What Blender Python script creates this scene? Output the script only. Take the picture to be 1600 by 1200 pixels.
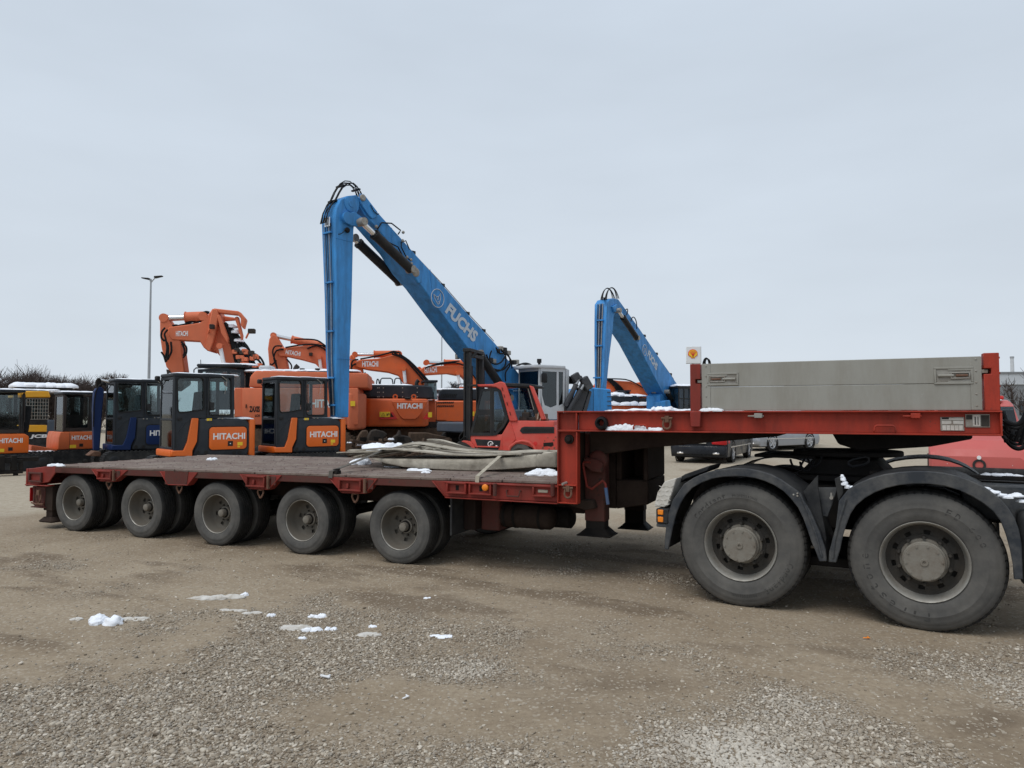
import bpy, bmesh, math, random
import numpy as np
from mathutils import Vector, Matrix, noise
rad = math.radians
random.seed(11)
for o in list(bpy.data.objects):
    bpy.data.objects.remove(o)
S = bpy.context.scene
COL = S.collection

# ------------------------------------------------------------------ camera
FPX, PITCH, EYE = 1115.5, 0.0407, 1.6227          # focal length in photo pixels, pitch up, eye height
cd = bpy.data.cameras.new('camera')
cd.sensor_width = 36.0
cd.lens = 36.0 * FPX / 1600.0
cd.clip_start, cd.clip_end = 0.05, 3000.0
cam = bpy.data.objects.new('camera', cd)
COL.objects.link(cam)
cam.location = (0, 0, EYE)
cam.rotation_euler = (math.pi / 2 + PITCH, 0, 0)
S.camera = cam

# ------------------------------------------------------------------ sky and light
SUN_EL, SUN_AZ = rad(60), rad(230)                # azimuth clockwise from +Y: behind the camera
wd = bpy.data.worlds.new('World')
S.world = wd
wd.use_nodes = True
nt = wd.node_tree
nt.nodes.clear()
N = nt.nodes.new
L = nt.links.new
out = N('ShaderNodeOutputWorld')
bg1 = N('ShaderNodeBackground'); bg2 = N('ShaderNodeBackground')
add = N('ShaderNodeAddShader')
sky = N('ShaderNodeTexSky'); sky.sky_type = 'NISHITA'; sky.sun_disc = False
sky.sun_elevation = SUN_EL; sky.sun_rotation = SUN_AZ
sky.air_density = 1.0; sky.dust_density = 4.0
L(sky.outputs[0], bg1.inputs[0]); bg1.inputs[1].default_value = 0.006
tc = N('ShaderNodeTexCoord')
sep = N('ShaderNodeSeparateXYZ'); L(tc.outputs['Generated'], sep.inputs[0])
ramp = N('ShaderNodeValToRGB'); L(sep.outputs[2], ramp.inputs[0])
ramp.color_ramp.elements[0].position = 0.0; ramp.color_ramp.elements[0].color = (0.60, 0.66, 0.725, 1)
ramp.color_ramp.elements[1].position = 0.55; ramp.color_ramp.elements[1].color = (0.53, 0.60, 0.685, 1)
nz = N('ShaderNodeTexNoise'); nz.inputs['Scale'].default_value = 2.2; nz.inputs['Detail'].default_value = 4
mp = N('ShaderNodeMapping'); mp.inputs['Scale'].default_value = (1, 1, 3.5)
L(tc.outputs['Generated'], mp.inputs[0]); L(mp.outputs[0], nz.inputs[0])
mr = N('ShaderNodeMapRange'); mr.inputs[1].default_value = 0.3; mr.inputs[2].default_value = 0.7
mr.inputs[3].default_value = 0.95; mr.inputs[4].default_value = 1.05
L(nz.outputs[0], mr.inputs[0])
vm = N('ShaderNodeVectorMath'); vm.operation = 'SCALE'
L(ramp.outputs[0], vm.inputs[0]); L(mr.outputs[0], vm.inputs['Scale'])
L(vm.outputs[0], bg2.inputs[0]); bg2.inputs[1].default_value = 1.0
L(bg1.outputs[0], add.inputs[0]); L(bg2.outputs[0], add.inputs[1]); L(add.outputs[0], out.inputs[0])
sl = bpy.data.lights.new('sun', 'SUN')
sl.energy = 1.5; sl.angle = rad(35); sl.color = (1.0, 0.97, 0.93)
sun = bpy.data.objects.new('sun', sl); COL.objects.link(sun)
dvec = Vector((math.sin(SUN_AZ) * math.cos(SUN_EL), math.cos(SUN_AZ) * math.cos(SUN_EL), math.sin(SUN_EL)))
sun.rotation_euler = dvec.to_track_quat('Z', 'Y').to_euler()
vs = S.view_settings
S.display_settings.display_device = 'sRGB'
vs.view_transform = 'Standard'; vs.look = 'None'; vs.exposure = 0.12; vs.gamma = 1.0
try: vs.use_curve_mapping = False
except Exception: pass
S.render.engine = 'CYCLES'
S.cycles.max_bounces = 6; S.cycles.transparent_max_bounces = 12
S.cycles.use_denoising = True

# ------------------------------------------------------------------ frames
CP, SP = math.cos(PITCH), math.sin(PITCH)
def ray(px, py):
    a, b = (px - 800) / FPX, -(py - 600) / FPX
    return Vector((a, CP - SP * b, SP + CP * b))
CAM = Vector((0, 0, EYE))
class Fr:
    """a local frame standing on the ground: x along the thing, y into it, z up; yaw a"""
    def __init__(s, x, y, a, z=0.0):
        s.M = Matrix.Translation((x, y, z)) @ Matrix.Rotation(a, 4, 'Z')
        s.I = s.M.inverted(); s.O = Vector((x, y, z)); s.a = a
    @staticmethod
    def at(px, Z, a_deg):                       # stands at depth Z in the direction of column px
        return Fr((px - 800) / FPX * Z, Z, rad(a_deg))
    def t(s, px, py, y=0.0):                    # survey: where the sight line meets the plane y -> (x, z)
        o = s.I @ CAM; d = (s.I.to_3x3() @ ray(px, py)); k = (y - o.y) / d.y
        q = o + k * d
        return (q.x, q.z)
    def ts(s, pts, y=0.0): return [s.t(p[0], p[1], y) for p in pts]
    def t3(s, px, py, y=0.0):
        x, z = s.t(px, py, y); return Vector((x, y, z))
    def tz(s, px, py, z=0.0):                   # survey on the horizontal plane z -> (x, y)
        o = s.I @ CAM; d = (s.I.to_3x3() @ ray(px, py)); k = (z - o.z) / d.z
        q = o + k * d
        return (q.x, q.y)
WORLD = Fr(0, 0, 0)
def ground_at(px, py, z=0.0):
    return WORLD.tz(px, py, z)

# ------------------------------------------------------------------ mesh builder
class MB:
    def __init__(s): s.v = []; s.f = []
    def add(s, vs, fs):
        o = len(s.v); s.v += [tuple(v) for v in vs]; s.f += [[i + o for i in f] for f in fs]; return s
    def box(s, x0, x1, y0, y1, z0, z1):
        return s.add([(x0,y0,z0),(x1,y0,z0),(x1,y1,z0),(x0,y1,z0),(x0,y0,z1),(x1,y0,z1),(x1,y1,z1),(x0,y1,z1)],
                     [[0,3,2,1],[4,5,6,7],[0,1,5,4],[1,2,6,5],[2,3,7,6],[3,0,4,7]])
    def loft(s, A, B):
        n = len(A)
        return s.add(list(A) + list(B), [list(range(n))[::-1], list(range(n, 2*n))] + [[i, (i+1) % n, n + (i+1) % n, n + i] for i in range(n)])
    def prism(s, pts, y0, y1):                  # outline in x,z extruded along y (y1 may be a list)
        ys = y1 if isinstance(y1, (list, tuple)) else [y1] * len(pts)
        return s.loft([(x, y0, z) for x, z in pts], [(p[0], y, p[1]) for p, y in zip(pts, ys)])
    def prismx(s, pts, x0, x1):
        return s.loft([(x0, y, z) for y, z in pts], [(x1, y, z) for y, z in pts])
    def prismz(s, pts, z0, z1):
        return s.loft([(x, y, z0) for x, y in pts], [(x, y, z1) for x, y in pts])
    def bar(s, p0, p1, w, h, up=(0, 0, 1)):
        p0, p1 = Vector(p0), Vector(p1); d = (p1 - p0).normalized(); u = Vector(up)
        a = d.cross(u)
        if a.length < 1e-4: a = d.cross(Vector((0, 1, 0)))
        a.normalize(); b = a.cross(d)
        q = [(-1,-1),(1,-1),(1,1),(-1,1)]
        return s.loft([p0 + a*(i*w/2) + b*(j*h/2) for i, j in q], [p1 + a*(i*w/2) + b*(j*h/2) for i, j in q])
    def tube(s, path, r, n=7, close=False):
        P = [Vector(p) for p in path]; m = len(P)
        rs = r if isinstance(r, (list, tuple)) else [r] * m
        vs = []; a = None
        for i in range(m):
            if close: d = P[(i+1) % m] - P[i-1]
            else: d = P[min(i+1, m-1)] - P[max(i-1, 0)]
            d.normalize()
            if a is None:
                a = d.cross(Vector((0.13, 0.31, 0.94)))
                if a.length < .1: a = d.cross(Vector((1, 0, 0)))
            a = a - d * a.dot(d); a.normalize(); b = d.cross(a)
            for k in range(n):
                t = 2 * math.pi * k / n
                vs.append(P[i] + (a * math.cos(t) + b * math.sin(t)) * rs[i])
        fs = []
        for i in range(m if close else m - 1):
            j = (i + 1) % m
            for k in range(n):
                l = (k + 1) % n
                fs.append([i*n+k, i*n+l, j*n+l, j*n+k])
        if not close: fs += [list(range(n))[::-1], [(m-1)*n + k for k in range(n)]]
        return s.add(vs, fs)
    def cyl(s, p0, p1, r, n=16, r1=None):
        return s.tube([p0, p1], [r, r if r1 is None else r1], n)
    def lathe(s, prof, c=(0, 0, 0), n=48, axis='y', skip=None, mod=None, closed=False):
        vs = []; m = len(prof)
        for i, (y, r) in enumerate(prof):
            for j in range(n):
                t = 2 * math.pi * j / n; yy, rr = y, r
                if mod: yy, rr = mod(i, j, y, r)
                p = (rr * math.cos(t), yy, rr * math.sin(t))
                if axis == 'x': p = (p[1], p[0], p[2])
                elif axis == 'z': p = (p[0], p[2], p[1])
                vs.append((p[0] + c[0], p[1] + c[1], p[2] + c[2]))
        fs = []
        for i in range(m - 1 + (1 if closed else 0)):
            k = (i + 1) % m
            for j in range(n):
                if skip and skip(i, j): continue
                l = (j + 1) % n
                fs.append([i*n+j, i*n+l, k*n+l, k*n+j])
        if not closed:
            if prof[0][1] < .001 or True:
                pass
        return s.add(vs, fs)
    def disc(s, c, r, y, n=24):
        return s.add([(c[0] + r*math.cos(2*math.pi*k/n), y, c[1] + r*math.sin(2*math.pi*k/n)) for k in range(n)], [list(range(n))])
    def blob(s, c, rx, ry, rz, seed=0, n=14, m=8, amp=.35, fr=1.6, flat=True):
        vs = []; fs = []
        for i in range(m + 1):
            ph = (math.pi * .5 if flat else math.pi) * i / m - (0 if flat else math.pi/2)
            for j in range(n):
                th = 2 * math.pi * j / n
                d = Vector((math.cos(ph)*math.cos(th), math.cos(ph)*math.sin(th), math.sin(ph)))
                k = 1 + amp * .7 * noise.fractal(d * fr * .8 + Vector((seed * 3.7, seed * 1.3, 0)), 1.4, 2.0, 3)
                vs.append((c[0] + rx*d.x*k, c[1] + ry*d.y*k, c[2] + rz*d.z*k - (.004 if i == 0 else 0)))
        for i in range(m):
            for j in range(n):
                l = (j + 1) % n; fs.append([i*n+j, i*n+l, (i+1)*n+l, (i+1)*n+j])
        fs.append(list(range(n))[::-1])
        return s.add(vs, fs)

WM = {}
def mesh_of(name, mb, mat, T=None, bev=0.0, seg=1, ang=38):
    me = bpy.data.meshes.new(name)
    vs = mb.v if T is None else [tuple(T @ Vector(v)) for v in mb.v]
    bm = bmesh.new()
    bv = [bm.verts.new(v) for v in vs]
    for f in mb.f:
        if len(set(f)) > 2:
            try: bm.faces.new([bv[i] for i in f])
            except ValueError: pass
    bm.normal_update()
    bmesh.ops.recalc_face_normals(bm, faces=bm.faces)
    if bev:
        es = [e for e in bm.edges if len(e.link_faces) == 2 and e.calc_face_angle(0) > rad(30)]
        bmesh.ops.bevel(bm, geom=es, offset=bev, segments=seg, affect='EDGES', clamp_overlap=True, profile=.5)
    for e in bm.edges:
        e.smooth = len(e.link_faces) == 2 and e.calc_face_angle(0) < rad(ang)
    for f in bm.faces: f.smooth = True
    bm.to_mesh(me); bm.free()
    for m in (mat if isinstance(mat, (list, tuple)) else [mat]): me.materials.append(m)
    return me
def ob(name, mb, mat, parent, fr=None, bev=0.0, seg=1, label=None, kind=None, ang=38):
    """one mesh object, a child of parent; fr = frame its coordinates are given in (default: the parent's)"""
    T = None
    if fr is not None: T = WM[parent].inverted() @ fr.M
    o = bpy.data.objects.new(name, mesh_of(name, mb, mat, T, bev, seg, ang))
    COL.objects.link(o); o.parent = parent; WM[o] = WM[parent]
    if label: o['label'] = label
    if kind: o['kind'] = kind
    return o
def thing(name, label, cat, fr, group=None):
    o = bpy.data.objects.new(name, None); COL.objects.link(o)
    o.matrix_world = fr.M; o.empty_display_size = .3; WM[o] = fr.M.copy()
    o['label'] = label; o['category'] = cat
    if group: o['group'] = group
    return o
def solo(name, mb, mat, fr, label=None, cat=None, group=None, kind=None, bev=0.0, seg=1, ang=38):
    o = bpy.data.objects.new(name, mesh_of(name, mb, mat, None, bev, seg, ang)); COL.objects.link(o)
    o.matrix_world = fr.M; WM[o] = fr.M.copy()
    if label: o['label'] = label
    if cat: o['category'] = cat
    if group: o['group'] = group
    if kind: o['kind'] = kind
    return o
def dup(o, parent, loc=None, rotz=None):
    c = o.copy(); COL.objects.link(c); c.parent = parent
    if parent is not None: WM[c] = WM[parent]
    if loc is not None: c.location = loc
    for ch in list(o.children): dup(ch, c)
    return c
def text(name, s, mat, parent, fr, o, u, v, w, h, ext=.004, bold=.03, shear=0.0, space=1.0):
    """raised lettering: lower left corner o, writing direction u, up v, w x h metres"""
    cu = bpy.data.curves.new('lettering', 'FONT'); cu.body = s; cu.size = 1.0; cu.offset = bold
    cu.resolution_u = 3; cu.shear = shear; cu.space_character = space
    tmp = bpy.data.objects.new('lettering', cu); COL.objects.link(tmp)
    dg = bpy.context.evaluated_depsgraph_get()
    me = bpy.data.meshes.new_from_object(tmp.evaluated_get(dg))
    bpy.data.objects.remove(tmp)
    P = np.array([v_.co[:] for v_ in me.vertices])
    lo, hi = P.min(0), P.max(0)
    u, v = Vector(u).normalized(), Vector(v).normalized(); nrm = u.cross(v)
    mb = MB(); A = []
    for p in P:
        a, b = (p[0] - lo[0]) / (hi[0] - lo[0]) * w, (p[1] - lo[1]) / (hi[1] - lo[1]) * h
        A.append(Vector(o) + u * a + v * b)
    fs = [list(f.vertices) for f in me.polygons]
    mb.add([p + nrm * ext for p in A], fs)
    T = WM[parent].inverted() @ fr.M
    m2 = bpy.data.meshes.new(name)
    m2.from_pydata([tuple(T @ Vector(q)) for q in mb.v], [], mb.f); m2.materials.append(mat)
    bpy.data.meshes.remove(me)
    ob_ = bpy.data.objects.new(name, m2); COL.objects.link(ob_); ob_.parent = parent; WM[ob_] = WM[parent]
    return ob_
def band(poly, th):                              # open polyline in x,z -> closed strip of thickness th on its right
    P = [Vector(p) for p in poly]; Q = []
    for i, p in enumerate(P):
        d = (P[min(i+1, len(P)-1)] - P[max(i-1, 0)]).normalized()
        Q.append(p + Vector((d.y, -d.x)) * th)
    return [tuple(p) for p in P] + [tuple(q) for q in Q[::-1]]
def bez(p0, p1, p2, p3, n=10):
    p0, p1, p2, p3 = map(Vector, (p0, p1, p2, p3))
    return [p0*(1-t)**3 + p1*3*t*(1-t)**2 + p2*3*t*t*(1-t) + p3*t**3 for t in [i/n for i in range(n+1)]]
def frame_poly(x0, x1, z0, z1, t):               # the four bars of a rectangular frame as boxes in x,z
    return [(x0, x1, z0, z0+t), (x0, x1, z1-t, z1), (x0, x0+t, z0+t, z1-t), (x1-t, x1, z0+t, z1-t)]
# ------------------------------------------------------------------ materials
def mat(name, col, rough=.5, metal=0.0, var=.12, sc=3.0, dirt=None, damt=.35, dsc=2.0, bump=0.0, bsc=80.0, streak=False, spec=None, chips=None, camt=.1):
    m = bpy.data.materials.new(name); m.use_nodes = True
    nt = m.node_tree; N = nt.nodes.new; L = nt.links.new
    b = nt.nodes['Principled BSDF']
    b.inputs['Roughness'].default_value = rough; b.inputs['Metallic'].default_value = metal
    if spec is None: spec = .38 if max(col) > .15 else .16
    b.inputs['Specular IOR Level'].default_value = spec
    tc = N('ShaderNodeTexCoord')
    def nz(scale, detail, rgh=.6, stretch=None):
        n = N('ShaderNodeTexNoise'); n.inputs['Scale'].default_value = scale
        n.inputs['Detail'].default_value = detail; n.inputs['Roughness'].default_value = rgh
        src = tc.outputs['Object']
        if stretch:
            mp = N('ShaderNodeMapping'); mp.inputs['Scale'].default_value = stretch; L(src, mp.inputs[0]); src = mp.outputs[0]
        L(src, n.inputs['Vector']); return n
    def rng(sock, a, b_, c, d):
        r = N('ShaderNodeMapRange'); r.inputs[1].default_value = a; r.inputs[2].default_value = b_
        r.inputs[3].default_value = c; r.inputs[4].default_value = d; L(sock, r.inputs[0]); return r.outputs[0]
    n1 = nz(sc, 6)
    v = N('ShaderNodeVectorMath'); v.operation = 'SCALE'; v.inputs[0].default_value = col
    L(rng(n1.outputs[0], .25, .75, 1 - var, 1 + var), v.inputs['Scale'])
    cur = v.outputs[0]
    def mix(fac, c):
        nonlocal cur
        x = N('ShaderNodeMix'); x.data_type = 'RGBA'; L(fac, x.inputs[0]); L(cur, x.inputs[6])
        x.inputs[7].default_value = (*c, 1); cur = x.outputs[2]
    if dirt:
        n2 = nz(dsc, 10, .68, (1.6, 1.6, .35) if streak else None)
        f = rng(n2.outputs[0], .42, .68, 0, 1)
        k = N('ShaderNodeMath'); k.operation = 'MULTIPLY'; L(f, k.inputs[0]); k.inputs[1].default_value = damt; mix(k.outputs[0], dirt)
        L(rng(n2.outputs[0], .4, .7, rough, min(1, rough + .3)), b.inputs['Roughness'])
    if chips:
        n3 = nz(22, 8, .7)
        f = rng(n3.outputs[0], .62 - camt, .66 - camt, 0, .85); mix(f, chips)
    L(cur, b.inputs['Base Color'])
    if bump:
        n4 = nz(bsc, 5)
        bp = N('ShaderNodeBump'); bp.inputs['Strength'].default_value = bump; bp.inputs['Distance'].default_value = .01
        L(n4.outputs[0], bp.inputs['Height']); L(bp.outputs[0], b.inputs['Normal'])
    return m
MUD = (.16, .125, .095); RUST = (.10, .045, .025); DUST = (.30, .26, .21)
M = {}
M['red'] = mat('trailer_red_paint', (.235, .029, .020), .5, dirt=(.085, .035, .025), damt=.65, dsc=2.6, streak=True, bump=.12, chips=(.085, .04, .028), camt=-.02, spec=.3)
M['redbeam'] = mat('trailer_red_beam_paint', (.37, .041, .022), .5, dirt=(.13, .032, .024), damt=.8, dsc=2.2, streak=True, bump=.15, chips=(.10, .045, .035), camt=-.03, spec=.25)
M['reddirty'] = mat('trailer_red_grimy', (.105, .028, .022), .7, dirt=(.075, .05, .04), damt=.75, dsc=3, bump=.3, chips=(.05, .035, .028), camt=.03, spec=.3)
M['under'] = mat('trailer_underframe', (.026, .017, .014), .8, dirt=(.075, .055, .042), damt=.6, bump=.2)
M['deck'] = mat('trailer_deck_steel', (.155, .112, .094), .75, dirt=(.27, .235, .20), damt=.85, dsc=2.2, bump=.5, bsc=40, chips=(.09, .06, .05), camt=.06)
M['tyre'] = mat('tyre_rubber_dusty', (.022, .022, .022), .85, dirt=(.075, .070, .063), damt=.6, dsc=4, bump=.15, bsc=60)
M['tyrewall'] = mat('tyre_rubber_grey', (.082, .080, .076), .85, var=.1, sc=4, dirt=(.155, .147, .133), damt=.75, dsc=3, bump=.1, bsc=90)
M['rim'] = mat('rim_shaded_grey', (.115, .105, .088), .6, dirt=(.12, .10, .08), damt=.7, dsc=9, bump=.1)  # grey darkened so the colour carries the shading of the wheel dish
M['rimsteel'] = mat('rim_steel', (.33, .32, .29), .45, metal=.35, dirt=(.16, .13, .10), damt=.6, dsc=10)
M['rimdark'] = mat('rim_dark', (.045, .042, .038), .7, dirt=(.09, .075, .06), damt=.5, dsc=8)
M['hub'] = mat('hub_dusty', (.21, .195, .165), .7, dirt=(.13, .10, .075), damt=.6, dsc=12, bump=.15)
M['black'] = mat('black_plastic', (.022, .023, .025), .5, dirt=(.09, .09, .085), damt=.5, dsc=5, bump=.08)
M['blackmetal'] = mat('black_grimy_metal', (.011, .010, .0095), .7, dirt=(.045, .038, .032), damt=.5, bump=.2)
M['fender'] = mat('fender_plastic', (.036, .041, .048), .5, dirt=(.135, .132, .125), damt=.7, dsc=5, bump=.1, bsc=120)
M['amber'] = mat('amber_lens', (.85, .25, .02), .25, var=.03)
M['boardgrey'] = mat('drop_side_grey', (.315, .31, .278), .55, var=.05, sc=2, dirt=(.235, .22, .185), damt=.7, dsc=2.6, streak=True, bump=.06, chips=(.42, .41, .38), camt=-.07, spec=.3)
M['greymetal'] = mat('grey_metal', (.34, .33, .30), .5, metal=.3, dirt=(.2, .13, .08), damt=.6, dsc=12)
M['rustmetal'] = mat('rusty_metal', (.16, .085, .055), .75, dirt=(.08, .04, .025), damt=.7, dsc=14, bump=.3)
M['snow'] = mat('snow', (.84, .87, .92), .8, var=.04, sc=14, bump=.5, bsc=60)
M['dirtysnow'] = mat('dirty_snow', (.62, .60, .56), .85, var=.15, sc=20, dirt=(.36, .32, .26), damt=.7, dsc=14, bump=.6, bsc=90)
M['tarp'] = mat('weathered_grey_sheet', (.46, .42, .345), .85, var=.15, sc=6, dirt=(.20, .175, .14), damt=.8, dsc=5, bump=.5, bsc=35)
M['tarpedge'] = mat('sheet_edges_gap_shade', (.15, .13, .105), .9, var=.25, sc=9, dirt=(.09, .08, .065), damt=.8, dsc=8, bump=.5)  # dark sheets; the tone also paints the shade in gaps between layers
M['strap'] = mat('beige_strap', (.42, .38, .30), .8, dirt=MUD, damt=.5, dsc=12)
M['strapdark'] = mat('dark_strap', (.10, .095, .085), .8, dirt=MUD, damt=.5, dsc=12)
M['blue_grip'] = mat('blue_grip', (.06, .14, .30), .6, dirt=MUD, damt=.4)
M['fuchs'] = mat('machine_blue_paint', (.045, .270, .640), .42, var=.10, dirt=(.05, .14, .28), damt=.75, dsc=2.4, streak=True, chips=(.05, .09, .14), camt=-.085, bump=.05, spec=.35)
M['hyd'] = mat('cylinder_dark', (.018, .019, .021), .4, dirt=(.06, .055, .05), damt=.5)
M['chrome'] = mat('chrome_rod', (.75, .75, .75), .18, metal=.9, var=.03)
M['hose'] = mat('black_hose', (.010, .010, .011), .5)
M['hit'] = mat('excavator_orange', (.66, .120, .026), .4, var=.07, dirt=(.50, .12, .05), damt=.5, dsc=2.5, chips=(.2, .06, .03), camt=-.09, spec=.4)
M['hitfade'] = mat('excavator_orange_faded', (.66, .165, .075), .55, var=.07, dirt=(.58, .17, .09), damt=.6, dsc=2.2, chips=(.22, .08, .05), camt=-.07, spec=.3)
M['mini'] = mat('mini_orange', (.74, .140, .014), .32, var=.05, dirt=(.62, .15, .04), damt=.35, spec=.4)
M['minired'] = mat('mini_orange_red', (.60, .130, .035), .4, var=.06, dirt=(.42, .11, .05), damt=.5)
M['charcoal'] = mat('charcoal_paint', (.026, .031, .038), .42, var=.08, dirt=(.075, .08, .085), damt=.4)
M['darkbrown'] = mat('dark_brown_paint', (.040, .033, .031), .45, var=.08, dirt=(.09, .07, .06), damt=.4)
M['navy'] = mat('navy_paint', (.010, .025, .092), .38, var=.08, dirt=(.018, .032, .085), damt=.4)
M['jcb'] = mat('yellow_paint', (.78, .38, .02), .4, var=.06, dirt=(.6, .33, .06), damt=.4)
M['grapple'] = mat('grey_machine_arm', (.055, .058, .065), .45, dirt=(.13, .13, .13), damt=.5)
M['cabwhite'] = mat('cab_light_grey', (.56, .59, .62), .45, var=.05, dirt=(.42, .43, .43), damt=.4)
M['slate'] = mat('slate_paint', (.08, .10, .13), .5, dirt=(.12, .12, .12), damt=.4)
M['linde'] = mat('forklift_red', (.56, .064, .047), .42, var=.07, dirt=(.52, .13, .10), damt=.6, dsc=2.5, chips=(.12, .04, .03), camt=-.08, spec=.35)
M['mast'] = mat('mast_dark', (.022, .024, .027), .5, dirt=(.07, .06, .05), damt=.5)
M['yellow'] = mat('warning_yellow', (.80, .55, .03), .5, var=.04)
M['white'] = mat('white_lettering', (.78, .78, .78), .5, var=.03)
M['silver_letter'] = mat('silver_lettering', (.50, .56, .62), .4, var=.05)
M['blackprint'] = mat('black_print', (.02, .02, .02), .5)
M['redprint'] = mat('red_print', (.60, .03, .025), .4)
M['plate'] = mat('plate_white', (.60, .58, .53), .5, dirt=(.35, .31, .26), damt=.5, dsc=20)
M['track'] = mat('track_rusty', (.075, .052, .038), .85, dirt=(.14, .095, .065), damt=.8, dsc=6, bump=.4)
M['scrap'] = mat('scrap_dark', (.030, .028, .027), .75, dirt=(.10, .075, .055), damt=.6, dsc=5, bump=.3)
M['seat'] = mat('seat_fabric', (.02, .021, .023), .85)
M['interior'] = mat('cab_interior', (.05, .052, .055), .8)
M['carblack'] = mat('car_dark_grey', (.026, .030, .038), .22, metal=.3, var=.04, dirt=(.08, .08, .08), damt=.3)
M['carsilver'] = mat('car_silver', (.36, .38, .41), .28, metal=.5, var=.03, dirt=(.3, .29, .27), damt=.3)
M['caralloy'] = mat('alloy_wheel', (.62, .63, .65), .3, metal=.6, var=.03)
M['van'] = mat('van_faded_red', (.52, .110, .098), .4, var=.05, dirt=(.44, .12, .105), damt=.6, dsc=1.5, spec=.35)
M['taillight'] = mat('tail_light', (.45, .012, .015), .15)
M['lens'] = mat('clear_lens', (.65, .67, .70), .15)
M['pole'] = mat('galvanised_pole', (.36, .38, .40), .45, metal=.4)
M['bark'] = mat('bare_bark', (.085, .066, .056), .9, var=.3, sc=2)
M['twig'] = mat('bare_twigs', (.075, .058, .052), .9, var=.3, sc=2)
M['bldg'] = mat('building_cladding_hazed', (.50, .53, .56), .6, var=.06, sc=.4)  # lightened towards the sky colour to paint in slight haze
M['bldgdark'] = mat('building_base', (.20, .21, .22), .7, var=.1)
M['signyellow'] = mat('sign_yellow', (.85, .50, .03), .4, var=.02)
M['signred'] = mat('sign_red', (.70, .05, .03), .4, var=.02)
M['signwhite'] = mat('sign_white', (.74, .75, .76), .4, var=.02)
M['tyreletter'] = mat('tyre_lettering_rubber', (.058, .057, .054), .8, var=.1)
def glass_mat(name, tint, refl=.0):
    m = bpy.data.materials.new(name); m.use_nodes = True
    nt = m.node_tree; nt.nodes.clear(); N = nt.nodes.new; L = nt.links.new
    o = N('ShaderNodeOutputMaterial'); t = N('ShaderNodeBsdfTransparent'); t.inputs[0].default_value = (*tint, 1)
    g = N('ShaderNodeBsdfGlossy'); g.inputs['Roughness'].default_value = .04; g.inputs[0].default_value = (.9, .93, .95, 1)
    f = N('ShaderNodeFresnel'); f.inputs[0].default_value = 1.5
    a = N('ShaderNodeMath'); a.operation = 'ADD'; a.use_clamp = True; a.inputs[1].default_value = refl; L(f.outputs[0], a.inputs[0])
    x = N('ShaderNodeMixShader'); L(a.outputs[0], x.inputs[0]); L(t.outputs[0], x.inputs[1]); L(g.outputs[0], x.inputs[2])
    L(x.outputs[0], o.inputs[0]); return m
M['glass'] = glass_mat('cab_glass', (.78, .84, .84), .0)
M['glassdark'] = glass_mat('tinted_glass', (.30, .35, .36), .02)
# ------------------------------------------------------------------ ground
def sm(a, b, x):
    t = max(0.0, min(1.0, (x - a) / (b - a))); return t * t * (3 - 2 * t)
PATCH = [(ground_at(740, 1045), .30, .75), (ground_at(1120, 1150), .55, .7), (ground_at(1250, 1110), .45, .5), (ground_at(560, 1010), .75, .4), (ground_at(960, 1170), .6, .5),
         (ground_at(250, 1090), .9, .35), (ground_at(420, 1150), .6, .45), (ground_at(1570, 1060), .5, .4), (ground_at(1250, 1000), .7, -.4), (ground_at(1000, 1060), .55, -.45),
         (ground_at(480, 1120), .3, -.5), (ground_at(1560, 1140), .28, -.7), (ground_at(640, 1085), .3, -.5), (ground_at(150, 1010), .7, -.2)]
PALES = [(ground_at(745, 1045), .26), (ground_at(1130, 1165), .45), (ground_at(1250, 1105), .35), (ground_at(1570, 1075), .35), (ground_at(960, 1160), .25), (ground_at(1160, 1195), .4)]
def gravel_mask(x, y):
    n = noise.fractal(Vector((x * .9, y * .9, 3.1)), 1.0, 2.0, 5) * .95
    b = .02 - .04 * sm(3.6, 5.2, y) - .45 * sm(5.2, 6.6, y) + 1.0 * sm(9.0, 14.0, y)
    for (p, r, a) in PATCH:
        d2 = ((x - p[0])**2 + (y - p[1])**2) / (r * r)
        if d2 < 6: b += a * math.exp(-d2)
    return max(0.0, min(1.0, .38 + b + n))
ca, sa = math.cos(-.47), math.sin(-.47)
def churn(x, y):                                 # torn soil along the wheel tracks
    u, v = x * ca + y * sa, -x * sa + y * ca
    n = noise.fractal(Vector((u * .7, v * 2.3, 7.7)), .9, 2.1, 6)
    w = sm(3.4, 5.4, y) * (1 - sm(8.5, 11, y))
    return max(0.0, min(1.0, (n - .10) * 2.6)) * w
def ground_z(x, y):
    r = math.hypot(x, y - 6)
    k = 1 - .8 * sm(14, 40, r)
    z = k * (.016 * noise.noise(Vector((x * .45, y * .45, 0))) + .006 * noise.noise(Vector((x * 2.1, y * 2.1, 4))))
    if r < 14:
        z += .005 * noise.noise(Vector((x * 7, y * 7, 9))) + .0035 * noise.noise(Vector((x * 17, y * 17, 2)))
        c = churn(x, y)
        if c > 0: z += c * (.010 + .014 * noise.noise(Vector((x * 12, y * 12, 5))))
    return z - .004
def axis_pts(lo, a, b, hi, step, g=1.13):
    p = list(np.arange(a, b, step)); s_ = step; q = b
    while q < hi: p.append(q); s_ *= g; q += s_
    s_ = step; q = a - step
    while q > lo: p.insert(0, q); s_ *= g; q -= s_
    return p
STAINS = [(ground_at(1565, 1140), .34, 1.3), (ground_at(1010, 1060), .40, .55), (ground_at(900, 1010), .5, .4), (ground_at(930, 1085), .3, .45)]
def stain(x, y):
    t = 0
    for q, r, a in STAINS:
        d2 = ((x-q[0])**2 + (y-q[1])**2)/(r*r)
        if d2 < 8: t += a*math.exp(-d2)*(.6 + .8*noise.fractal(Vector((x*4, y*4, 1)), 1, 2, 4))
    return max(0, t)
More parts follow.
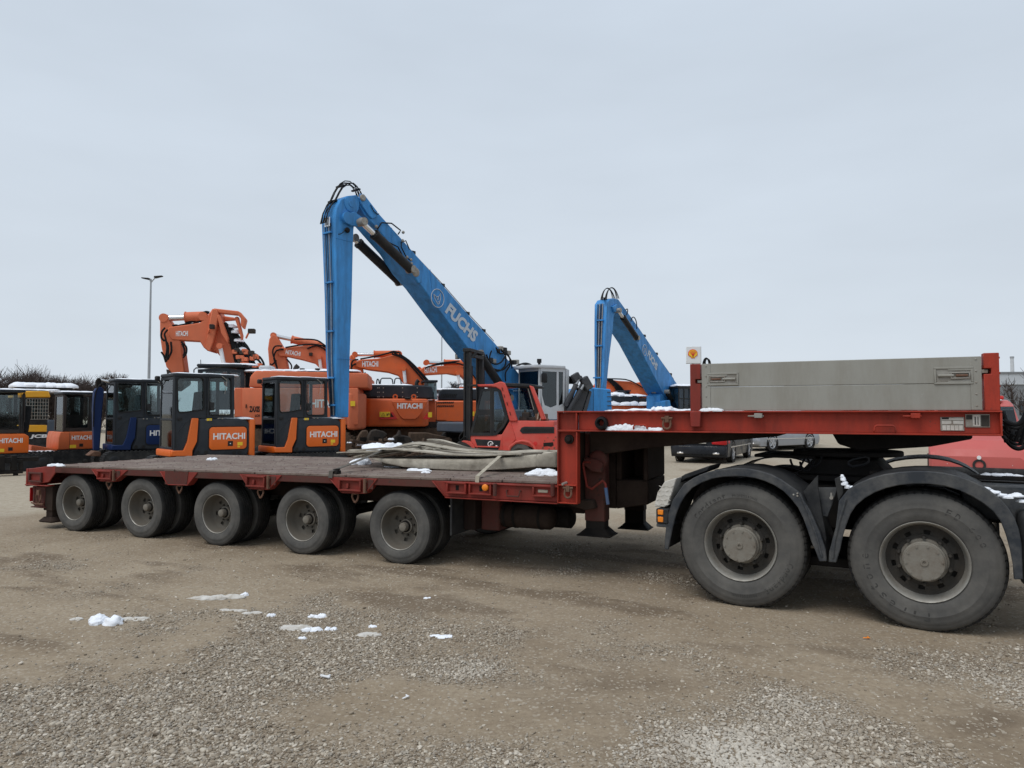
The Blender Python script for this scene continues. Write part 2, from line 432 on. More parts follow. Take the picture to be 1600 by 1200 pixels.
def make_ground():
    X = axis_pts(-900, -5.6, 6.2, 900, .042); Y = axis_pts(-300, 2.9, 8.6, 1600, .036, 1.10)
    nx, ny = len(X), len(Y)
    vs = []; ga = np.zeros(nx * ny, np.float32); ch = np.zeros(nx * ny, np.float32)
    i = 0
    for y in Y:
        for x in X:
            vs.append((x, y, ground_z(x, y))); ga[i] = gravel_mask(x, y); ch[i] = min(1.0, churn(x, y) + stain(x, y)) if 2 < y < 12 and abs(x) < 12 else 0; i += 1
    me = bpy.data.meshes.new('ground')
    q = np.arange(nx * ny).reshape(ny, nx)
    F = np.stack([q[:-1, :-1], q[:-1, 1:], q[1:, 1:], q[1:, :-1]], -1).reshape(-1, 4)
    me.vertices.add(len(vs)); me.vertices.foreach_set('co', np.array(vs, np.float32).ravel())
    me.loops.add(F.size); me.loops.foreach_set('vertex_index', F.ravel().astype(np.int32))
    me.polygons.add(len(F)); me.polygons.foreach_set('loop_start', np.arange(0, F.size, 4, dtype=np.int32))
    me.update(calc_edges=True); me.validate()
    me.polygons.foreach_set('use_smooth', np.ones(len(F), bool))
    a = me.attributes.new('gravel', 'FLOAT', 'POINT'); a.data.foreach_set('value', ga)
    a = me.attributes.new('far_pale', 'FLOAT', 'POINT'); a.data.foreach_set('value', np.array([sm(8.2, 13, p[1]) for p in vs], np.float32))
    a = me.attributes.new('churn', 'FLOAT', 'POINT'); a.data.foreach_set('value', ch)
    o = bpy.data.objects.new('ground', me); COL.objects.link(o); o['kind'] = 'structure'
    o['label'] = 'brown dirt yard strewn with pale gravel'
    m = bpy.data.materials.new('dirt_and_gravel'); m.use_nodes = True; nt = m.node_tree; N = nt.nodes.new; L = nt.links.new
    b = nt.nodes['Principled BSDF']; b.inputs['Roughness'].default_value = .95; b.inputs['Specular IOR Level'].default_value = .2
    tc = N('ShaderNodeTexCoord')
    def at(n):
        k = N('ShaderNodeAttribute'); k.attribute_name = n; return k.outputs['Fac']
    def nz(sc, d=8, r=.65):
        k = N('ShaderNodeTexNoise'); k.inputs['Scale'].default_value = sc; k.inputs['Detail'].default_value = d; k.inputs['Roughness'].default_value = r
        L(tc.outputs['Object'], k.inputs['Vector']); return k.outputs[0]
    def rng(s_, a_, b_, c_, d_):
        k = N('ShaderNodeMapRange'); k.inputs[1].default_value = a_; k.inputs[2].default_value = b_; k.inputs[3].default_value = c_; k.inputs[4].default_value = d_
        L(s_, k.inputs[0]); return k.outputs[0]
    def mix(f, c1, c2):
        k = N('ShaderNodeMix'); k.data_type = 'RGBA'
        if isinstance(f, float): k.inputs[0].default_value = f
        else: L(f, k.inputs[0])
        for c, s_ in ((c1, 6), (c2, 7)):
            if isinstance(c, tuple): k.inputs[s_].default_value = (*c, 1)
            else: L(c, k.inputs[s_])
        return k.outputs[2]
    def mul(a_, b_):
        k = N('ShaderNodeMath'); k.operation = 'MULTIPLY'; L(a_, k.inputs[0])
        if isinstance(b_, float): k.inputs[1].default_value = b_
        else: L(b_, k.inputs[1])
        return k.outputs[0]
    dirt = mix(rng(nz(1.1, 6), .3, .7, 0, 1), (.250, .194, .132), (.360, .294, .212))
    dirt = mix(rng(nz(26, 8, .7), .45, .75, 0, .7), dirt, (.165, .122, .084))
    dirt = mix(mul(at('churn'), .6), dirt, (.105, .074, .049))
    v1 = N('ShaderNodeTexVoronoi'); v1.inputs['Scale'].default_value = 62; L(tc.outputs['Object'], v1.inputs['Vector'])
    v2 = N('ShaderNodeTexVoronoi'); v2.inputs['Scale'].default_value = 19; v2.inputs['Randomness'].default_value = 1; L(tc.outputs['Object'], v2.inputs['Vector'])
    s1 = N('ShaderNodeSeparateColor'); L(v1.outputs['Color'], s1.inputs[0])
    s2 = N('ShaderNodeSeparateColor'); L(v2.outputs['Color'], s2.inputs[0])
    g1 = mix(s1.outputs[0], (.23, .19, .142), (.50, .44, .355))
    g2 = mix(rng(s2.outputs[1], .5, 1, 0, .8), g1, (.56, .51, .43))
    stone = mix(rng(v1.outputs['Distance'], .25, .6, 0, 1), g2, (.16, .122, .085))  # brown gaps darken at stone edges, painting the shading of the joints
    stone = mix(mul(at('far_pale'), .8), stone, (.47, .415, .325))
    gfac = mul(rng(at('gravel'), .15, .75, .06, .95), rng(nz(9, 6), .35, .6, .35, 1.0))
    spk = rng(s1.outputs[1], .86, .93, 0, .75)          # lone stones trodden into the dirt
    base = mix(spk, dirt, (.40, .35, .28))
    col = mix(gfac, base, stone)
    L(col, b.inputs['Base Color'])
    bp = N('ShaderNodeBump'); bp.inputs['Strength'].default_value = .55; bp.inputs['Distance'].default_value = .012
    h = N('ShaderNodeMath'); h.operation = 'SUBTRACT'; L(mul(nz(45, 8, .75), .9), h.inputs[0]); L(mul(mul(v1.outputs['Distance'], gfac), 1.1), h.inputs[1])
    L(h.outputs[0], bp.inputs['Height']); L(bp.outputs[0], b.inputs['Normal'])
    me.materials.append(m)
    return o
GROUND = make_ground()

def make_gravel():
    rng = np.random.default_rng(5); P = []; SC = []; RT = []; PALE = []
    tries = 330000
    u = rng.random((tries, 4))
    # even cover per square metre over the visible wedge, thinning away with distance
    for k in range(tries):
        y = 2.75 + 7.0 * u[k, 0] ** 1.25; x = (u[k, 1] - .5) * 1.62 * y
        g = gravel_mask(x, y)
        if u[k, 2] > sm(.22, 1.05, g) * .80 + .022: continue
        s = .0038 + .0068 * u[k, 3] ** 2.8
        if rng.random() < .03: s *= 1.6
        if g > .85: s *= 1.12
        PALE.append(sum(math.exp(-((x-q[0])**2 + (y-q[1])**2) / (r*r*.6)) for q, r in PALES))
        P.append((x, y, ground_z(x, y) + s * .24)); SC.append((s * (1 + .5 * rng.random()), s * (.75 + .4 * rng.random()), s * (.5 + .3 * rng.random())))
        RT.append((.35 * rng.standard_normal(), .35 * rng.standard_normal(), 6.28 * rng.random()))
    me = bpy.data.meshes.new('gravel'); me.vertices.add(len(P)); me.vertices.foreach_set('co', np.array(P, np.float32).ravel())
    a = me.attributes.new('pale', 'FLOAT', 'POINT'); a.data.foreach_set('value', np.array(PALE, np.float32))
    for n, d in (('pebble_scale', SC), ('pebble_turn', RT)):
        a = me.attributes.new(n, 'FLOAT_VECTOR', 'POINT'); a.data.foreach_set('vector', np.array(d, np.float32).ravel())
    o = bpy.data.objects.new('gravel', me); COL.objects.link(o); o['kind'] = 'stuff'; o['label'] = 'loose pale pebbles scattered on the dirt'
    m = bpy.data.materials.new('pebbles'); m.use_nodes = True; nt = m.node_tree
    b = nt.nodes['Principled BSDF']; b.inputs['Roughness'].default_value = .85; b.inputs['Specular IOR Level'].default_value = .25
    oi = nt.nodes.new('ShaderNodeObjectInfo'); cr = nt.nodes.new('ShaderNodeValToRGB')
    e = cr.color_ramp.elements
    e[0].position = 0; e[0].color = (.17, .135, .10, 1); e[1].position = 1; e[1].color = (.60, .54, .46, 1)
    for p, c in ((.2, (.27, .222, .165)), (.45, (.335, .287, .225)), (.6, (.28, .25, .21)), (.8, (.42, .365, .29)), (.93, (.50, .45, .37))):
        q = e.new(p); q.color = (*c, 1)
    nt.links.new(oi.outputs['Random'], cr.inputs[0]); pa = nt.nodes.new('ShaderNodeAttribute'); pa.attribute_type = 'INSTANCER'; pa.attribute_name = 'pale'
    mx = nt.nodes.new('ShaderNodeMix'); mx.data_type = 'RGBA'; mk = nt.nodes.new('ShaderNodeMath'); mk.operation = 'MULTIPLY'; mk.use_clamp = True; mk.inputs[1].default_value = .38
    nt.links.new(pa.outputs['Fac'], mk.inputs[0]); nt.links.new(mk.outputs[0], mx.inputs[0]); nt.links.new(cr.outputs[0], mx.inputs[6]); mx.inputs[7].default_value = (.58, .54, .47, 1)
    nt.links.new(mx.outputs[2], b.inputs['Base Color'])
    ng = bpy.data.node_groups.new('gravel', 'GeometryNodeTree')
    ng.interface.new_socket('Geometry', in_out='INPUT', socket_type='NodeSocketGeometry')
    ng.interface.new_socket('Geometry', in_out='OUTPUT', socket_type='NodeSocketGeometry')
    n = ng.nodes.new; l = ng.links.new
    gi, go = n('NodeGroupInput'), n('NodeGroupOutput')
    ic = n('GeometryNodeMeshIcoSphere'); ic.inputs['Radius'].default_value = 1; ic.inputs['Subdivisions'].default_value = 2
    sp = n('GeometryNodeSetPosition'); tx = n('ShaderNodeTexNoise'); tx.inputs['Scale'].default_value = 1.1
    vs_ = n('ShaderNodeVectorMath'); vs_.operation = 'SUBTRACT'; vs_.inputs[1].default_value = (.5, .5, .5)
    vk = n('ShaderNodeVectorMath'); vk.operation = 'SCALE'; vk.inputs['Scale'].default_value = 1.1
    l(tx.outputs['Color'], vs_.inputs[0]); l(vs_.outputs[0], vk.inputs[0]); l(ic.outputs[0], sp.inputs[0]); l(vk.outputs[0], sp.inputs['Offset'])
    sh = n('GeometryNodeSetShadeSmooth'); l(sp.outputs[0], sh.inputs[0])
    mt = n('GeometryNodeSetMaterial'); mt.inputs['Material'].default_value = m; l(sh.outputs[0], mt.inputs[0])
    ip = n('GeometryNodeInstanceOnPoints'); l(gi.outputs[0], ip.inputs['Points']); l(mt.outputs[0], ip.inputs['Instance'])
    for nm, s_ in (('pebble_scale', 'Scale'), ('pebble_turn', 'Rotation')):
        a = n('GeometryNodeInputNamedAttribute'); a.data_type = 'FLOAT_VECTOR'; a.inputs['Name'].default_value = nm; l(a.outputs[0], ip.inputs[s_])
    l(ip.outputs[0], go.inputs[0])
    md = o.modifiers.new('gravel', 'NODES'); md.node_group = ng
    me.materials.append(m)
make_gravel()
# ------------------------------------------------------------------ low-bed trailer
T = Fr(-1.2231, 7.7361, -.4188)
AX = 1.3194
TR = thing('lowbed_trailer', 'long red five-axle low-bed trailer with a raised gooseneck and worn steel deck', 'trailer', T)
def zd(s): return .947 + .0085 * s               # the deck rises gently towards the gooseneck
YS, YF = -.05, 2.68                              # near and far side of the deck

def trailer_wheel(parent, loc, flip=False):
    """a wheel whose outer face lies at y = 0, looking to -y"""
    R_ = .3965
    m = MB(); n = 60
    prof = [(.030,.232),(.018,.241),(.012,.236),(.020,.228),(.045,.222),(.125,.208),(.150,.196),(.160,.182),(.165,.166),(.170,.128),(.172,.105),(.170,.07)]
    m.lathe(prof, n=n, skip=lambda i, j: i == 8 and j % 10 in (3, 4, 5))
    m.lathe([(.195,.20),(.195,.02)], n=24)
    w = ob('wheel', m, [M['rim'], M['rimsteel']], parent, fr=None, ang=50)
    for f in w.data.polygons:
        if sum(w.data.vertices[i].co.y for i in f.vertices) / len(f.vertices) < .030: f.material_index = 1
    w.location = loc
    t = MB()
    tp = [(.032,.228),(.012,.243),(.004,.262),(.0035,.268),(.001,.275),(-.002,.30),(-.003,.318),(0,.322),(.003,.345),(.010,.366),(.016,.371),(.018,.377),(.028,.389),(.043,.394)]
    for g in (.072,.108,.144,.180): tp += [(g-.007,.3965),(g-.005,.386),(g+.005,.386),(g+.007,.3965)]
    tp += [(.208,.394),(.226,.387),(.240,.366),(.250,.33),(.25,.30),(.244,.26),(.22,.235)]
    t.lathe(tp, n=96)
    ty = ob('tyre', t, [M['tyrewall'], M['tyre']], w, ang=50)
    for f in ty.data.polygons:
        if sum(ty.data.vertices[i].co.y for i in f.vertices) / len(f.vertices) > .017: f.material_index = 1
    h = MB(); h.lathe([(.174,.078),(.150,.076),(.146,.068),(.143,.050),(.095,.047),(.080,.043),(.074,.032),(.073,.0005)], n=28)
    ob('hub', h, M['hub'], w)
    for k in range(8):
        a = 2 * math.pi * k / 8 + .2; b = MB()
        b.cyl((.096*math.cos(a), .172, .096*math.sin(a)), (.096*math.cos(a), .150, .096*math.sin(a)), .010, 6)
        ob('wheel_nut', b, M['rimdark'], w)
    return w
w0 = trailer_wheel(TR, (0, 0, .385))
for k in range(5):
    w = w0 if k == 0 else dup(w0, TR, (-k * AX, 0, .385))
    w.rotation_euler = (0, .7 * k, 0)
inner_tyre = None
for k in range(5):                               # second tyre of each pair, and the pair on the far side
    for y in (.30, 2.115, 2.415):
        if inner_tyre is None:
            src = [c for c in w0.children if c.name.startswith('tyre')][0]
            inner_tyre = bpy.data.objects.new('wheel', src.data); COL.objects.link(inner_tyre); inner_tyre.parent = TR; WM[inner_tyre] = WM[TR]; q = inner_tyre
        else:
            q = inner_tyre.copy(); COL.objects.link(q); q.parent = TR
        q.location = (-k * AX, y, .385)
for k in range(5):
    a = MB(); a.cyl((-k*AX, .13, .385), (-k*AX, 2.55, .385), .065, 12)
    a.box(-k*AX-.09, -k*AX+.09, .56, .68, .40, .70); a.box(-k*AX-.09, -k*AX+.09, 1.95, 2.07, .40, .70)
    ob('axle', a, M['blackmetal'], TR, bev=.01)

# deck: plates across, side rail, frame
edges = [-5.6, -4.62, -3.30, -1.98, -.66, .66, 1.25, 1.845]
for i, (a, b) in enumerate(zip(edges, edges[1:])):
    p = MB(); a += .008; b -= .004
    p.loft([(a, YS, zd(a)-.03), (b, YS, zd(b)-.03), (b, YF, zd(b)-.03), (a, YF, zd(a)-.03)], [(a, YS, zd(a)), (b, YS, zd(b)), (b, YF, zd(b)), (a, YF, zd(a))])
    # low welded tread bars on each plate
    k = MB()
    y = .05
    ob('deck_plate', p, M['deck'], TR, bev=.006)
    while y < 2.6:
        k.loft([(a+.02, y, zd(a)+.0), (b-.02, y, zd(b)+.0), (b-.02, y+.03, zd(b)+.0), (a+.02, y+.03, zd(a)+.0)],
               [(a+.02, y+.006, zd(a)+.008), (b-.02, y+.006, zd(b)+.008), (b-.02, y+.024, zd(b)+.008), (a+.02, y+.024, zd(a)+.008)]); y += .21
    ob('tread_bars', k, M['deck'], TR, kind='stuff')
def rail(a, b, y0, y1, t=.075, o=.031):
    m = MB(); m.loft([(a, y0, zd(a)-o-t), (b, y0, zd(b)-o-t), (b, y1, zd(b)-o-t), (a, y1, zd(a)-o-t)], [(a, y0, zd(a)-o), (b, y0, zd(b)-o), (b, y1, zd(b)-o), (a, y1, zd(a)-o)]); return m
ob('side_rail', rail(-5.6, .80, YS, YS+.03), M['reddirty'], TR, bev=.006)
ob('side_rail', rail(-5.6, 1.845, YF-.03, YF), M['red'], TR, bev=.006)
u = MB(); u.loft([(-5.6, .75, .55), (1.845, .75, .55), (1.845, .85, .55), (-5.6, .85, .55)], [(-5.6, .75, zd(-5.6)-.035), (1.845, .75, zd(1.8)-.035), (1.845, .85, zd(1.8)-.035), (-5.6, .85, zd(-5.6)-.035)])
u.loft([(-5.6, 1.8, .55), (1.845, 1.8, .55), (1.845, 1.9, .55), (-5.6, 1.9, .55)], [(-5.6, 1.8, zd(-5.6)-.035), (1.845, 1.8, zd(1.8)-.035), (1.845, 1.9, zd(1.8)-.035), (-5.6, 1.9, zd(-5.6)-.035)])
for k in range(6):
    s_ = -5.3 + k * AX + .0
    s_ = -5.28 - .66 + k * AX
    if s_ < -5.6: continue
    u.box(s_-.05, s_+.05, .0, 2.6, .76, zd(s_)-.04)
ob('underframe', u, M['under'], TR)

def pocket(x0, x1, z0, z1, y=YS, mat_=None):
    m = MB()
    for (a, b, c, d) in frame_poly(x0, x1, z0, z1, .022): m.box(a, b, y-.035, y+.0, c, d)
    return m
def lash_ring(x, z, y, h=.10, w=.035, mt='rustmetal', lug=True):
    m = MB(); P = []
    for k in range(20):
        t = 2*math.pi*k/20; P.append((x + w*math.cos(t), y + .012*math.sin(t*2), z - h/2 + (h/2)*math.sin(t)))
    m.tube(P, .011, 7, close=True)
    if lug: m.box(x-.028, x+.028, y-.015, y+.015, z-.02, z+.05)
    return ob('lashing_ring', m, M[mt], TR, bev=.0)
brk = [((144,729),(200,731),(180,752),(157,751)), ((251,732),(309,735),(294,758),(263,757)), ((376,737),(440,740),(421,764.5),(390,763)), ((514,742),(590,744.5),(572,770.5),(535,769.5))]
for i, q in enumerate(brk):
    P = T.ts(q, YS)
    m = MB(); zt = max(P[0][1], P[1][1])
    pts = [(P[0][0], zd(P[0][0])-.034), (P[1][0], zd(P[1][0])-.034), P[2], P[3]]
    m.prism(pts, YS-.004, YS+.012)
    # flanges folded inwards along the two slopes and the bottom
    for a, b in ((pts[1], pts[2]), (pts[2], pts[3]), (pts[3], pts[0])):
        m.bar((a[0], YS+.035, a[1]), (b[0], YS+.035, b[1]), .10, .012, up=(0, 0, 1) if abs(a[1]-b[1]) < .03 else (1, 0, 0))
    br = ob('bracket', m, M['red'], TR, bev=.004)
    xa = P[3][0]*1.0 + P[2][0]*.0 - .03; xb = P[2][0]*.85 + P[3][0]*.15; za = P[3][1] + .022; zb = zd(xa) - .045
    k = MB()
    if i != 1:
        for (a, b, c, d) in frame_poly(xa, xb, za, zb, .02): k.box(a, b, YS-.040, YS-.004, c, d)
        k.box((xa+xb)/2-.05, (xa+xb)/2-.02, YS-.03, YS-.004, za+.03, zb-.05)
        ob('stake_pocket', k, M['red'], br, bev=.004)
        k = MB(); k.box(xb+.075, P[2][0]+.10, YS-.012, YS-.0045, za+.03, zb-.0); ob('side_gusset', k, M['reddirty'], br, bev=.003)
        k = MB(); k.cyl((xb+.05, YS-.03, za-.01), (xb+.05, YS-.03, zb+.01), .017, 10); k.box(xb+.03, xb+.07, YS-.03, YS, za-.01, za+.01); k.box(xb+.03, xb+.07, YS-.03, YS, zb-.03, zb-.01)
        ob('hinge_pin', k, M['rustmetal'], br)
    else:
        k.prism([(xa-.02, za-.02), (xb+.03, za-.02), (xb+.06, zb+.02), (xa-.02, zb+.02)], YS-.010, YS-.004)
        ob('cover_plate', k, M['reddirty'], br)
    lash_ring((P[2][0]+P[3][0])/2, P[2][1]-.005, YS+.02, .105, .038)
# front side beam between the last wheel and the gooseneck
P = T.ts([(676,747.5),(697,776),(905,786.5)], YS)
m = MB(); pts = [(P[0][0], zd(P[0][0])-.034), (1.85, zd(1.85)-.034), (1.85, P[2][1]), P[1]]
m.prism(pts, YS-.002, YS+.012)
m.box(P[1][0], 1.85, YS-.03, YS+.08, P[1][1]-.012, P[1][1])
m.bar((pts[3][0], YS+.03, pts[3][1]), (pts[0][0], YS+.03, pts[0][1]), .10, .012, up=(1, 0, 0))
m.box(.60, 1.85, YS-.03, YS, zd(.7)-.05, zd(.7)-.035)
SB = ob('side_beam', m, M['red'], TR, bev=.004)
def px_box(x0, y0, x1, y1, y=YS):
    a, b = T.t(x0, y0, y), T.t(x1, y1, y); return a[0], b[0], b[1], a[1]
for (bx, slot) in (((700,752,731,772), True), ((735,753,770,774), True), ((834,757,866,777), False)):
    x0, x1, z0, z1 = px_box(*bx); k = MB()
    for (a, b, c, d) in frame_poly(x0, x1, z0, z1, .020): k.box(a, b, YS-.045, YS-.002, c, d)
    k.box(x0, x1, YS-.012, YS-.003, z0, z1)
    ob('stake_pocket', k, M['red'], SB, bev=.005)
    k = MB(); c_ = (x0+x1)/2
    if slot: k.box(c_-.018, c_+.018, YS-.0135, YS-.010, z0+.035, z1-.035); ob('pocket_slot', k, M['blackmetal'], SB)
    else:
        k.box(x0+.05, x1-.06, YS-.020, YS-.010, z0+.04, z1-.045); ob('reflector', k, M['strap'], SB, bev=.004)
x, z = T.t(759, 761.5, YS-.03); k = MB(); k.lathe([(-.02,.0005),(-.02,.022),(-.012,.033),(.012,.034)], c=(x, YS-.04, z), n=20); ob('side_marker', k, M['amber'], SB)
for px in (774, 864):
    x, z = T.t(px, 765, YS-.04); k = MB(); k.cyl((x, YS-.05, z-.06), (x, YS-.05, z+.06), .02, 10); ob('hinge_pin', k, M['reddirty'], SB)
k = MB(); x0, x1, z0, z1 = px_box(793, 766, 814, 777); k.tube([(x0, YS-.004, z1), (x0, YS-.03, z1), (x0+.01, YS-.035, z0+.01), (x1-.01, YS-.035, z0+.01), (x1, YS-.03, z1), (x1, YS-.004, z1)], .008, 6)
ob('pull_handle', k, M['reddirty'], SB)

# tail
P = T.ts([(91,727),(78,731),(47,734),(49,792),(70,795),(72,778),(84,777),(86,752),(96,741)], YS)
m = MB(); m.prism([(-5.6, zd(-5.6)-.001), (-6.19, .825), (-6.19, .60), (-5.98, .62), (-5.72, .66), (-5.58, .80)], YS, YS+.02)
m.prism([(-5.60, zd(-5.6)), (-6.19, .83), (-6.19, .805), (-5.60, zd(-5.6)-.03)], YS+.021, YF)
m.box(-6.21, -6.17, YS-.01, YF+.01, .585, .832)
m.box(-6.2, -5.70, YS-.03, YS+.08, .60, .615)
TAIL = ob('tail', m, M['red'], TR, bev=.005)
k = MB()
for (a, b, c, d) in frame_poly(-6.13, -5.85, .65, .79, .025): k.box(a, b, YS-.03, YS-.001, c, d)
ob('stake_pocket', k, M['reddirty'], TAIL, bev=.004)
k = MB(); k.prism([(-6.17, .58), (-5.88, .58), (-5.9, .30), (-6.12, .30)], YS+.06, YS+.10); k.box(-6.14, -6.1, YS+.05, 2.6, .32, .58); k.box(-6.14, -5.86, YS+.02, YS+.3, .285, .30)
ob('tail_bracket', k, M['reddirty'], TR, bev=.006)
k = MB(); k.box(-5.93, -5.74, .02, .20, .25, .60); k.box(-5.90, -5.77, .04, .18, .12, .26); k.prismz([(-5.97, -.01), (-5.70, -.01), (-5.70, .22), (-5.97, .22)], .085, .10)
k.loft([(-5.92, .02, .16), (-5.75, .02, .16), (-5.75, .20, .16), (-5.92, .20, .16)], [(-5.98, -.02, .10), (-5.7, -.02, .10), (-5.7, .23, .10), (-5.98, .23, .10)])
ob('support_foot', k, M['under'], TR, bev=.006)
lash_ring(-5.93, .49, YS+.0, .16, .04)
k = MB(); k.tube([(-6.05, YS-.02, .36), (-5.9, YS-.05, .35), (-5.8, YS-.02, .35)], .012, 6); ob('lock_lever', k, M['rustmetal'], TR)
k = MB(); k.box(-6.215, -6.20, .0, .12, .36, .56); ob('rear_light', k, M['taillight'], TR, bev=.006)
k = MB(); k.box(-6.26, -6.21, .2, 2.5, .62, .70); ob('ramp_hinge_tube', k, M['reddirty'], TR, bev=.01)

# gooseneck: upright
GX0, GX1 = 1.85, 2.055
m = MB()
m.box(GX0+.012, GX1-.012, YS+.020, YS+.032, .76, 1.625)                       # web
m.box(GX0, GX0+.012, YS-.03, YS+.12, .755, 1.63); m.box(GX1-.012, GX1, YS-.03, YS+.06, .755, 1.445)
for z in (1.44, .925, .755): m.box(GX0+.012, GX1-.012, YS-.03, YS+.020, z, z+.012)
ob('gooseneck_post', m, M['redbeam'], TR, bev=.003)
m = MB(); m.box(GX0+.002, GX1-.07, YS+.122, YF, .76, 1.43); ob('gooseneck_cavity_box', m, M['under'], TR, bev=.003)  # inner box coloured dark to paint the shaded cavity behind the post
m = MB()
m.box(GX1, 5.452, YS+.020, YS+.034, 1.462, 1.628)
m.box(GX0, 5.462, YS-.035, YS+.20, 1.628, 1.642)
m.box(GX0+.012, 5.462, YS-.035, YS+.20, 1.4475, 1.4615)
m.box(5.448, 5.462, YS-.03, YS+.019, 1.4617, 1.6278)
m.box(GX0+.19, GX0+.202, YS-.03, YS+.0199, 1.4617, 1.6278)
GB = ob('gooseneck_beam', m, M['redbeam'], TR, bev=.003)
m = MB(); m.box(GX0, 5.46, YS+.202, YF, 1.60, 1.640); ob('gooseneck_deck', m, M['deck'], TR, bev=.005)
m = MB(); m.box(GX0, 5.46, YF, YF+.04, 1.447, 1.642); ob('gooseneck_beam', m, M['redbeam'], TR, bev=.003)
# neck underside: wedge plate deep at the post, thin towards the front, then the kingpin plate
yn = .30
P = T.ts([(1012,700),(1215,681)], yn)
m = MB(); m.prism([(GX1, 1.19), (P[0][0], P[0][1]), (P[1][0], P[1][1]-.005), (P[1][0]+.1, 1.445), (GX1, 1.445)], yn, 2.4)
ob('neck_underside', m, M['under'], TR, bev=.01)
P = T.ts([(1300,683),(1310,694),(1345,705),(1455,698),(1520,686)], .45)
m = MB(); m.prism([(P[0][0], 1.445), (P[1][0], P[1][1]), (P[2][0], P[2][1]), (P[3][0], P[3][1]), (P[4][0], P[4][1]), (P[4][0], 1.445)], .45, 2.25)
ob('kingpin_plate', m, M['blackmetal'], TR, bev=.012)
m = MB()
P = T.ts([(868,750),(930,772),(945,792),(905,787)], .2)
# box behind the landing gear, with its dark opening
yb = .62
P = T.ts([(962,684),(1012,680),(1014,770),(962,795)], yb)
x0, x1, z0, z1 = P[0][0], P[1][0], P[3][1], P[1][1]
m = MB(); xl = GX1 + .0
m.box(xl, x0, yb+.02, 2.2, z0+.0, 1.42)
m.prism([(x0, z0), (x1, z0+.06), (x1, z0+.30), (x0, z0+.30)], yb, yb+.8)
m.box(x0, x0+.06, yb, yb+.8, z0+.30, z1); m.box(x1-.05, x1, yb, yb+.8, z0+.30, z1); m.box(x0+.06, x1-.05, yb+.5, yb+.8, z0+.3, z1)
m.box(x0, x1, yb, yb+.8, z1, z1+.05)
ob('neck_box', m, M['under'], TR, bev=.012)
# landing legs
yl = .34
P = T.ts([(913,700),(945,700),(913,815),(945,815),(935,838)], yl)
def landing_leg(y, grimy=False):
    x0, x1 = P[0][0], P[1][0]; zf = P[4][1]; P[2] = (x0, P[2][1])
    if grimy:
        x0, x1 = T.t(975, 800, y)[0], T.t(1006, 800, y)[0]; zf = T.t(992, 827, y)[1]; P[2] = (x0, zf + .22)
    m = MB(); m.box(x0, x1, y, y+.16, P[2][1]+.005, 1.43)
    lg = ob('landing_leg', m, M['reddirty' if not grimy else 'under'], TR, bev=.012)
    k = MB(); k.box(x0+.008, x1-.008, y+.008, y+.152, zf+.04, P[2][1]+.02)
    k.loft([(x0+.01, y+.01, zf+.075), (x1-.01, y+.01, zf+.075), (x1-.01, y+.15, zf+.09), (x0+.01, y+.15, zf+.09)], [(x0-.055, y-.05, zf+.015), (x1+.055, y-.05, zf+.015), (x1+.055, y+.21, zf+.015), (x0-.055, y+.21, zf+.015)])
    k.box(x0-.07, x1+.07, y-.06, y+.22, zf, zf+.0155)
    ob('foot', k, M['blackmetal'], lg, bev=.006)
    return lg
LEG = landing_leg(yl)
landing_leg(2.15, True)
gx, gz = T.t(930, 722, yl-.03)
k = MB(); k.lathe([(-.05,.0005),(-.05,.07),(-.03,.10),(.03,.10)], c=(gx+.03, yl-.02, gz+.02), n=18)
k.prism([(gx-.10, gz+.05), (gx+.05, gz+.03), (gx+.1, gz+.0), (gx+.09, gz-.10), (gx-.02, gz-.09), (gx-.10, gz-.03)], yl-.10, yl-.02)
ob('gearbox', k, M['reddirty'], TR, bev=.01)
cr = [T.t3(x, y, yl-.10) for x, y in ((923,722),(912,722),(911,727),(917,760),(925,764),(942,751),(946,756),(950,788))]
cr = [cr[0]] + [p for a, b in zip(cr[1:], cr[2:]) for p in (a, a.lerp(b, .5))] + [cr[-1]]
k = MB(); k.tube(cr, .012, 8); CH = ob('crank_handle', k, M['red'], TR)
k = MB(); k.tube([T.t3(946.5, 762, yl-.10), T.t3(950, 788, yl-.10)], .018, 10); ob('grip', k, M['blue_grip'], CH)
# lower knuckle under the post
m = MB(); m.prism([(1.75, .76), (2.10, .76), (2.13, .68), (2.02, .655), (1.85, .70)], .25, 2.4); ob('neck_knuckle', m, M['under'], TR, bev=.01)
# air tanks and flaps
a, b = T.t3(775, 806, .45), T.t3(862, 803, .45)
m = MB(); L_ = b.x - a.x; r_ = .125
m.lathe([(0,.001),(.0,.06),(.02,.105),(.05,r_),(L_-.05,r_),(L_-.02,.105),(L_,.06),(L_,.001)], c=(a.x, .55, a.z), n=28, axis='x')
TK = ob('air_tank', m, M['under'], TR)
for f_ in (.12, .3, .75):
    m = MB(); m.lathe([(0,r_+.006),(.03,r_+.006)], c=(a.x + f_*L_, .55, a.z), n=28, axis='x'); ob('tank_band', m, M['blackmetal'], TK)
m = MB(); m.lathe([(0,.001),(.0,.09),(.03,.115),(.30,.115),(.33,.08),(.33,.001)], c=(a.x+L_-.2, .78, a.z-.02), n=24, axis='x'); ob('air_tank', m, M['blackmetal'], TR)
a, b = T.t(708, 782, .12), T.t(740, 838, .12)
m = MB(); m.box(a[0], a[0]+.025, .05, .6, b[1], .76); ob('mud_flap', m, M['black'], TR, bev=.004)
m = MB(); m.box(a[0]+.18, a[0]+.40, .42, .9, b[1]+.02, .78); ob('valve_box', m, M['reddirty'], TR, bev=.012)
m = MB(); m.box(a[0]+.03, a[0]+.17, .30, .5, b[1]+.03, .78); ob('tool_tray', m, M['under'], TR, bev=.01)
m = MB()
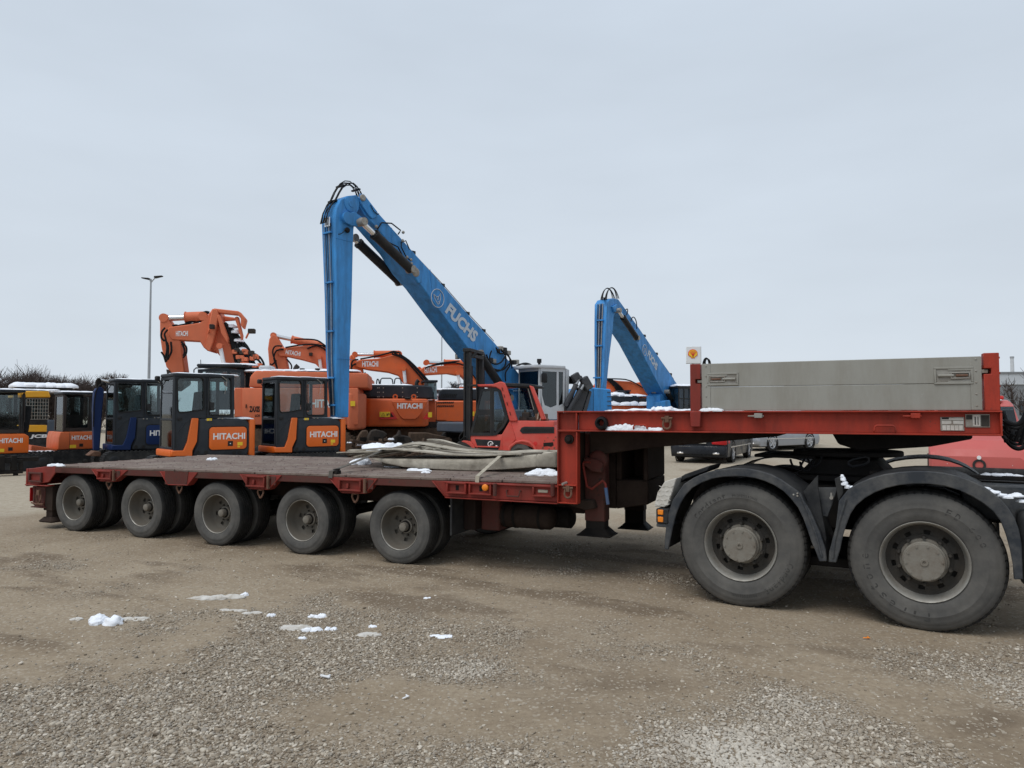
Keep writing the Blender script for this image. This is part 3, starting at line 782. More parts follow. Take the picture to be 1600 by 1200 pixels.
for k in range(5): m.tube(bez((a[0]+.3, .5+.1*k, .74), (1.2, .4+.1*k, .68-.02*k), (1.7, .4+.1*k, .66), (2.0, .5+.1*k, .72), 12), .014, 6)
ob('air_hoses', m, M['hose'], TR, kind='stuff')

# things on the gooseneck beam
def shackle(px, py, h=.085):
    x, z = T.t(px, py, YS); m = MB(); y = YS - .02
    Pp = [(x-.028, y, z+.03), (x-.034, y-.01, z-.02)] + [(x-.034*math.cos(t), y-.012, z-.03-.034*math.sin(t)) for t in [math.pi*i/8 for i in range(9)]] + [(x+.034, y-.01, z-.02), (x+.028, y, z+.03)]
    m.tube(Pp, .010, 7); m.box(x-.018, x+.018, y-.02, y+.04, z-.005, z+.055); m.cyl((x-.05, y-.005, z+.03), (x+.05, y-.005, z+.03), .013, 8)
    return ob('shackle', m, M['rustmetal'], TR)
shackle(1043, 659); shackle(889, 767)
m = MB(); x, z = T.t(889, 686.5, YS); m.lathe([(-.03,.001),(-.03,.022),(-.02,.03),(.02,.03)], c=(x, YS, z), n=6); m.lathe([(-.006,.045),(.02,.045)], c=(x, YS, z), n=20); m.lathe([(-.006,.03),(-.006,.045)], c=(x, YS, z), n=20)
ob('hex_bolt', m, M['blackmetal'], TR)
m = MB(); x, z = T.t(881, 756, YS); m.cyl((x, YS-.04, z), (x+.02, YS+.02, z+.01), .014, 8); ob('grease_nipple', m, M['greymetal'], TR)
def loop(px0, px1, py0, py1):
    (a, z0), (b, z1) = T.t(px0, py1, YS-.03), T.t(px1, py0, YS-.03); m = MB()
    m.tube([(a, YS+.018, z0), (a, YS-.02, z0+.0), (a, YS-.035, z0+.02), (a+.005, YS-.035, z1-.01), (a+.02, YS-.035, z1), (b-.02, YS-.035, z1), (b-.005, YS-.035, z1-.01), (b, YS-.035, z0+.02), (b, YS-.02, z0), (b, YS+.018, z0)], .008, 7)
    return ob('step_handle', m, M['redbeam'], TR)
loop(1366, 1399, 665, 677); loop(990, 1011, 664, 671)
m = MB(); x, z = T.t(939.5, 661, YS-.03); m.lathe([(-.03,.028),(-.045,.04),(-.04,.058),(-.01,.064),(.02,.058),(.02,.03),(-.0,.026)], c=(x, YS-.01, z), n=30, closed=True); ob('rubber_ring', m, M['hose'], TR)
m = MB(); x0, x1, z0, z1 = px_box(1080, 643, 1096, 667); m.box(x0, x1, YS-.055, YS+.018, z0, z1); ob('post_socket', m, M['red'], TR, bev=.006)
for px in (1186, 1430):
    x, z = T.t(px, 648, YS); m = MB(); m.box(x-.035, x+.03, YS-.06, YS+.018, z-.028, z+.012); m.cyl((x-.09, YS-.03, z-.012), (x+.04, YS-.03, z-.012), .008, 8); ob('board_hinge', m, M['greymetal' if px < 1300 else 'redbeam'], TR, bev=.005)
# identification plates
for (bx, mt) in (((1469,651.5,1507,673.5), 'plate'), ((1508,647,1547,668), 'plate')):
    x0, x1, z0, z1 = px_box(*bx, YS+.015); m = MB(); m.box(x0, x1, YS+.012, YS+.0195, z0, z1)
    pl = ob('plate', m, M['greymetal'], TR, bev=.002)
    if bx[0] < 1500:
        for (a, b, c, d) in ((.04,.96,.80,.9),(.06,.46,.50,.72),(.54,.96,.50,.72)): 
            m = MB(); m.box(x0+(x1-x0)*a, x0+(x1-x0)*b, YS+.0095, YS+.0115, z0+(z1-z0)*c, z0+(z1-z0)*d); ob('plate_field', m, M['plate'], pl)
        for k in range(5):
            a = .08 + k*.174; m = MB(); m.box(x0+(x1-x0)*a, x0+(x1-x0)*(a+.15), YS+.0095, YS+.0115, z0+(z1-z0)*.05, z0+(z1-z0)*.40); ob('plate_field', m, M['plate'], pl)
        m = MB(); m.box(x0+(x1-x0)*.06, x0+(x1-x0)*.36, YS+.0085, YS+.0095, z0+(z1-z0)*.84, z0+(z1-z0)*.97); ob('plate_field', m, M['blackprint'], pl)
    else:
        for (a, b, c, d, mt) in ((.30,.60,.10,.95,'plate'),(.04,.28,.6,.93,'rimdark'),(.06,.26,.1,.5,'greymetal'),(.64,.97,.08,.92,'rimdark'),(.38,.42,.2,.8,'blackprint'),(.50,.53,.2,.8,'blackprint')):
            m = MB(); y_ = .0095 - (.002 if mt == 'blackprint' else 0); m.box(x0+(x1-x0)*a, x0+(x1-x0)*b, YS+y_, YS+y_+.002, z0+(z1-z0)*c, z0+(z1-z0)*d); ob('plate_field', m, M[mt], pl)
# corner posts and the drop side
PX = [(3.122, 3.212), (5.350, 5.452)]
for i, (a, b) in enumerate(PX):
    t_ = 2.062 if i == 0 else 2.085
    m = MB(); zc = 1.905 if i == 0 else 1.945
    if i == 0: m.prism([(a, 1.6425), (b, 1.6425), (b, zc-.02), (b-.045, zc-.02), (b-.045, zc+.02), (b, zc+.02), (b, t_), (a, t_)], YS-.03, YS+.06)
    else: m.prism([(a, 1.6425), (b, 1.6425), (b, t_), (a, t_), (a, zc+.022), (a+.05, zc+.022), (a+.05, zc-.022), (a, zc-.022)], YS-.03, YS+.06)
    po = ob('corner_post', m, M['redbeam' if i else 'red'], TR, bev=.004)
    m = MB()
    if i == 0: m.box(b-.03, b+.012, YS-.01, YS+.012, zc-.013, zc+.013)
    else: m.box(a-.012, a+.032, YS-.01, YS+.012, zc-.014, zc+.014)
    ob('latch_pin', m, M['greymetal'], TR, bev=.003)
    m = MB(); m.box(min(a, b)-.03 if i else b-.06, a+.07 if i else b+.02, YS+.062, YS+.075, zc-.05, zc+.05); ob('notch_shade_plate', m, M['under'], TR)  # added dark plate that stands in for the shade inside the notch
    if i:
        m = MB()
        for z in (1.7, 1.83, 1.93, 2.05): m.cyl((b, YS+.02, z), (b+.012, YS+.02, z), .008, 8)
        ob('post_bolts', m, M['redbeam'], po, kind='stuff')
bx0, bx1 = 3.222, 5.338
m = MB(); m.box(bx0, bx1, YS-.012, YS+.018, 1.6445, 1.853)
ob('drop_side_panel', m, M['boardgrey'], TR, bev=.004)
m = MB(); m.box(bx0, bx1, YS-.012, YS+.018, 1.8555, 2.062); DP = ob('drop_side_panel', m, M['boardgrey'], TR, bev=.004)
for (a, b) in ((bx0, bx0+.075), (bx1-.075, bx1)):
    m = MB(); m.box(a, b, YS-.0165, YS-.0125, 1.647, 2.060); e = ob('end_strip', m, M['boardgrey'], TR, bev=.002)
    for z in (1.68, 1.77, 1.86, 1.95, 2.04):
        m = MB(); m.lathe([(-.006,.0005),(-.004,.006),(0,.007)], c=((a+b)/2, YS-.0165, z), n=10); ob('rivet', m, M['greymetal'], e)
for i, (px0, py0, px1, py1) in enumerate(((1105,583,1154,602), (1459,574,1521,600))):
    x0, x1, z0, z1 = px_box(px0, py0, px1, py1, YS-.012); m = MB(); t_ = .016
    for (a, b, c, d) in frame_poly(x0, x1, z0, z1, t_): m.box(a, b, YS-.022, YS-.0125, c, d)
    lt = ob('latch', m, M['boardgrey'], TR, bev=.003)
    zc = (z0+z1)/2; w_ = x1 - x0; s_ = 1 if i else -1
    def xx(f): return (x0 + w_*f) if s_ > 0 else (x1 - w_*f)
    m = MB(); a, b = sorted((xx(.07), xx(.93))); m.box(a, b, YS-.0145, YS-.0126, z0+t_, z1-t_); ob('latch_recess', m, M['rimsteel'], lt)
    m = MB(); a, b = sorted((xx(.10), xx(.5))); m.cyl((a, YS-.021, zc), (b, YS-.021, zc), .011, 10); ob('latch_lever', m, M['boardgrey'], lt)
    m = MB(); a, b = sorted((xx(.42), xx(.92))); 
    for (p, q, c, d) in frame_poly(a, b, zc-.026, zc+.026, .009): m.box(p, q, YS-.028, YS-.015, c, d)
    ob('latch_yoke', m, M['greymetal'], lt, bev=.002)
    m = MB(); a, b = sorted((xx(.56), xx(.86))); m.cyl((a, YS-.022, zc), (b, YS-.022, zc), .009, 8); ob('latch_spring', m, M['rustmetal'], lt)
    m = MB()
    for zz, f0, f1 in ((z0+t_, .36, .94), (z1-t_-.012, .36, .94)):
        a, b = sorted((xx(f0), xx(f1))); m.box(a, b, YS-.020, YS-.0147, zz, zz+.012)
    ob('latch_cheek', m, M['boardgrey'], lt)
# ------------------------------------------------------------------ tractor unit (rear end)
K = Fr(1.9097, 6.0381, -.5288)
TU = thing('tractor_truck', 'dark truck chassis with two dusty drive wheels under black arched fenders', 'truck', K)
HZ = .513; AX2 = 1.3405
def arc_text(s, parent, R0, mid_deg, h, mt, y=-.004, dirn=1, step=None):
    """letters standing round the sidewall, tops outwards"""
    step = step or h * .80
    n = len(s)
    for i, ch in enumerate(s):
        if ch == ' ': continue
        a = rad(mid_deg) - dirn * (i - (n-1)/2) * step / R0
        rr = Vector((math.cos(a), 0, math.sin(a))); tt = Vector((math.sin(a), 0, -math.cos(a))) * dirn
        up = rr * dirn
        w = h * .62 * (.45 if ch in 'ilI' else 1)
        o = rr * (R0 + (0 if dirn > 0 else h)) - tt * (w/2); o.y = y
        hh = h if (ch.isupper() or ch in 'dtlkf') else h * .74
        text('raised_letter', ch, M['tyreletter'], parent, WORLD_LOCAL[parent], o, tt, up, w, hh, ext=.003, bold=.0)
WORLD_LOCAL = {}
def drive_wheel(loc, kind):
    m = MB(); n = 60
    prof = [(.040,.288),(.010,.300),(.004,.296),(.012,.286),(.05,.278),(.10,.268),(.115,.262)]
    m.lathe(prof, n=n)
    w = ob('wheel', m, M['rimsteel'], TU, ang=50); w.location = loc
    W_ = Fr(0, 0, 0); W_.M = WM[w]; WORLD_LOCAL[w] = W_
    m = MB(); m.lathe([(.116,.262),(.120,.235),(.112,.225),(.112,.195),(.100,.185),(.098,.13)], n=60, skip=lambda i, j: i == 2 and j % 6 in (1, 2))
    m.lathe([(.16,.262),(.16,.02)], n=24)
    ob('rim_disc', m, M['rimdark'], w, ang=50)
    t = MB()
    tp = [(.042,.284),(.016,.300),(.004,.318),(.003,.325),(.000,.330),(-.004,.36),(-.006,.395),(-.0075,.398),(-.0075,.404),(-.006,.407),(-.004,.435),(.002,.462),(.004,.464),(.005,.468),(.014,.487),(.026,.502),(.034,.506),(.040,.520),(.062,.5275)]
    nb = len(tp)
    for g in (.095,.150,.205): tp += [(g-.008,.529),(g-.006,.517),(g+.006,.517),(g+.008,.529)]
    tp += [(.245,.527),(.270,.518),(.285,.495),(.296,.46),(.30,.40),(.294,.33),(.26,.29)]
    def md(i, j, y, r):
        if nb-2 <= i < nb and j % 5 == 0: return (y + .003, r - .007)
        if i == nb-3 and j % 5 == 0: return (y + .001, r - .004)
        return (y, r)
    t.lathe(tp, n=300, mod=md)
    ty = ob('tyre', t, [M['tyrewall'], M['tyre']], w, ang=40)
    for f in ty.data.polygons:
        if sum(ty.data.vertices[i].co.y for i in f.vertices) / len(f.vertices) > .036: f.material_index = 1
    WORLD_LOCAL[ty] = W_
    h = MB(); h.lathe([(.10,.165),(.085,.162),(.08,.150),(.04,.146),(.035,.138),(-.005,.137),(-.012,.133),(-.013,.028),(-.020,.026),(-.020,.012),(-.012,.010),(-.012,.0005)], n=44)
    hb = ob('hub', h, M['hub'], w, ang=35)
    for k in range(10):
        a = 2*math.pi*k/10 + .1; b = MB(); b.cyl((.120*math.cos(a), -.012, .120*math.sin(a)), (.120*math.cos(a), -.020, .120*math.sin(a)), .008, 6); ob('hub_bolt', b, M['hub'], w)
    for k in range(10):
        a = 2*math.pi*k/10 + .31; b = MB(); x, z = .175*math.cos(a), .175*math.sin(a)
        b.lathe([(.10,.020),(.085,.020),(.084,.015)], c=(x, 0, z), n=12); b.cyl((x, .086, z), (x, .055, z), .014, 6); b.cyl((x, .055, z), (x, .040, z), .009, 8)
        ob('wheel_nut', b, M['rimdark'], w)
    if kind == 0:
        arc_text('Cordiant', ty, .392, 128, .050, M['tyrewall'], step=.040); arc_text('Cordiant', ty, .392, -38, .050, M['tyrewall'], step=.040)
        arc_text('PROFESSIONAL', ty, .405, 83, .022, M['tyrewall']); arc_text('PROFESSIONAL', ty, .405, -86, .022, M['tyrewall'])
    else:
        arc_text('Firestone', ty, .370, -135, .060, M['tyrewall'], step=.075, dirn=1); arc_text('FD 600', ty, .385, 45, .050, M['tyrewall'], step=.058)
    w.rotation_euler = (0, 0, 0)
    return w
dw0 = drive_wheel((0, 0, HZ), 0)
dw1 = drive_wheel((AX2, 0, HZ), 1)
src = [c for c in dw0.children if c.name.startswith('tyre')][0]
for x in (0, AX2):
    for y in (.335, 1.86, 2.195):
        q = bpy.data.objects.new('wheel', src.data); COL.objects.link(q); q.parent = TU; q.location = (x, y, HZ); q.rotation_euler = (0, .4, 0)
    m = MB(); m.cyl((x, .12, HZ), (x, 2.4, HZ), .10, 14); m.blob((x, 1.25, HZ-.05), .22, .25, .26, 3, flat=False, amp=.0); ob('axle', m, M['blackmetal'], TU)
# fenders traced on the outer plane
YB = -.03
f0o = [(1038.6,857.5),(1039,845),(1041,824),(1045,801),(1052,780.6),(1069,756),(1085,746),(1101,739),(1125,733.5),(1150,731),(1170,732),(1187.5,735.6),(1205,741),(1221,749),(1247.5,767.5),(1266,797.5),(1281,831),(1290,858),(1292.5,877)]
f0i = [(1280,877),(1275,862),(1268,846),(1262,828),(1255,809),(1247,793),(1236,779),(1224,767),(1210,758),(1195,751.5),(1180,747),(1165,744.8),(1150,744),(1130,745),(1112.5,748),(1097,754),(1082.5,762),(1072,773),(1064,786),(1057,803),(1052.5,820),(1048,842),(1045,859)]
f1o = [(1294.5,878),(1296,861),(1306,824),(1311,782.5),(1326,764),(1342,754.5),(1360,747),(1382,741),(1405,737.5),(1428,736),(1450,736),(1473,738.5),(1495,743),(1515,750),(1532.5,758),(1548,768),(1562.5,779),(1575,793),(1585,809),(1592,828),(1596,850),(1599,905)]
f1i = [(1584,905),(1582,880),(1577.5,857.5),(1571,834),(1562.5,812.5),(1551,798),(1536,786),(1518,775),(1499,766),(1475,759),(1450,756),(1428,755.8),(1405,758),(1385,762.5),(1367.5,769),(1351,778.5),(1337.5,790),(1329,803),(1322.5,820),(1317,838),(1313,857.5),(1307,879)]
for o_, i_ in ((f0o, f0i), (f1o, f1i)):
    A, B = K.ts(o_, YB), K.ts(i_, YB)
    m = MB(); m.prism(A + B, YB-.012, YB+.006)
    fd = ob('fender', m, M['fender'], TU, bev=.006)
    m = MB(); m.prism(band(A, .012), YB+.0065, .60)
    ob('fender_top', m, M['black'], fd, ang=50)
    C_ = [(a[0]*.975+B[0][0]*0+.025*(A[len(A)//2][0]), a[1]-.012) for a in A]
    m = MB(); D = [(x + (AX2*0), z) for x, z in A]
    m.prism(band([(x, z) for x, z in A], .014), 1.88, 2.47); ob('fender', m, M['black'], TU, ang=50)
for px, py in ((1246,771),(1240,773),(1246,775)):
    x, z = K.t(px, py, YB-.012); m = MB(); m.lathe([(-.006,.0005),(-.004,.007),(0,.008)], c=(x, YB-.012, z), n=10); ob('fender_bolt', m, M['greymetal'], TU)
# raised rib along the lower legs
for pts in ([(1249,770),(1262,800),(1276,838),(1284,870)], [(1322,780),(1312,812),(1304,845),(1301,872)]):
    m = MB(); m.tube([K.t3(x, y, YB-.014) for x, y in pts], .009, 6); ob('fender_rib', m, M['fender'], TU)
# gusset flaps between the arches
for pts, y in (([(1255,768),(1278,742),(1278,760),(1284,800),(1291,838),(1290,860)], .05), ([(1310,784),(1304,748),(1313,744),(1317,752),(1318,770)], .05)):
    m = MB(); m.prism(K.ts(pts, y), y, y+.02); ob('fender_gusset', m, M['black'], TU, bev=.004)
m = MB(); m.prism(K.ts([(1276,762),(1309,762),(1300,790),(1293,808),(1285,806),(1282,782)], .12), .12, .15); HP = ob('hanger_plate', m, M['fender'], TU, bev=.004)
x, z = K.t(1300, 777, .11); m = MB(); m.cyl((x, .06, z), (x, .12, z), .014, 10); m.cyl((x, .07, z), (x, .07, z+.04), .008, 8); ob('air_valve', m, M['greymetal'], TU)
m = MB(); m.lathe([(0,.001),(.0,.05),(.02,.095),(.05,.11),(.40,.11),(.43,.095),(.45,.05),(.45,.001)], c=(.40, .5, .47), n=24, axis='x'); ob('air_tank', m, M['blackmetal'], TU)
m = MB(); m.box(.45, .9, .25, .6, .36, .44); ob('torque_bracket', m, M['blackmetal'], TU, bev=.01)
m = MB(); m.tube([K.t3(1265, 854, .2), K.t3(1285, 855, .2)], .012, 8); ob('brake_rod', m, M['greymetal'], TU)
# rear flap, lamp
m = MB(); P = K.ts([(1021,792),(1026,770),(1038,752),(1056,747),(1049,770),(1042,790),(1037,793)], YB)
m.prism(P, YB+.02, .45); FL = ob('chequer_flap', m, M['plate'], TU, bev=.006)
m = MB()
for i in range(5):
    for j in range(4):
        x, z = K.t(1026 + j*6 + i*1.5, 788 - i*7, YB+.02); m.bar((x-.012, YB+.018, z-.006*(1 if (i+j)%2 else -1)), (x+.012, YB+.018, z+.006*(1 if (i+j)%2 else -1)), .004, .005)
ob('tread_lugs', m, M['plate'], FL, kind='stuff')
m = MB(); a, b = K.t(1026, 794, YB), K.t(1040, 818, YB); m.box(a[0], b[0]+.03, YB-.02, .30, b[1], a[1]); LB = ob('tail_lamp', m, M['black'], TU, bev=.008)
for y0, y1 in ((796, 804.5), (807, 816)):
    a, b = K.t(1028, y0, YB-.02), K.t(1036.5, y1, YB-.02); m = MB(); m.box(a[0], b[0], YB-.030, YB-.019, b[1], a[1]); ob('amber_lens', m, M['amber'], LB, bev=.004)
m = MB(); a, b = K.t(1026, 817, YB), K.t(1041, 824, YB); m.box(a[0], b[0]+.03, YB-.012, .30, b[1], a[1]-.002); ob('lamp_bracket', m, M['fender'], TU, bev=.006)
m = MB(); a, b = K.t(1060, 742, .5), K.t(1110, 737, .5); m.prism(K.ts([(1045,757),(1070,741),(1110,727),(1105,736),(1072,748),(1050,762)], .15), .15, .55); ob('torn_flap', m, M['black'], TU, bev=.006)
# chassis rails, cross members, top rail
for y in (.78, 1.62):
    m = MB(); m.box(-.62, 3.6, y, y+.08, .74, 1.00); m.box(-.62, 3.6, y-.02, y+.1, 1.0, 1.012); ob('chassis_rail', m, M['blackmetal'], TU, bev=.006)
for x in (-.55, .67, 1.95): m = MB(); m.box(x-.06, x+.06, .86, 1.62, .78, .98); ob('cross_member', m, M['blackmetal'], TU, bev=.01)
m = MB(); m.box(.30, 1.05, .62, .78, .62, .99); ob('suspension_bracket', m, M['blackmetal'], TU, bev=.01)
m = MB(); a = K.t(1330, 741, .66); b = K.t(1600, 735, .66)
m.box(.95, 3.6, .55, .70, 1.10, 1.135); ob('walkway_plate', m, M['blackmetal'], TU, bev=.006)
m = MB(); m.box(1.6, 3.6, .30, .55, .82, 1.08); ob('side_cover', m, M['fender'], TU, bev=.01)
m = MB(); m.box(1.93, 3.4, .02, .5, .40, .93); ob('fuel_tank', m, M['black'], TU, bev=.05, seg=3)
# fifth wheel
m = MB(); m.box(.30, 1.15, .70, 1.76, 1.02, 1.07); m.prism([(.35,1.07),(1.1,1.07),(.98,1.21),(.48,1.21)], .78, 1.68); 
m.lathe([(0,.001),(0,.47),(.045,.47),(.045,.001)], c=(.72, 1.23, 1.23), n=40, axis='z'); m.prismz([(-.05,.86),(.5,.80),(.5,1.66),(-.05,1.60)], 1.205, 1.235)
ob('fifth_wheel', m, M['blackmetal'], TU, bev=.008)
m = MB(); P = [K.t3(x, y, .68) for x, y in ((1326,722),(1332,718),(1352,714),(1358,716),(1357,722),(1350,726),(1332,729),(1326,726))]; m.tube(P, .010, 7, close=True); ob('release_handle', m, M['mast'], TU)
m = MB(); 
for i, (x0, y0) in enumerate(((1235,718),(1250,722),(1262,715))): m.tube(bez(K.t3(x0, y0, .7), K.t3(x0+4, y0+18, .62), K.t3(x0+14, y0+20, .62), K.t3(x0+22, y0-2, .7), 10), .010, 6)
ob('air_hoses', m, M['hose'], TU, kind='stuff')
# coiled air lines hanging behind the cab at the right edge
SZ = []
for i in range(7):
    y_ = .7 + .09*i
    a = K.t3(1568, 656 + 4*i, y_); e = K.t3(1604, 640 + 9*i, y_); c1 = K.t3(1580, 664 + 6*i, y_); c2 = K.t3(1598 - i, 672 + 6*i, y_)
    m = MB(); m.tube(bez(a, c1, c2, e, 14), .014 if i % 2 else .020, 8); ob('air_line', m, M['hose'], TU)
for i, (p, q) in enumerate((((1567,643),(1574,672)), ((1572,690),(1568,682)), ((1583,672),(1578,685)), ((1595,660),(1586,690)), ((1602,668),(1594,694)))):
    m = MB(); m.tube([K.t3(*p, .72+.03*i), K.t3((p[0]+q[0])/2+1.5, (p[1]+q[1])/2, .70+.03*i), K.t3(*q, .72+.03*i)], .016, 7); ob('air_line', m, M['hose'], TU)
m = MB(); a, b = T.t(1563, 656, .5), T.t(1568, 678, .5); m.box(5.463, 5.53, .6, .72, 1.47, 1.58); ob('coupling_socket', m, M['strap'], TR, bev=.008)
# snow caught on the truck
m = MB(); k = 0
for px, py, r_ in ((1318,750,.022),(1320,757,.025),(1324,762,.022),(1316,745,.015),(1330,763,.018)):
    q = K.t3(px, py, .03); m.blob(q, r_, r_*1.4, r_*1.2, k, amp=.4); k += 1
ob('snow_lump', m, M['snow'], TU)
for px, py, r_ in ((1540,764,.04),(1552,770,.05),(1562,774,.045),(1574,777,.05),(1588,775,.05),(1597,784,.04)):
    q = K.t3(px, py, .10); m = MB(); m.blob(q, r_*.9, r_*1.0, r_*.4, k, amp=.6); ob('snow_lump', m, M['snow'], TU); k += 1
for px, py, r_ in ((1545,742,.05),(1560,743,.06),(1575,743,.05),(1590,741,.04)):
    q = K.t3(px, py, .60); m = MB(); m.blob((q.x, q.y, 1.133), r_*1.0, r_*.8, r_*.35, k, amp=.6); ob('snow_lump', m, M['snow'], TU); k += 1
# ------------------------------------------------------------------ folded sheets lashed on the deck
_, yf = T.tz(740, 736, .955)
PL = T.ts([(577,716),(600,717),(660,717.5),(740,718),(800,714),(838,710),(838,730),(800,733),(740,736),(680,733.5),(630,730),(600,724)], yf)
sL, sR = PL[0][0], PL[5][0]
LD = thing('folded_tarpaulin', 'weathered grey stack of folded sheeting with frayed left end lashed on trailer deck', 'sheeting', Fr(*(T.M @ Vector(((sL+sR)/2, yf, 0)))[:2], T.a, .95))
m = MB(); m.prism(PL, yf, yf+.5); ob('front_fold', m, M['tarp'], LD, fr=T, bev=.018, seg=2)
q = T.ts([(838,710),(872,706.5),(873,728),(852,732.5),(838,730)], yf+.02)
m = MB(); m.loft([(q[0][0], yf, q[0][1]), (q[0][0]+.20, yf+.1, q[1][1]+.005), (q[0][0]+.21, yf+.12, q[3][1]+.01), (q[0][0], yf, q[4][1])],
                 [(q[0][0], yf+1.2, q[0][1]), (q[0][0]+.26, yf+1.1, q[1][1]), (q[0][0]+.26, yf+1.1, q[3][1]+.02), (q[0][0], yf+1.2, q[4][1])])
ob('end_fold', m, M['tarp'], LD, fr=T, bev=.02, seg=2)
topc = T.ts([(548,712),(575,709),(600,706),(625,706),(660,708),(700,711),(760,713),(838,710)], yf+.1)
def top_z(s):
    for a, b in zip(topc, topc[1:]):
        if a[0] <= s <= b[0]: return a[1] + (b[1]-a[1])*(s-a[0])/(b[0]-a[0])
    return topc[0][1] if s < topc[0][0] else topc[-1][1]
rs = random.Random(4)
for i in range(25):                              # thin strips lying side by side and over one another
    y0 = yf - .01 + i*.046 + .012*rs.random(); w_ = .050 + .035*rs.random(); th = .012 + .008*rs.random()
    a = sL - .30 + .55*rs.random()**2 + .10*noise.noise(Vector((i*.9, 1, 1))); b = sR + .02 + .12*rs.random() - (.5*rs.random() if i % 3 == 0 else 0)
    dz, sl_, ph = rs.uniform(-.024, .026), rs.uniform(-.06, .07), rs.random()*9
    m = MB(); nx = 30; V = []
    for j in range(nx+1):
        s = a + (b-a)*j/nx; tip = max(0, 1-(s-a)/.55)
        hump = .085*math.exp(-((s - (sL+.32))/.45)**2)*(.25 + .75*i/24)
        z = top_z(s) - .014 + dz + hump + sl_*tip + .007*noise.noise(Vector((s*2.6, i*1.7, ph))) - .015*sm(sR-.9, sR, s)*i/24
        yy = y0 + .05*noise.noise(Vector((s*.9, i*2.1, 3.3))) + .12*tip*(i/24-.4); tl = .004 + .020*noise.noise(Vector((s*1.7, i, 8)))
        V.append([(s, yy, z), (s, yy+w_, z+tl), (s, yy+w_, z+th+tl), (s, yy, z+th)])
    for j in range(nx): m.add(V[j] + V[j+1], [[k, (k+1) % 4, 4+(k+1) % 4, 4+k] for k in range(4)])
    m.add(V[0], [[0,1,2,3]]); m.add(V[-1], [[0,1,2,3]])
    ob('sheet_strip', m, M['tarp'] if rs.random() < .72 else M['tarpedge'], LD, fr=T, ang=25)
m = MB(); m.box(sL+.1, sR, yf+.1, yf+1.2, .965, PL[0][1]-.012); ob('shaded_inner_folds', m, M['tarpedge'], LD, fr=T, bev=.02)  # dark filling whose colour gives the shade between the strips
for i in range(10):                               # frayed strips sticking out at the left end
    z = PL[0][1] + rs.uniform(-.02, .05); y = yf + .05 + i*.065; m = MB(); s0 = sL - .15 - .55*rs.random()
    m.bar((s0, y + .1*rs.uniform(-1, 1), z - .02 + .04*rs.random()), (sL + .7, y + .02, top_z(sL+.7) + .02 + .05*rs.random()), .045, .012); ob('frayed_strip', m, M['tarp'] if i % 2 else M['tarpedge'], LD, fr=T)
def strap(name, label, pts, w, mt):
    m = MB(); P = [Vector(p) for p in pts]; V = []
    for p in P: V += [p + Vector((-w/2, 0, 0)), p + Vector((w/2, 0, 0)), p + Vector((w/2, 0, .006)), p + Vector((-w/2, 0, .006))]
    for j in range(len(P)-1): m.add(V[4*j:4*j+8], [[k, (k+1) % 4, 4+(k+1) % 4, 4+k] for k in range(4)])
    f = Fr(*(T.M @ P[0])[:2], T.a, P[0].z); m.v = [tuple(f.I @ (T.M @ Vector(v))) for v in m.v]
    return solo(name, m, M[mt], f, label, 'strap')
a = T.t3(746, 746.5, YS-.01); b = T.t3(781, 713, yf-.02)
strap('lashing_strap', 'pale beige strap running from deck edge up over the folded sheeting', [a + Vector((0, -.01, -.05)), a + Vector((0, 0, .012)), b, b + Vector((.05, .25, .02)), b + Vector((.15, 1.2, .0))], .045, 'strap')
a = T.t3(517, 738.5, YS-.01); b = T.t3(598, 704, yf+.05)
strap('lashing_strap', 'dark strap slanting from deck edge across frayed left end of the sheeting', [a + Vector((0, -.01, -.06)), a + Vector((0, 0, .012)), a.lerp(b, .5), b, b + Vector((.22, .35, .06)), b + Vector((.5, 1.0, .02))], .055, 'strapdark')
m = MB(); m.box(-.06, .06, -.03, .03, 0, .04); m.cyl((-.05, 0, .04), (.07, 0, .055), .012, 8)
f = Fr(*(T.M @ (a + Vector((.03, .05, 0))))[:2], T.a - .3, zd(-.9)+.002); solo('ratchet', m, M['blackmetal'], f, 'small dark ratchet buckle at foot of the dark strap on deck edge', 'ratchet', bev=.006)
x, y = T.tz(750, 733, .955); m = MB(); m.blob((0,0,0), .05, .03, .018, 5, amp=.5); solo('blue_rag', m, M['blue_grip'], Fr(*(T.M @ Vector((x, y, 0)))[:2], 0, .955), 'small blue scrap lying on deck beside the beige strap', 'rag')

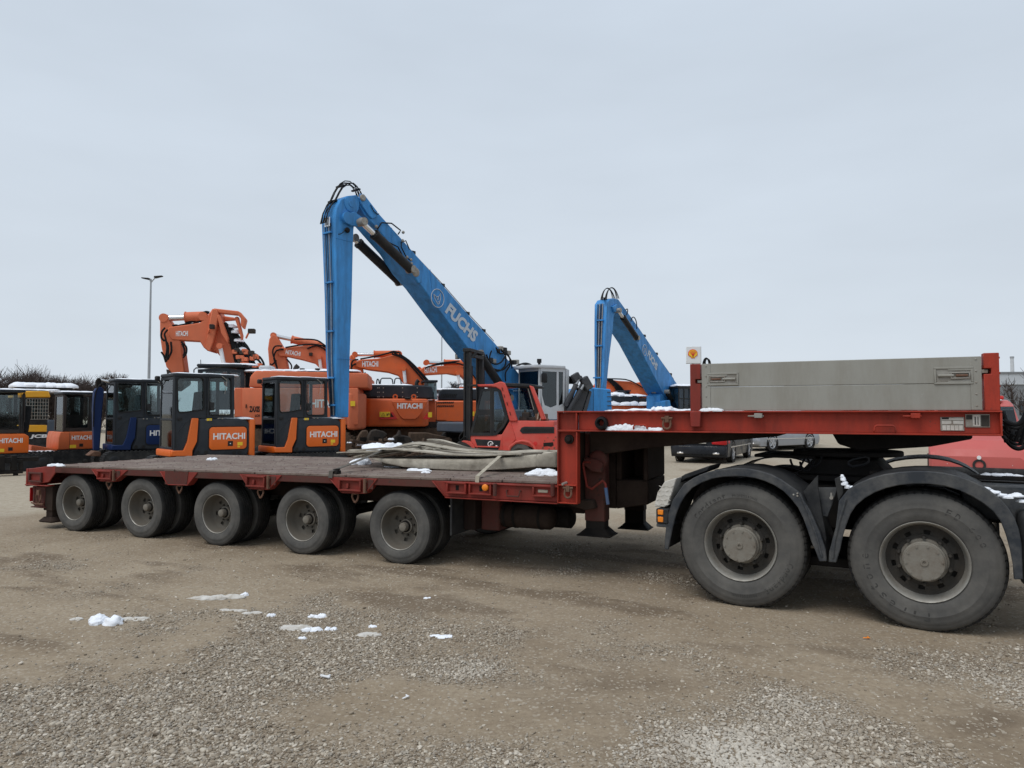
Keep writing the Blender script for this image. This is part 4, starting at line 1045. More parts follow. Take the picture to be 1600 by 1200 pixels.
# ------------------------------------------------------------------ snow
def snow_at(fr, x, y, z, bl, label, mt='snow', group=None):
    """a heap of blobs (dx, dy, rx, ry, rz) on one spot"""
    f = Fr(*(fr.M @ Vector((x, y, 0)))[:2], fr.a, z); m = MB()
    for i, (dx, dy, rx, ry, rz) in enumerate(bl): m.blob((dx, dy, 0), rx, ry, rz, i + int(abs(x)*17) % 13, n=22, m=10, amp=.42, fr=2.2)
    return solo('snow_patch', m, M[mt], f, label, 'snow', group or 'snow left on the trailer', ang=60)
def heap(w, d, h, n, seed):
    r = random.Random(seed); return [(lambda rx: (r.uniform(-.42, .42)*w, r.uniform(-.35, .35)*d, rx, max(.014, d*r.uniform(.28, .5)), min(h*r.uniform(.5, 1), rx*.85)))(w*r.uniform(.2, .4)) for _ in range(n + 2)]
for px, py, w, d, h, n, lb in ((566,724,.26,.20,.12,5,'white snow heap on deck under frayed left end of sheeting'), (612,729,.2,.12,.03,3,'thin snow smear on deck below the dark strap'), (655,735,.25,.10,.025,3,'snow crumbs in front of the sheeting, under its middle'),
    (735,733,.22,.10,.05,4,'snow lump by the blue scrap'), (771,735,.16,.08,.04,3,'little snow lump right of the beige strap'), (814,733,.24,.12,.07,4,'snow lump under right fold of the sheeting'), (846,736,.22,.14,.06,4,'snow pile on deck close to the gooseneck post'),
    (858,745,.36,.14,.07,6,'long snow ridge along deck edge against the gooseneck post'), (664,739,.10,.06,.02,2,'tiny snow crumb near middle of deck edge'), (331,715,.12,.1,.035,2,'small snow lump alone on far side of the rear deck'), (88,723,.22,.12,.03,3,'thin snow on tail corner of the deck')):
    x, y = T.tz(px, py, zd(0)); x = max(x, -5.7)
    snow_at(T, x, y, zd(x)+.004, heap(w, d, h, n, px), lb)
# on top of the sheeting
x, z = T.t(600, 699, yf+.75); snow_at(T, x, yf+.75, z-.035, heap(.52, .3, .10, 9, 77), 'white snow drift lying on top of the folded sheeting')
# on the lower flange of the gooseneck beam
x, z = T.t(986, 668, YS-.02); snow_at(T, x, YS-.006, 1.4620, [(-.20+.05*i, 0, .05, .024, .028+.03*math.exp(-((i-3)/2.6)**2)) for i in range(10)], 'white snow bank on the lower flange beside the black rubber ring')
for px, w, h, n, lb in ((1012,.45,.028,5,'flat snow strip on gooseneck top near the blue counterweight'), (1034,.20,.07,2,'round snow ball on gooseneck top left of the corner post'), (985,.35,.022,3,'low snow on gooseneck top right of the counterweight'), (1065,.28,.03,3,'snow crumbs against left corner post of the gooseneck'), (1112,.14,.03,2,'snow bit at left foot of the grey drop side')):
    x, z = T.t(px, 640, .3 if px < 1100 else YS-.02); snow_at(T, x, .3 if px < 1100 else YS-.022, 1.6415, heap(w, .3 if px < 1100 else .02, h, n, px), lb)
# on the yard
GS = ((165,972,.20,.13,.085,5,'snow','biggest white snow lump on the dirt at left'), (340,934,.34,.10,.03,8,'dirtysnow','long grainy snow patch on dirt below the third trailer wheel'), (379,930,.08,.05,.05,2,'snow','small snow ball right beside the long grainy snow patch'),
      (122,968,.10,.05,.018,2,'dirtysnow','thin snow smear left of the biggest snow lump'), (205,966,.22,.10,.010,5,'dirtysnow','melting grey snow right of the biggest snow lump'), (423,962,.07,.05,.035,2,'snow','small snow lump above the wide crusty snow patch'), (450,980,.26,.09,.016,7,'dirtysnow','wide crusty snow patch left of the snow cube'),
      (515,983,.08,.06,.055,2,'snow','bright snow cube on gravel, rightmost of its cluster'), (487,985,.12,.06,.03,3,'snow','snow scrap just left of the snow cube'), (495,963,.12,.05,.03,3,'snow','snow scrap up the slope behind the snow cube'), (471,997,.05,.03,.02,2,'snow','tiny snow crumb in front of the snow scrap'),
      (362,953,.18,.06,.008,4,'dirtysnow','faint melted snow stain between the lump and the grainy patch'), (395,957,.12,.06,.010,4,'dirtysnow','faint melted snow stain left of the small snow lump'), (576,991,.16,.08,.012,4,'dirtysnow','grey slush patch on gravel right of the snow cube'), (690,994,.16,.07,.012,4,'snow','flat snow flake patch on gravel nearest the middle'), (583,979,.06,.04,.02,2,'snow','snow crumb above the grey slush patch'), (668,936,.05,.02,.010,2,'snow','lone snow crumb on bare dirt below the fifth trailer wheel'))
for px, py, w, d, h, n, mt, lb in GS:
    x, y = ground_at(px, py); snow_at(WORLD, x, y, ground_z(x, y), heap(w, d, h, n, px), lb, mt, 'snow patches on the yard')
for px, py, L_, a, mt, lb in ((508,1060,.075,-.5,'signwhite','short white plastic stick lying on the gravel'), (634,1092,.05,.9,'signwhite','crumpled white paper scrap on the gravel'), (1354,1000,.05,0,'amber','orange cigarette end on dirt in front of the truck wheel')):
    x, y = ground_at(px, py); m = MB(); m.bar((-L_/2, 0, .012), (L_/2, 0, .012), L_*.2, L_*.13); m.bar((L_*.2, -.01, .014), (L_*.3, L_*.3, .018), L_*.2, .006)
    solo('litter', m, M[mt], Fr(x, y, a, ground_z(x, y)), lb, 'litter', bev=.002)
# ------------------------------------------------------------------ small excavators behind the trailer
def pane(name, pts, y, parent, fr, mt='glass', t=.008):
    m = MB(); m.prism(pts, y, y+t); return ob(name, m, M[mt], parent, fr=fr)
def window_wall(parent, fr, outline, holes, y, t, mt, gl='glass', bev=.006, name='cab_side'):
    """a wall plate with window openings bordered by frame bars, each opening glazed: built as strips between quads"""
    m = MB()
    bm = bmesh.new(); 
    vs = [bm.verts.new((x, 0, z)) for x, z in outline]; es = [bm.edges.new((vs[i], vs[(i+1) % len(vs)])) for i in range(len(vs))]
    for h in holes:
        hv = [bm.verts.new((x, 0, z)) for x, z in h]; es += [bm.edges.new((hv[i], hv[(i+1) % len(hv)])) for i in range(len(hv))]
    bmesh.ops.triangle_fill(bm, edges=es, use_beauty=True, use_dissolve=False)
    bm.verts.index_update(); bm.verts.ensure_lookup_table()
    V = [v.co.copy() for v in bm.verts]; F = [[v.index for v in f.verts] for f in bm.faces]; n = len(V)
    be = [(e.verts[0].index, e.verts[1].index) for e in bm.edges if len(e.link_faces) == 1]; bm.free()
    m.add([(v.x, y, v.z) for v in V] + [(v.x, y+t, v.z) for v in V], F + [[i+n for i in f[::-1]] for f in F] + [[a, b, b+n, a+n] for a, b in be])
    w = ob(name, m, M[mt], parent, fr=fr)
    for h in holes:
        cx = sum(p[0] for p in h)/len(h); cz = sum(p[1] for p in h)/len(h)
        pane('window_pane', [(cx + (x-cx)*.995, cz + (z-cz)*.995) for x, z in h], y + t*.4, w, fr, gl)
    return w
def rrect(x0, x1, z0, z1, r, n=4):
    P = []
    for cx, cz, a0 in ((x1-r, z1-r, 0), (x0+r, z1-r, 90), (x0+r, z0+r, 180), (x1-r, z0+r, 270)):
        for k in range(n+1):
            a = rad(a0 + 90*k/n); P.append((cx + r*math.cos(a), cz + r*math.sin(a)))
    return P
def track(parent, fr, x0, x1, y0, y1, h, mt='black', snow=False):
    m = MB(); r = h/2; P = rrect(x0, x1, .0, h, r*.98, 6); Q = rrect(x0+.05, x1-.05, .05, h-.05, (r-.05)*.98, 6)
    m.prism(P, y0, y1)
    tk = ob('track', m, M[mt], parent, fr=fr, bev=.01)
    g = MB(); n = len(P); per = []
    for i in range(n):
        a, b = Vector(P[i]), Vector(P[(i+1) % n]); k = max(1, int((b-a).length/.11))
        for j in range(k): per.append((a.lerp(b, j/k), (b-a)))
    for p, d in per:
        if d.length < 1e-6: continue
        d = d.normalized(); nrm = Vector((d.y, -d.x))
        g.bar((p.x + nrm.x*.01, y0-.01, p.y + nrm.y*.01), (p.x + nrm.x*.01, y1+.01, p.y + nrm.y*.01), .05, .035, up=(nrm.x, 0, nrm.y))
    ob('track_shoes', g, M['track' if mt != 'black' else 'black'], tk, fr=fr, kind='stuff')
    for k in range(4):
        x = x0 + r + (x1-x0-2*r)*k/3; c = MB(); rr = r*.62 if k in (0, 3) else r*.34; zz = r if k in (0, 3) else r*.55
        c.lathe([(-.03,.001),(-.03,rr*.5),(-.015,rr*.9),(.0,rr)], c=(x, y0, zz), n=16); ob('roller', c, M['mast'], tk, fr=fr)
    if snow:
        c = MB()
        for k in range(3): c.blob((x0 + .18 + .2*k, (y0+y1)/2, h-.01), .2, .16, .06, k, amp=.3)
        ob('snow_cover', c, M['snow'], tk, fr=fr)
    return tk
def rpoly(P, r=.07, n=3):
    Q = []; P = [Vector(p) for p in P]; k = len(P)
    for i in range(k):
        a, p, b = P[i-1], P[i], P[(i+1) % k]; u = a - p; v = b - p; d = min(r, u.length*.4, v.length*.4); u = p + u.normalized()*d; v = p + v.normalized()*d
        for j in range(n+1): t = j/n; q = u*(1-t)**2 + p*2*t*(1-t) + v*t*t; Q.append((q.x, q.y))
    return Q
def seam(parent, fr, name, pts, y, r=.008, mt_='blackprint', close=False):
    m = MB(); m.tube([(x, y, z) for x, z in pts], r, 5, close=close); return ob(name, m, M[mt_], parent, fr=fr)
R0 = Fr.at(272, 17.3, 43)
def mt(pts, y=0): return R0.ts(pts, y)
def mini(fr, label, main, dark, pan, seat=True, snow=True, panel_text=True, lamp=True, yellow=True, boom=False):
    e = thing('mini_excavator', label, 'excavator', fr, 'mini excavators parked in a row behind the trailer')
    W_ = 1.02
    out = mt([(273,588),(366,586),(365.5,653),(311,653),(302,672),(296,704),(271,704)])
    holes = [mt([(277,590),(318,590),(318.5,640),(312,641),(281,645),(278,641)]), mt([(327,590),(361,590),(361,649),(327,649)])]
    holes = [rpoly(h, .09) for h in holes]
    CS = window_wall(e, fr, out, holes, 0, .05, dark)
    for h in holes: seam(CS, fr, 'window_seal', h, -.003, .016, close=True)
    seam(CS, fr, 'door_seam', mt([(275,588.5),(274.5,640),(274,700)]), -.002, .007); seam(CS, fr, 'door_seam', mt([(322,588),(322.5,652)]), -.002, .009)
    seam(CS, fr, 'door_crease', mt([(277,676),(289,661),(300,654)]), -.004, .012, dark); seam(CS, fr, 'door_crease', mt([(277,676),(277,700)]), -.004, .010, dark)
    m = MB(); q = mt([(304,655)])[0]; m.lathe([(-.02,.001),(-.02,.045),(-.01,.06),(.0,.06)], c=(q[0]-.35, -.002, q[1]+.02), n=16); ob('door_handle', m, M['black'], CS)
    m = MB(); P = mt([(325,640),(325,600),(327,590)]); m.tube([(P[0][0], -.05, P[0][1]), (P[1][0], -.06, P[1][1]), (P[2][0], -.03, P[2][1])], .014, 6); ob('hand_rail', m, M['black'], e)
    m = MB(); P = mt([(346,588),(354,594)]); m.tube([(P[0][0], -.04, P[0][1]), (P[1][0], -.03, P[1][1])], .010, 5); m.tube([(P[1][0], -.03, P[1][1]), (P[1][0]-.05, -.03, P[1][1]-.35)], .006, 5); ob('wiper', m, M['greymetal'], e)
    x0 = out[0][0]; x1 = out[1][0]; zt = out[0][1]; zb = out[-1][1]
    window_wall(e, fr, [(x0+.06, zt), (x1, zt), (x1, zb+.5), (x0+.06, zb+.5)], [[(x0+.14, zt-.06), (x1-.08, zt-.06), (x1-.08, zt-.85), (x0+.14, zt-.85)]], W_-.05, .05, dark, name='cab_far_side')
    # front: frame with upper and lower glass, in the plane x = x0
    m = MB()
    for y0_, y1_ in ((.0505, .11), (W_-.06, W_)): m.box(x0-.012, x0+.05, y0_, y1_, zb, zt)
    zm = mt([(272,656)])[0][1]
    for z0, z1 in ((zb, zb+.07), (zm-.02, zm+.03), (zt-.07, zt)): m.box(x0-.010, x0+.048, .11, W_-.06, z0, z1)
    fw = ob('cab_front', m, M[dark], e, bev=.008)
    for z0, z1 in ((zb+.072, zm-.022), (zm+.032, zt-.072)): 
        m = MB(); m.box(x0+.005, x0+.013, .112, W_-.062, z0, z1); ob('windscreen_pane', m, M['glass'], fw)
    m = MB(); m.box(x1-.04, x1, .0505, W_-.051, zb+.45, zb+.62); m.box(x1-.04, x1, .0505, W_-.051, zt-.07, zt)
    m.box(x0+.06, x1-.05, .06, W_-.06, zb-.04, zb+.03); ob('cab_rear', m, M[dark], e)
    # roof
    m = MB(); m.prismz(rrect(x0-.03, x1+.03, -.03, W_+.03, .10), zt+.001, zt+.085); ob('cab_roof', m, M[dark], e, bev=.025, seg=2)
    if snow:
        m = MB()
        for k in range(5): m.blob((x0+.35+.28*k, .5 + .1*math.sin(k*2.1), zt+.08), .32, .40, .045, k, amp=.3)
        ob('roof_snow', m, M['snow'], e)
    if lamp:
        m = MB(); m.box(x0-.16, x0-.05, .9, 1.02, zt-.08, zt+.04); ob('work_lamp', m, M['black'], e, bev=.02)
        m = MB(); m.tube([(x0-.1, .95, zt-.03), (x0, .9, zt-.2), (x0, .9, zt-.3)], .012, 6); ob('lamp_arm', m, M['black'], e)
    # seat and levers inside
    if seat:
        m = MB(); m.prism([(x0+.28, zb+.55), (x0+.72, zb+.55), (x0+.80, zb+1.1), (x0+.84, zb+1.42), (x0+.70, zb+1.46), (x0+.64, zb+.8), (x0+.28, zb+.75)], .25, .75); ob('seat', m, M['seat'], e, bev=.05, seg=2)
        m = MB(); m.tube([(x0+.35, .4, zb+.1), (x0+.32, .4, zb+.72)], .014, 6); m.tube([(x0+.35, .65, zb+.1), (x0+.32, .65, zb+.72)], .014, 6); m.box(x0+.2, x0+.34, .72, .9, zb+.1, zb+.85)
        ob('levers', m, M['interior'], e)
    m = MB(); m.cyl((x0+.86, -.02, zt-.75), (x0+.86, -.02, zt-.1), .012, 6); m.box(x0+.845, x0+.95, -.03, .0, zt-.83, zt-.62); ob('mirror', m, M['black'], e, bev=.01)
    # engine body, stripe, counterweight
    body = mt([(311,653.5),(384,654),(391,661),(392,700),(386,713),(301,713),(309,692)], -.03)
    m = MB(); m.prism(body, -.03, 1.5); ob('engine_cover', m, M[dark], e, bev=.07, seg=3)
    for px_ in (309, 322, 366, 374): q = mt([(px_, 707)], -.03)[0]; m = MB(); m.lathe([(-.004,.045),(.0,.05)], c=(q[0], -.032, q[1]), n=14); m.disc(q, .045, -.0365, 14); ob('access_hole', m, M['blackprint'], e)
    m = MB(); m.prism(mt([(300,653.5),(310.5,653.5),(308,690),(301,704),(300.5,713),(268,713),(268,704.5),(287,704),(293,690)], -.045), -.045, .02)
    ob('body_stripe', m, M[main], e, bev=.012)
    m = MB(); sk = mt([(300.5,713),(250,713),(250,704),(300,704)], -.045); m.prism([(sk[0][0], sk[0][1]), (-.06, sk[0][1]), (-.06, sk[2][1]), (sk[0][0], sk[2][1])], .021, 1.12); ob('front_skirt', m, M[main], e, bev=.03, seg=2)
    c0 = mt([(386,654),(400,657),(402,713),(386,713)], -.03)
    m = MB(); xr = c0[1][0]
    m.prismz([(c0[0][0]+.06, -.05), (c0[0][0]+.22, -.03), (xr+.05, .25), (xr+.12, .75), (xr+.05, 1.25), (c0[0][0]+.06, 1.5)], c0[2][1], c0[0][1]-.02); ob('counterweight', m, M[main], e, bev=.035, seg=2)
    if snow:
        m = MB(); m.blob((c0[0][0]-.02, .15, c0[0][1]-.01), .24, .2, .05, 3, amp=.25); m.blob((c0[0][0]-.3, .45, c0[0][1]-.01), .3, .25, .04, 4, amp=.25); ob('body_snow', m, M['snow'], e)
    a, b = mt([(327,667.5),(385,701)], -.035); m = MB(); m.prism(rrect(a[0], b[0], b[1], a[1], .09), -.052, -.0305); pn = ob('fuel_panel', m, M[pan], e, bev=.012, seg=2)
    seam(pn, fr, 'panel_gap', rrect(a[0]-.015, b[0]+.015, b[1]-.015, a[1]+.015, .1), -.032, .010, close=True)
    if panel_text:
        a, b = mt([(333,687),(383,676)], -.055); text('lettering', 'HITACHI', M['white'], pn, fr, (a[0], -.0535, a[1]), (1, 0, 0), (0, 0, 1), b[0]-a[0], b[1]-a[1], ext=.003)
    a, b = mt([(356,697),(364,689)], -.055); m = MB(); m.box(a[0], b[0], -.056, -.0525, a[1], b[1]); ob('lock', m, M['blackprint'], pn); m = MB(); m.box(a[0]+.05, a[0]+.075, -.059, -.0562, a[1]+.05, a[1]+.075); ob('lock_key', m, M['white'], pn)
    if yellow:
        for bx in ((371,696,379,690.5), (371,699,375,697)):
            a, b = mt([bx[:2], bx[2:]], -.055); m = MB(); m.box(a[0], b[0], -.056, -.0525, a[1], b[1]); ob('warning_sticker', m, M['yellow'], pn)
        a, b = mt([(323,657.5),(331,653.8)], -.04); m = MB(); m.box(a[0], b[0], -.040, -.033, a[1], b[1]); ob('warning_sticker', m, M['yellow'], e)
    m = MB()
    for i, px in enumerate((322, 328, 341, 347)): 
        x, z = mt([(px, 651 if i > 1 else 653)], -.03)[0]; m.box(x-.015, x+.015, -.045, -.03, z-.06, z-.03)
    ob('cover_latches', m, M['greymetal'], e, kind='stuff')
    m = MB(); m.prismz(rrect(.05, xr-.1, .15, 1.35, .3), .50, mt([(300,713)])[0][1]); ob('slew_ring', m, M['black'], e)
    for y in (-.10, 1.10): track(e, fr, -.25, 2.05, y, y+.42, .52)
    return e
m3 = mini(R0, 'orange and charcoal mini excavator standing between the navy one and the blue stick', 'mini', 'charcoal', 'mini')
E4 = Fr.at(432, 19.0, 40)
m4 = mini(E4, 'orange and charcoal mini excavator standing partly behind the big blue stick', 'mini', 'charcoal', 'mini')
B3 = Fr.at(179, 20.3, 41)
mb_ = mini(B3, 'navy blue mini excavator with its boom folded up in front of the cab', 'navy', 'charcoal', 'navy', yellow=False)
# navy boom standing in front of the navy machine
def ts(pts, y): return B3.ts(pts, y)
y_ = .55
m = MB(); m.prism(ts([(145.5,640),(147,612),(151,606),(158,604),(163,609),(160,640),(156,704),(147,704)], y_), y_, y_+.22); BO = ob('boom', m, M['navy'], mb_, bev=.02)
m = MB(); m.prism(ts([(151,607),(150,596),(154,590),(158,592),(160,604)], y_+.03), y_+.03, y_+.19); ob('boom_head', m, M['blackmetal'], mb_, bev=.015)
m = MB(); m.cyl(B3.t3(155, 593, y_+.1), B3.t3(184, 600, y_+.1), .035, 10); ob('stick_cylinder', m, M['chrome'], mb_)
for k in range(3): m = MB(); m.tube(bez(B3.t3(158, 600, y_-.03), B3.t3(147-k, 608, y_-.05), B3.t3(148, 625+5*k, y_-.06), B3.t3(146, 655+6*k, y_-.03), 12), .016, 6); ob('hose', m, M['hose'], mb_)
m = MB(); m.prism(ts([(136,712),(146,704),(157,706),(157,713)], y_), y_-.1, y_+.35); ob('swing_post', m, M['rustmetal'], mb_, bev=.02)

# two older ones at the left with open dark cabs
R2 = Fr.at(93, 21.8, 46)
def m2t(pts, y=0): return R2.ts(pts, y)
def mini_b(fr, label, main, text_on=True, snowy=True):
    e = thing('mini_excavator', label, 'excavator', fr, 'mini excavators parked in a row behind the trailer')
    out = m2t([(101,616),(145,616),(145,673),(93,673),(93,700),(86,697),(88,660),(99,640)])
    x0 = m2t([(101,616)])[0][0]; x1 = m2t([(145,616)])[0][0]; zt = out[0][1]; zb = m2t([(93,674)])[0][1]; W_ = 1.0
    window_wall(e, fr, [(x0, zt), (x1, zt), (x1, zb), (x0-.02, zb)], [[(x0+.07, zt-.07), (x0+.66, zt-.07), (x0+.66, zb+.10), (x0+.05, zb+.10)], [(x0+.80, zt-.07), (x1-.06, zt-.07), (x1-.06, zb+.30), (x0+.80, zb+.30)]], 0, .05, 'darkbrown')
    m = MB(); m.tube([(x0+.72, -.05, zb+.2), (x0+.72, -.06, zt-.5), (x0+.72, -.03, zt-.2)], .014, 6); ob('hand_rail', m, M['black'], e)
    for k in (0, 1): seam(e, fr, 'door_seam', [(x0+.69+.05*k, zt-.02), (x0+.69+.05*k, zb+.02)], -.003, .008)
    window_wall(e, fr, [(x0, zt), (x1, zt), (x1, zb), (x0, zb)], [[(x0+.07, zt-.07), (x1-.1, zt-.07), (x1-.1, zb+.5), (x0+.07, zb+.5)]], W_-.05, .05, 'darkbrown', name='cab_far_side')
    m = MB()
    for y0_, y1_ in ((.0505, .09), (W_-.09, W_)): m.box(x0-.02, x0+.03, y0_, y1_, zb-.45, zt)
    m.box(x0-.018, x0+.028, .09, W_-.09, zt-.07, zt); m.box(x0-.018, x0+.028, .09, W_-.09, zb-.05, zb+.02); m.prism([(x0-.02, zb), (x0-.02, zb-.5), (x0+.05, zb-.5), (x0+.05, zb)], .1, W_-.1)
    fw = ob('cab_front', m, M['darkbrown'], e, bev=.006)
    m = MB(); m.box(x0, x0+.008, .092, W_-.092, zb+.022, zt-.072); ob('windscreen_pane', m, M['glass'], fw)
    m = MB(); m.prismz(rrect(x0-.06, x1+.04, -.04, W_+.04, .1), zt+.001, zt+.075); ob('cab_roof', m, M['charcoal'], e, bev=.02, seg=2)
    m = MB()
    for k in range(5): m.blob((x0+.45+.25*k, .5, zt+.07), .30, .42, .05, k, amp=.25)
    ob('roof_snow', m, M['snow'], e)
    m = MB(); m.prism([(x0+.55, zb+.0), (x0+.95, zb+.0), (x0+1.02, zb+.75), (x0+.9, zb+.78), (x0+.82, zb+.2), (x0+.55, zb+.15)], .3, .75); ob('seat', m, M['seat'], e, bev=.05, seg=2)
    b0 = m2t([(93,675),(144,675),(144,701),(93,701)])
    m = MB(); xr = b0[1][0]+.12; m.prism([(b0[0][0]+.02, b0[0][1]), (xr-.1, b0[0][1]), (xr, b0[0][1]-.08), (xr, b0[2][1]), (b0[0][0]-.04, b0[2][1]), (b0[0][0]-.03, b0[0][1]-.2)], -.05, 1.35); BD = ob('body_cover', m, M[main], e, bev=.03, seg=2)
    m = MB(); s = m2t([(71,694),(93,694),(93,711),(71,711)]); m.prism([(b0[0][0]-.045, b0[2][1]+.02), (-.70, s[1][1]), (-.72, s[2][1]+.04), (-.1, s[2][1]-.02), (b0[0][0]-.045, s[2][1])], -.03, 1.2); ob('front_skirt', m, M[main], e, bev=.03, seg=2)
    m = MB(); m.prism([(b0[0][0]-.02, b0[2][1]-.005), (xr, b0[2][1]-.005), (xr-.05, b0[2][1]-.2), (b0[0][0]+.02, b0[2][1]-.2)], -.03, 1.3); ob('lower_guard', m, M['black'], e, bev=.02)
    m = MB(); m.box(b0[0][0]+.26, b0[0][0]+.27, -.054, -.0505, b0[2][1]+.01, b0[0][1]-.02); ob('panel_joint', m, M['blackprint'], BD)
    if text_on:
        a, b = m2t([(112,687.5),(143,682)], -.06); text('lettering', 'HITACHI', M['white'], BD, fr, (a[0], -.053, a[1]), (1, 0, 0), (0, 0, 1), b[0]-a[0], .135, ext=.003)
    a, b = m2t([(124,698),(130,693)], -.06); m = MB(); m.box(a[0], b[0], -.058, -.051, a[1], b[1]); ob('lock', m, M['blackprint'], BD)
    a, b = m2t([(109,700),(119,695)], -.06); m = MB(); m.box(a[0], b[0], -.057, -.051, a[1], b[1]); ob('warning_sticker', m, M['yellow'], BD)
    m = MB(); m.prismz(rrect(.1, 1.4, .15, 1.05, .3), .42, b0[2][1]-.19); ob('slew_ring', m, M['black'], e)
    track(e, fr, -.85, 1.6, -.12, .22, .46, snow=snowy); track(e, fr, -.85, 1.6, .98, 1.32, .46)
    return e
mini_b(R2, 'dark orange mini excavator with brown cab and snow on its front track', 'minired')
E1 = Fr.at(-24, 19.4, 44)
e1 = mini_b(E1, 'orange mini excavator with open cab cut off by the left picture edge', 'mini', snowy=False)
f = Fr.at(-20, 18.2, 40); a, b = f.ts([(0,716),(36,742)])
m = MB()
for (p, q, c, d) in frame_poly(-.3, b[0], .05, .42, .09): m.box(p, q, 0, .12, c, d)
for x in (.35, b[0]-.2): m.box(x-.06, x+.06, -.02, .3, .14, .52)
m.box(-.3, b[0]+.35, .1, .3, .36, .46); m.box(-.2, -.1, .02, .2, -.02, .05); m.box(b[0]-.2, b[0]-.1, .02, .2, -.02, .05)
solo('attachment_frame', m, M['blackmetal'], f, 'black steel frame on the gravel in front of the leftmost orange machine', 'steel frame', bev=.01)
# yellow machine
J = Fr.at(22, 24.8, 40)
e = thing('backhoe_loader', 'yellow and black machine with wire window guards between two orange ones', 'loader', J)
m = MB(); P = J.ts([(20,611),(76,611),(79,621),(20,621)]); m.prism(P, -.05, 1.7); ob('cab_roof', m, M['jcb'], e, bev=.03)
m = MB(); 
for k in range(6): m.blob((P[0][0]+.3+.32*k, .5, P[0][1]-.01), .36, .5, .07, k, amp=.25)
ob('roof_snow', m, M['snow'], e)
o_ = J.ts([(20,621),(76,621),(74,664),(20,664)]); 
window_wall(e, J, o_, [J.ts([(24,624),(60,624),(60,655),(24,655)]), J.ts([(63,624),(73,624),(72,655),(63,655)])], 0, .05, 'black')
window_wall(e, J, [(x, z) for x, z in o_], [J.ts([(24,624),(73,624),(71,655),(24,655)])], 1.5, .05, 'black', name='cab_far_side')
gd = MB(); a, b = J.t(42, 623, -.03), J.t(75, 655, -.03)
for k in range(9): x = a[0] + (b[0]-a[0])*k/8; gd.cyl((x, -.03, b[1]), (x, -.03, a[1]), .008, 5)
for k in range(7): z = b[1] + (a[1]-b[1])*k/6; gd.cyl((a[0], -.036, z), (b[0], -.036, z), .008, 5)
ob('window_guard', gd, M['greymetal'], e, kind='stuff')
for (z0, z1, mt_) in ((664.0, 674.8, 'jcb'), (675.2, 689.8, 'blackprint'), (690.2, 702, 'jcb')):
    P = J.ts([(18,z0),(73,z0),(73,z1),(18,z1)]); m = MB(); m.prism(P, -.08 if mt_ == 'jcb' else -.06, 1.6); bb = ob('body_panel', m, M[mt_], e, bev=.02)
    if mt_ == 'blackprint':
        a, b = J.t(46, 686, -.07), J.t(74, 678.5, -.07); text('lettering', 'JCB', M['white'], bb, J, (a[0], -.064, a[1]), (1, 0, 0), (0, 0, 1), b[0]-a[0], b[1]-a[1], ext=.003, bold=.05, shear=.15)
m = MB(); m.prism(J.ts([(20,702),(70,702),(70,718),(20,718)]), .05, 1.5); ob('lower_body', m, M['black'], e, bev=.02)
track(e, J, -.2, 2.2, -.1, .4, .7); track(e, J, -.2, 2.2, 1.2, 1.7, .7)
# canopy machine with snow
Q = Fr.at(26, 28.0, 38)
e = thing('canopy_roller', 'tall dark machine under a flat black canopy thick with snow at far left', 'machine', Q)
P = Q.ts([(26,604),(114,604),(114,613),(26,613)]); x0, x1, z0, z1 = P[0][0], P[1][0], P[3][1], P[0][1]
m = MB(); m.box(x0, x1, 0, 1.8, z0, z1); ob('canopy', m, M['black'], e, bev=.03)
m = MB()
for k in range(11): m.blob((x0 + .1 + (x1-x0-.2)*k/10, .35 + .2*(k % 2), z1-.01), .34, .45, .20, k, amp=.2)
for k in range(8): m.blob((x0 + .2 + (x1-x0-.4)*k/7, 1.2, z1-.01), .4, .5, .20, k+3, amp=.2)
ob('canopy_snow', m, M['snow'], e)
for x in (x0+.2, x1-.25):
    for y in (.1, 1.6): m = MB(); m.box(x, x+.07, y, y+.07, .9, z0); ob('post', m, M['black'], e)
m = MB(); m.prism([(x0, .5), (x1, .5), (x1, 1.3), (x0+1.1, 1.35), (x0+.9, 1.1), (x0, 1.0)], .1, 1.7); ob('body', m, M['slate'], e, bev=.05)
for x in (x0+.1, x1-.1): m = MB(); m.lathe([(0,.001),(0,.6),(1.6,.6),(1.6,.001)], c=(x, .1, .6), n=28); ob('drum', m, M['greymetal'], e)
# ------------------------------------------------------------------ tall blue material handlers
def ram(parent, fr, p0, p1, r, frac=.55, names=('cylinder_barrel', 'cylinder_rod'), mt_='hyd', rod='chrome'):
    eye = 'greymetal' if mt_ == 'hyd' else mt_
    p0, p1 = Vector(p0), Vector(p1); q = p0.lerp(p1, frac)
    m = MB(); m.cyl(p0, q, r, 16); m.tube([q.lerp(p0, .04), q], r*1.12, 16); b = ob(names[0], m, M[mt_], parent, fr=fr)
    m = MB(); m.cyl(q, p1, r*.55, 12); ob(names[1], m, M[rod], parent, fr=fr)
    m = MB(); d = Vector((0, r*1.0, 0)); m.cyl(p1 - d, p1 + d, r*.8, 14); m.cyl(p0 - d, p0 + d, r*.8, 14); ob('cylinder_eye', m, M[eye], b, fr=fr)
    return b
def hose_bundle(parent, fr, paths, r=.022, name='hose', mt_='hose'):
    for p in paths:
        m = MB(); m.tube(p, r, 7); ob(name, m, M[mt_], parent, fr=fr)
def pin(parent, fr, px, py, y, r, mt_='greymetal'):
    x, z = fr.t(px, py, y); m = MB(); m.lathe([(-.05,.001),(-.05,r*.8),(-.03,r),(.01,r)], c=(x, y, z), n=20); ob('pin', m, M[mt_], parent, fr=fr)
F1 = Fr.at(524, 20.0, 52)
G1 = thing('material_handler', 'big blue material handler with tall folded boom and pale grey cab behind the forklift', 'material handler', F1, 'blue material handlers')
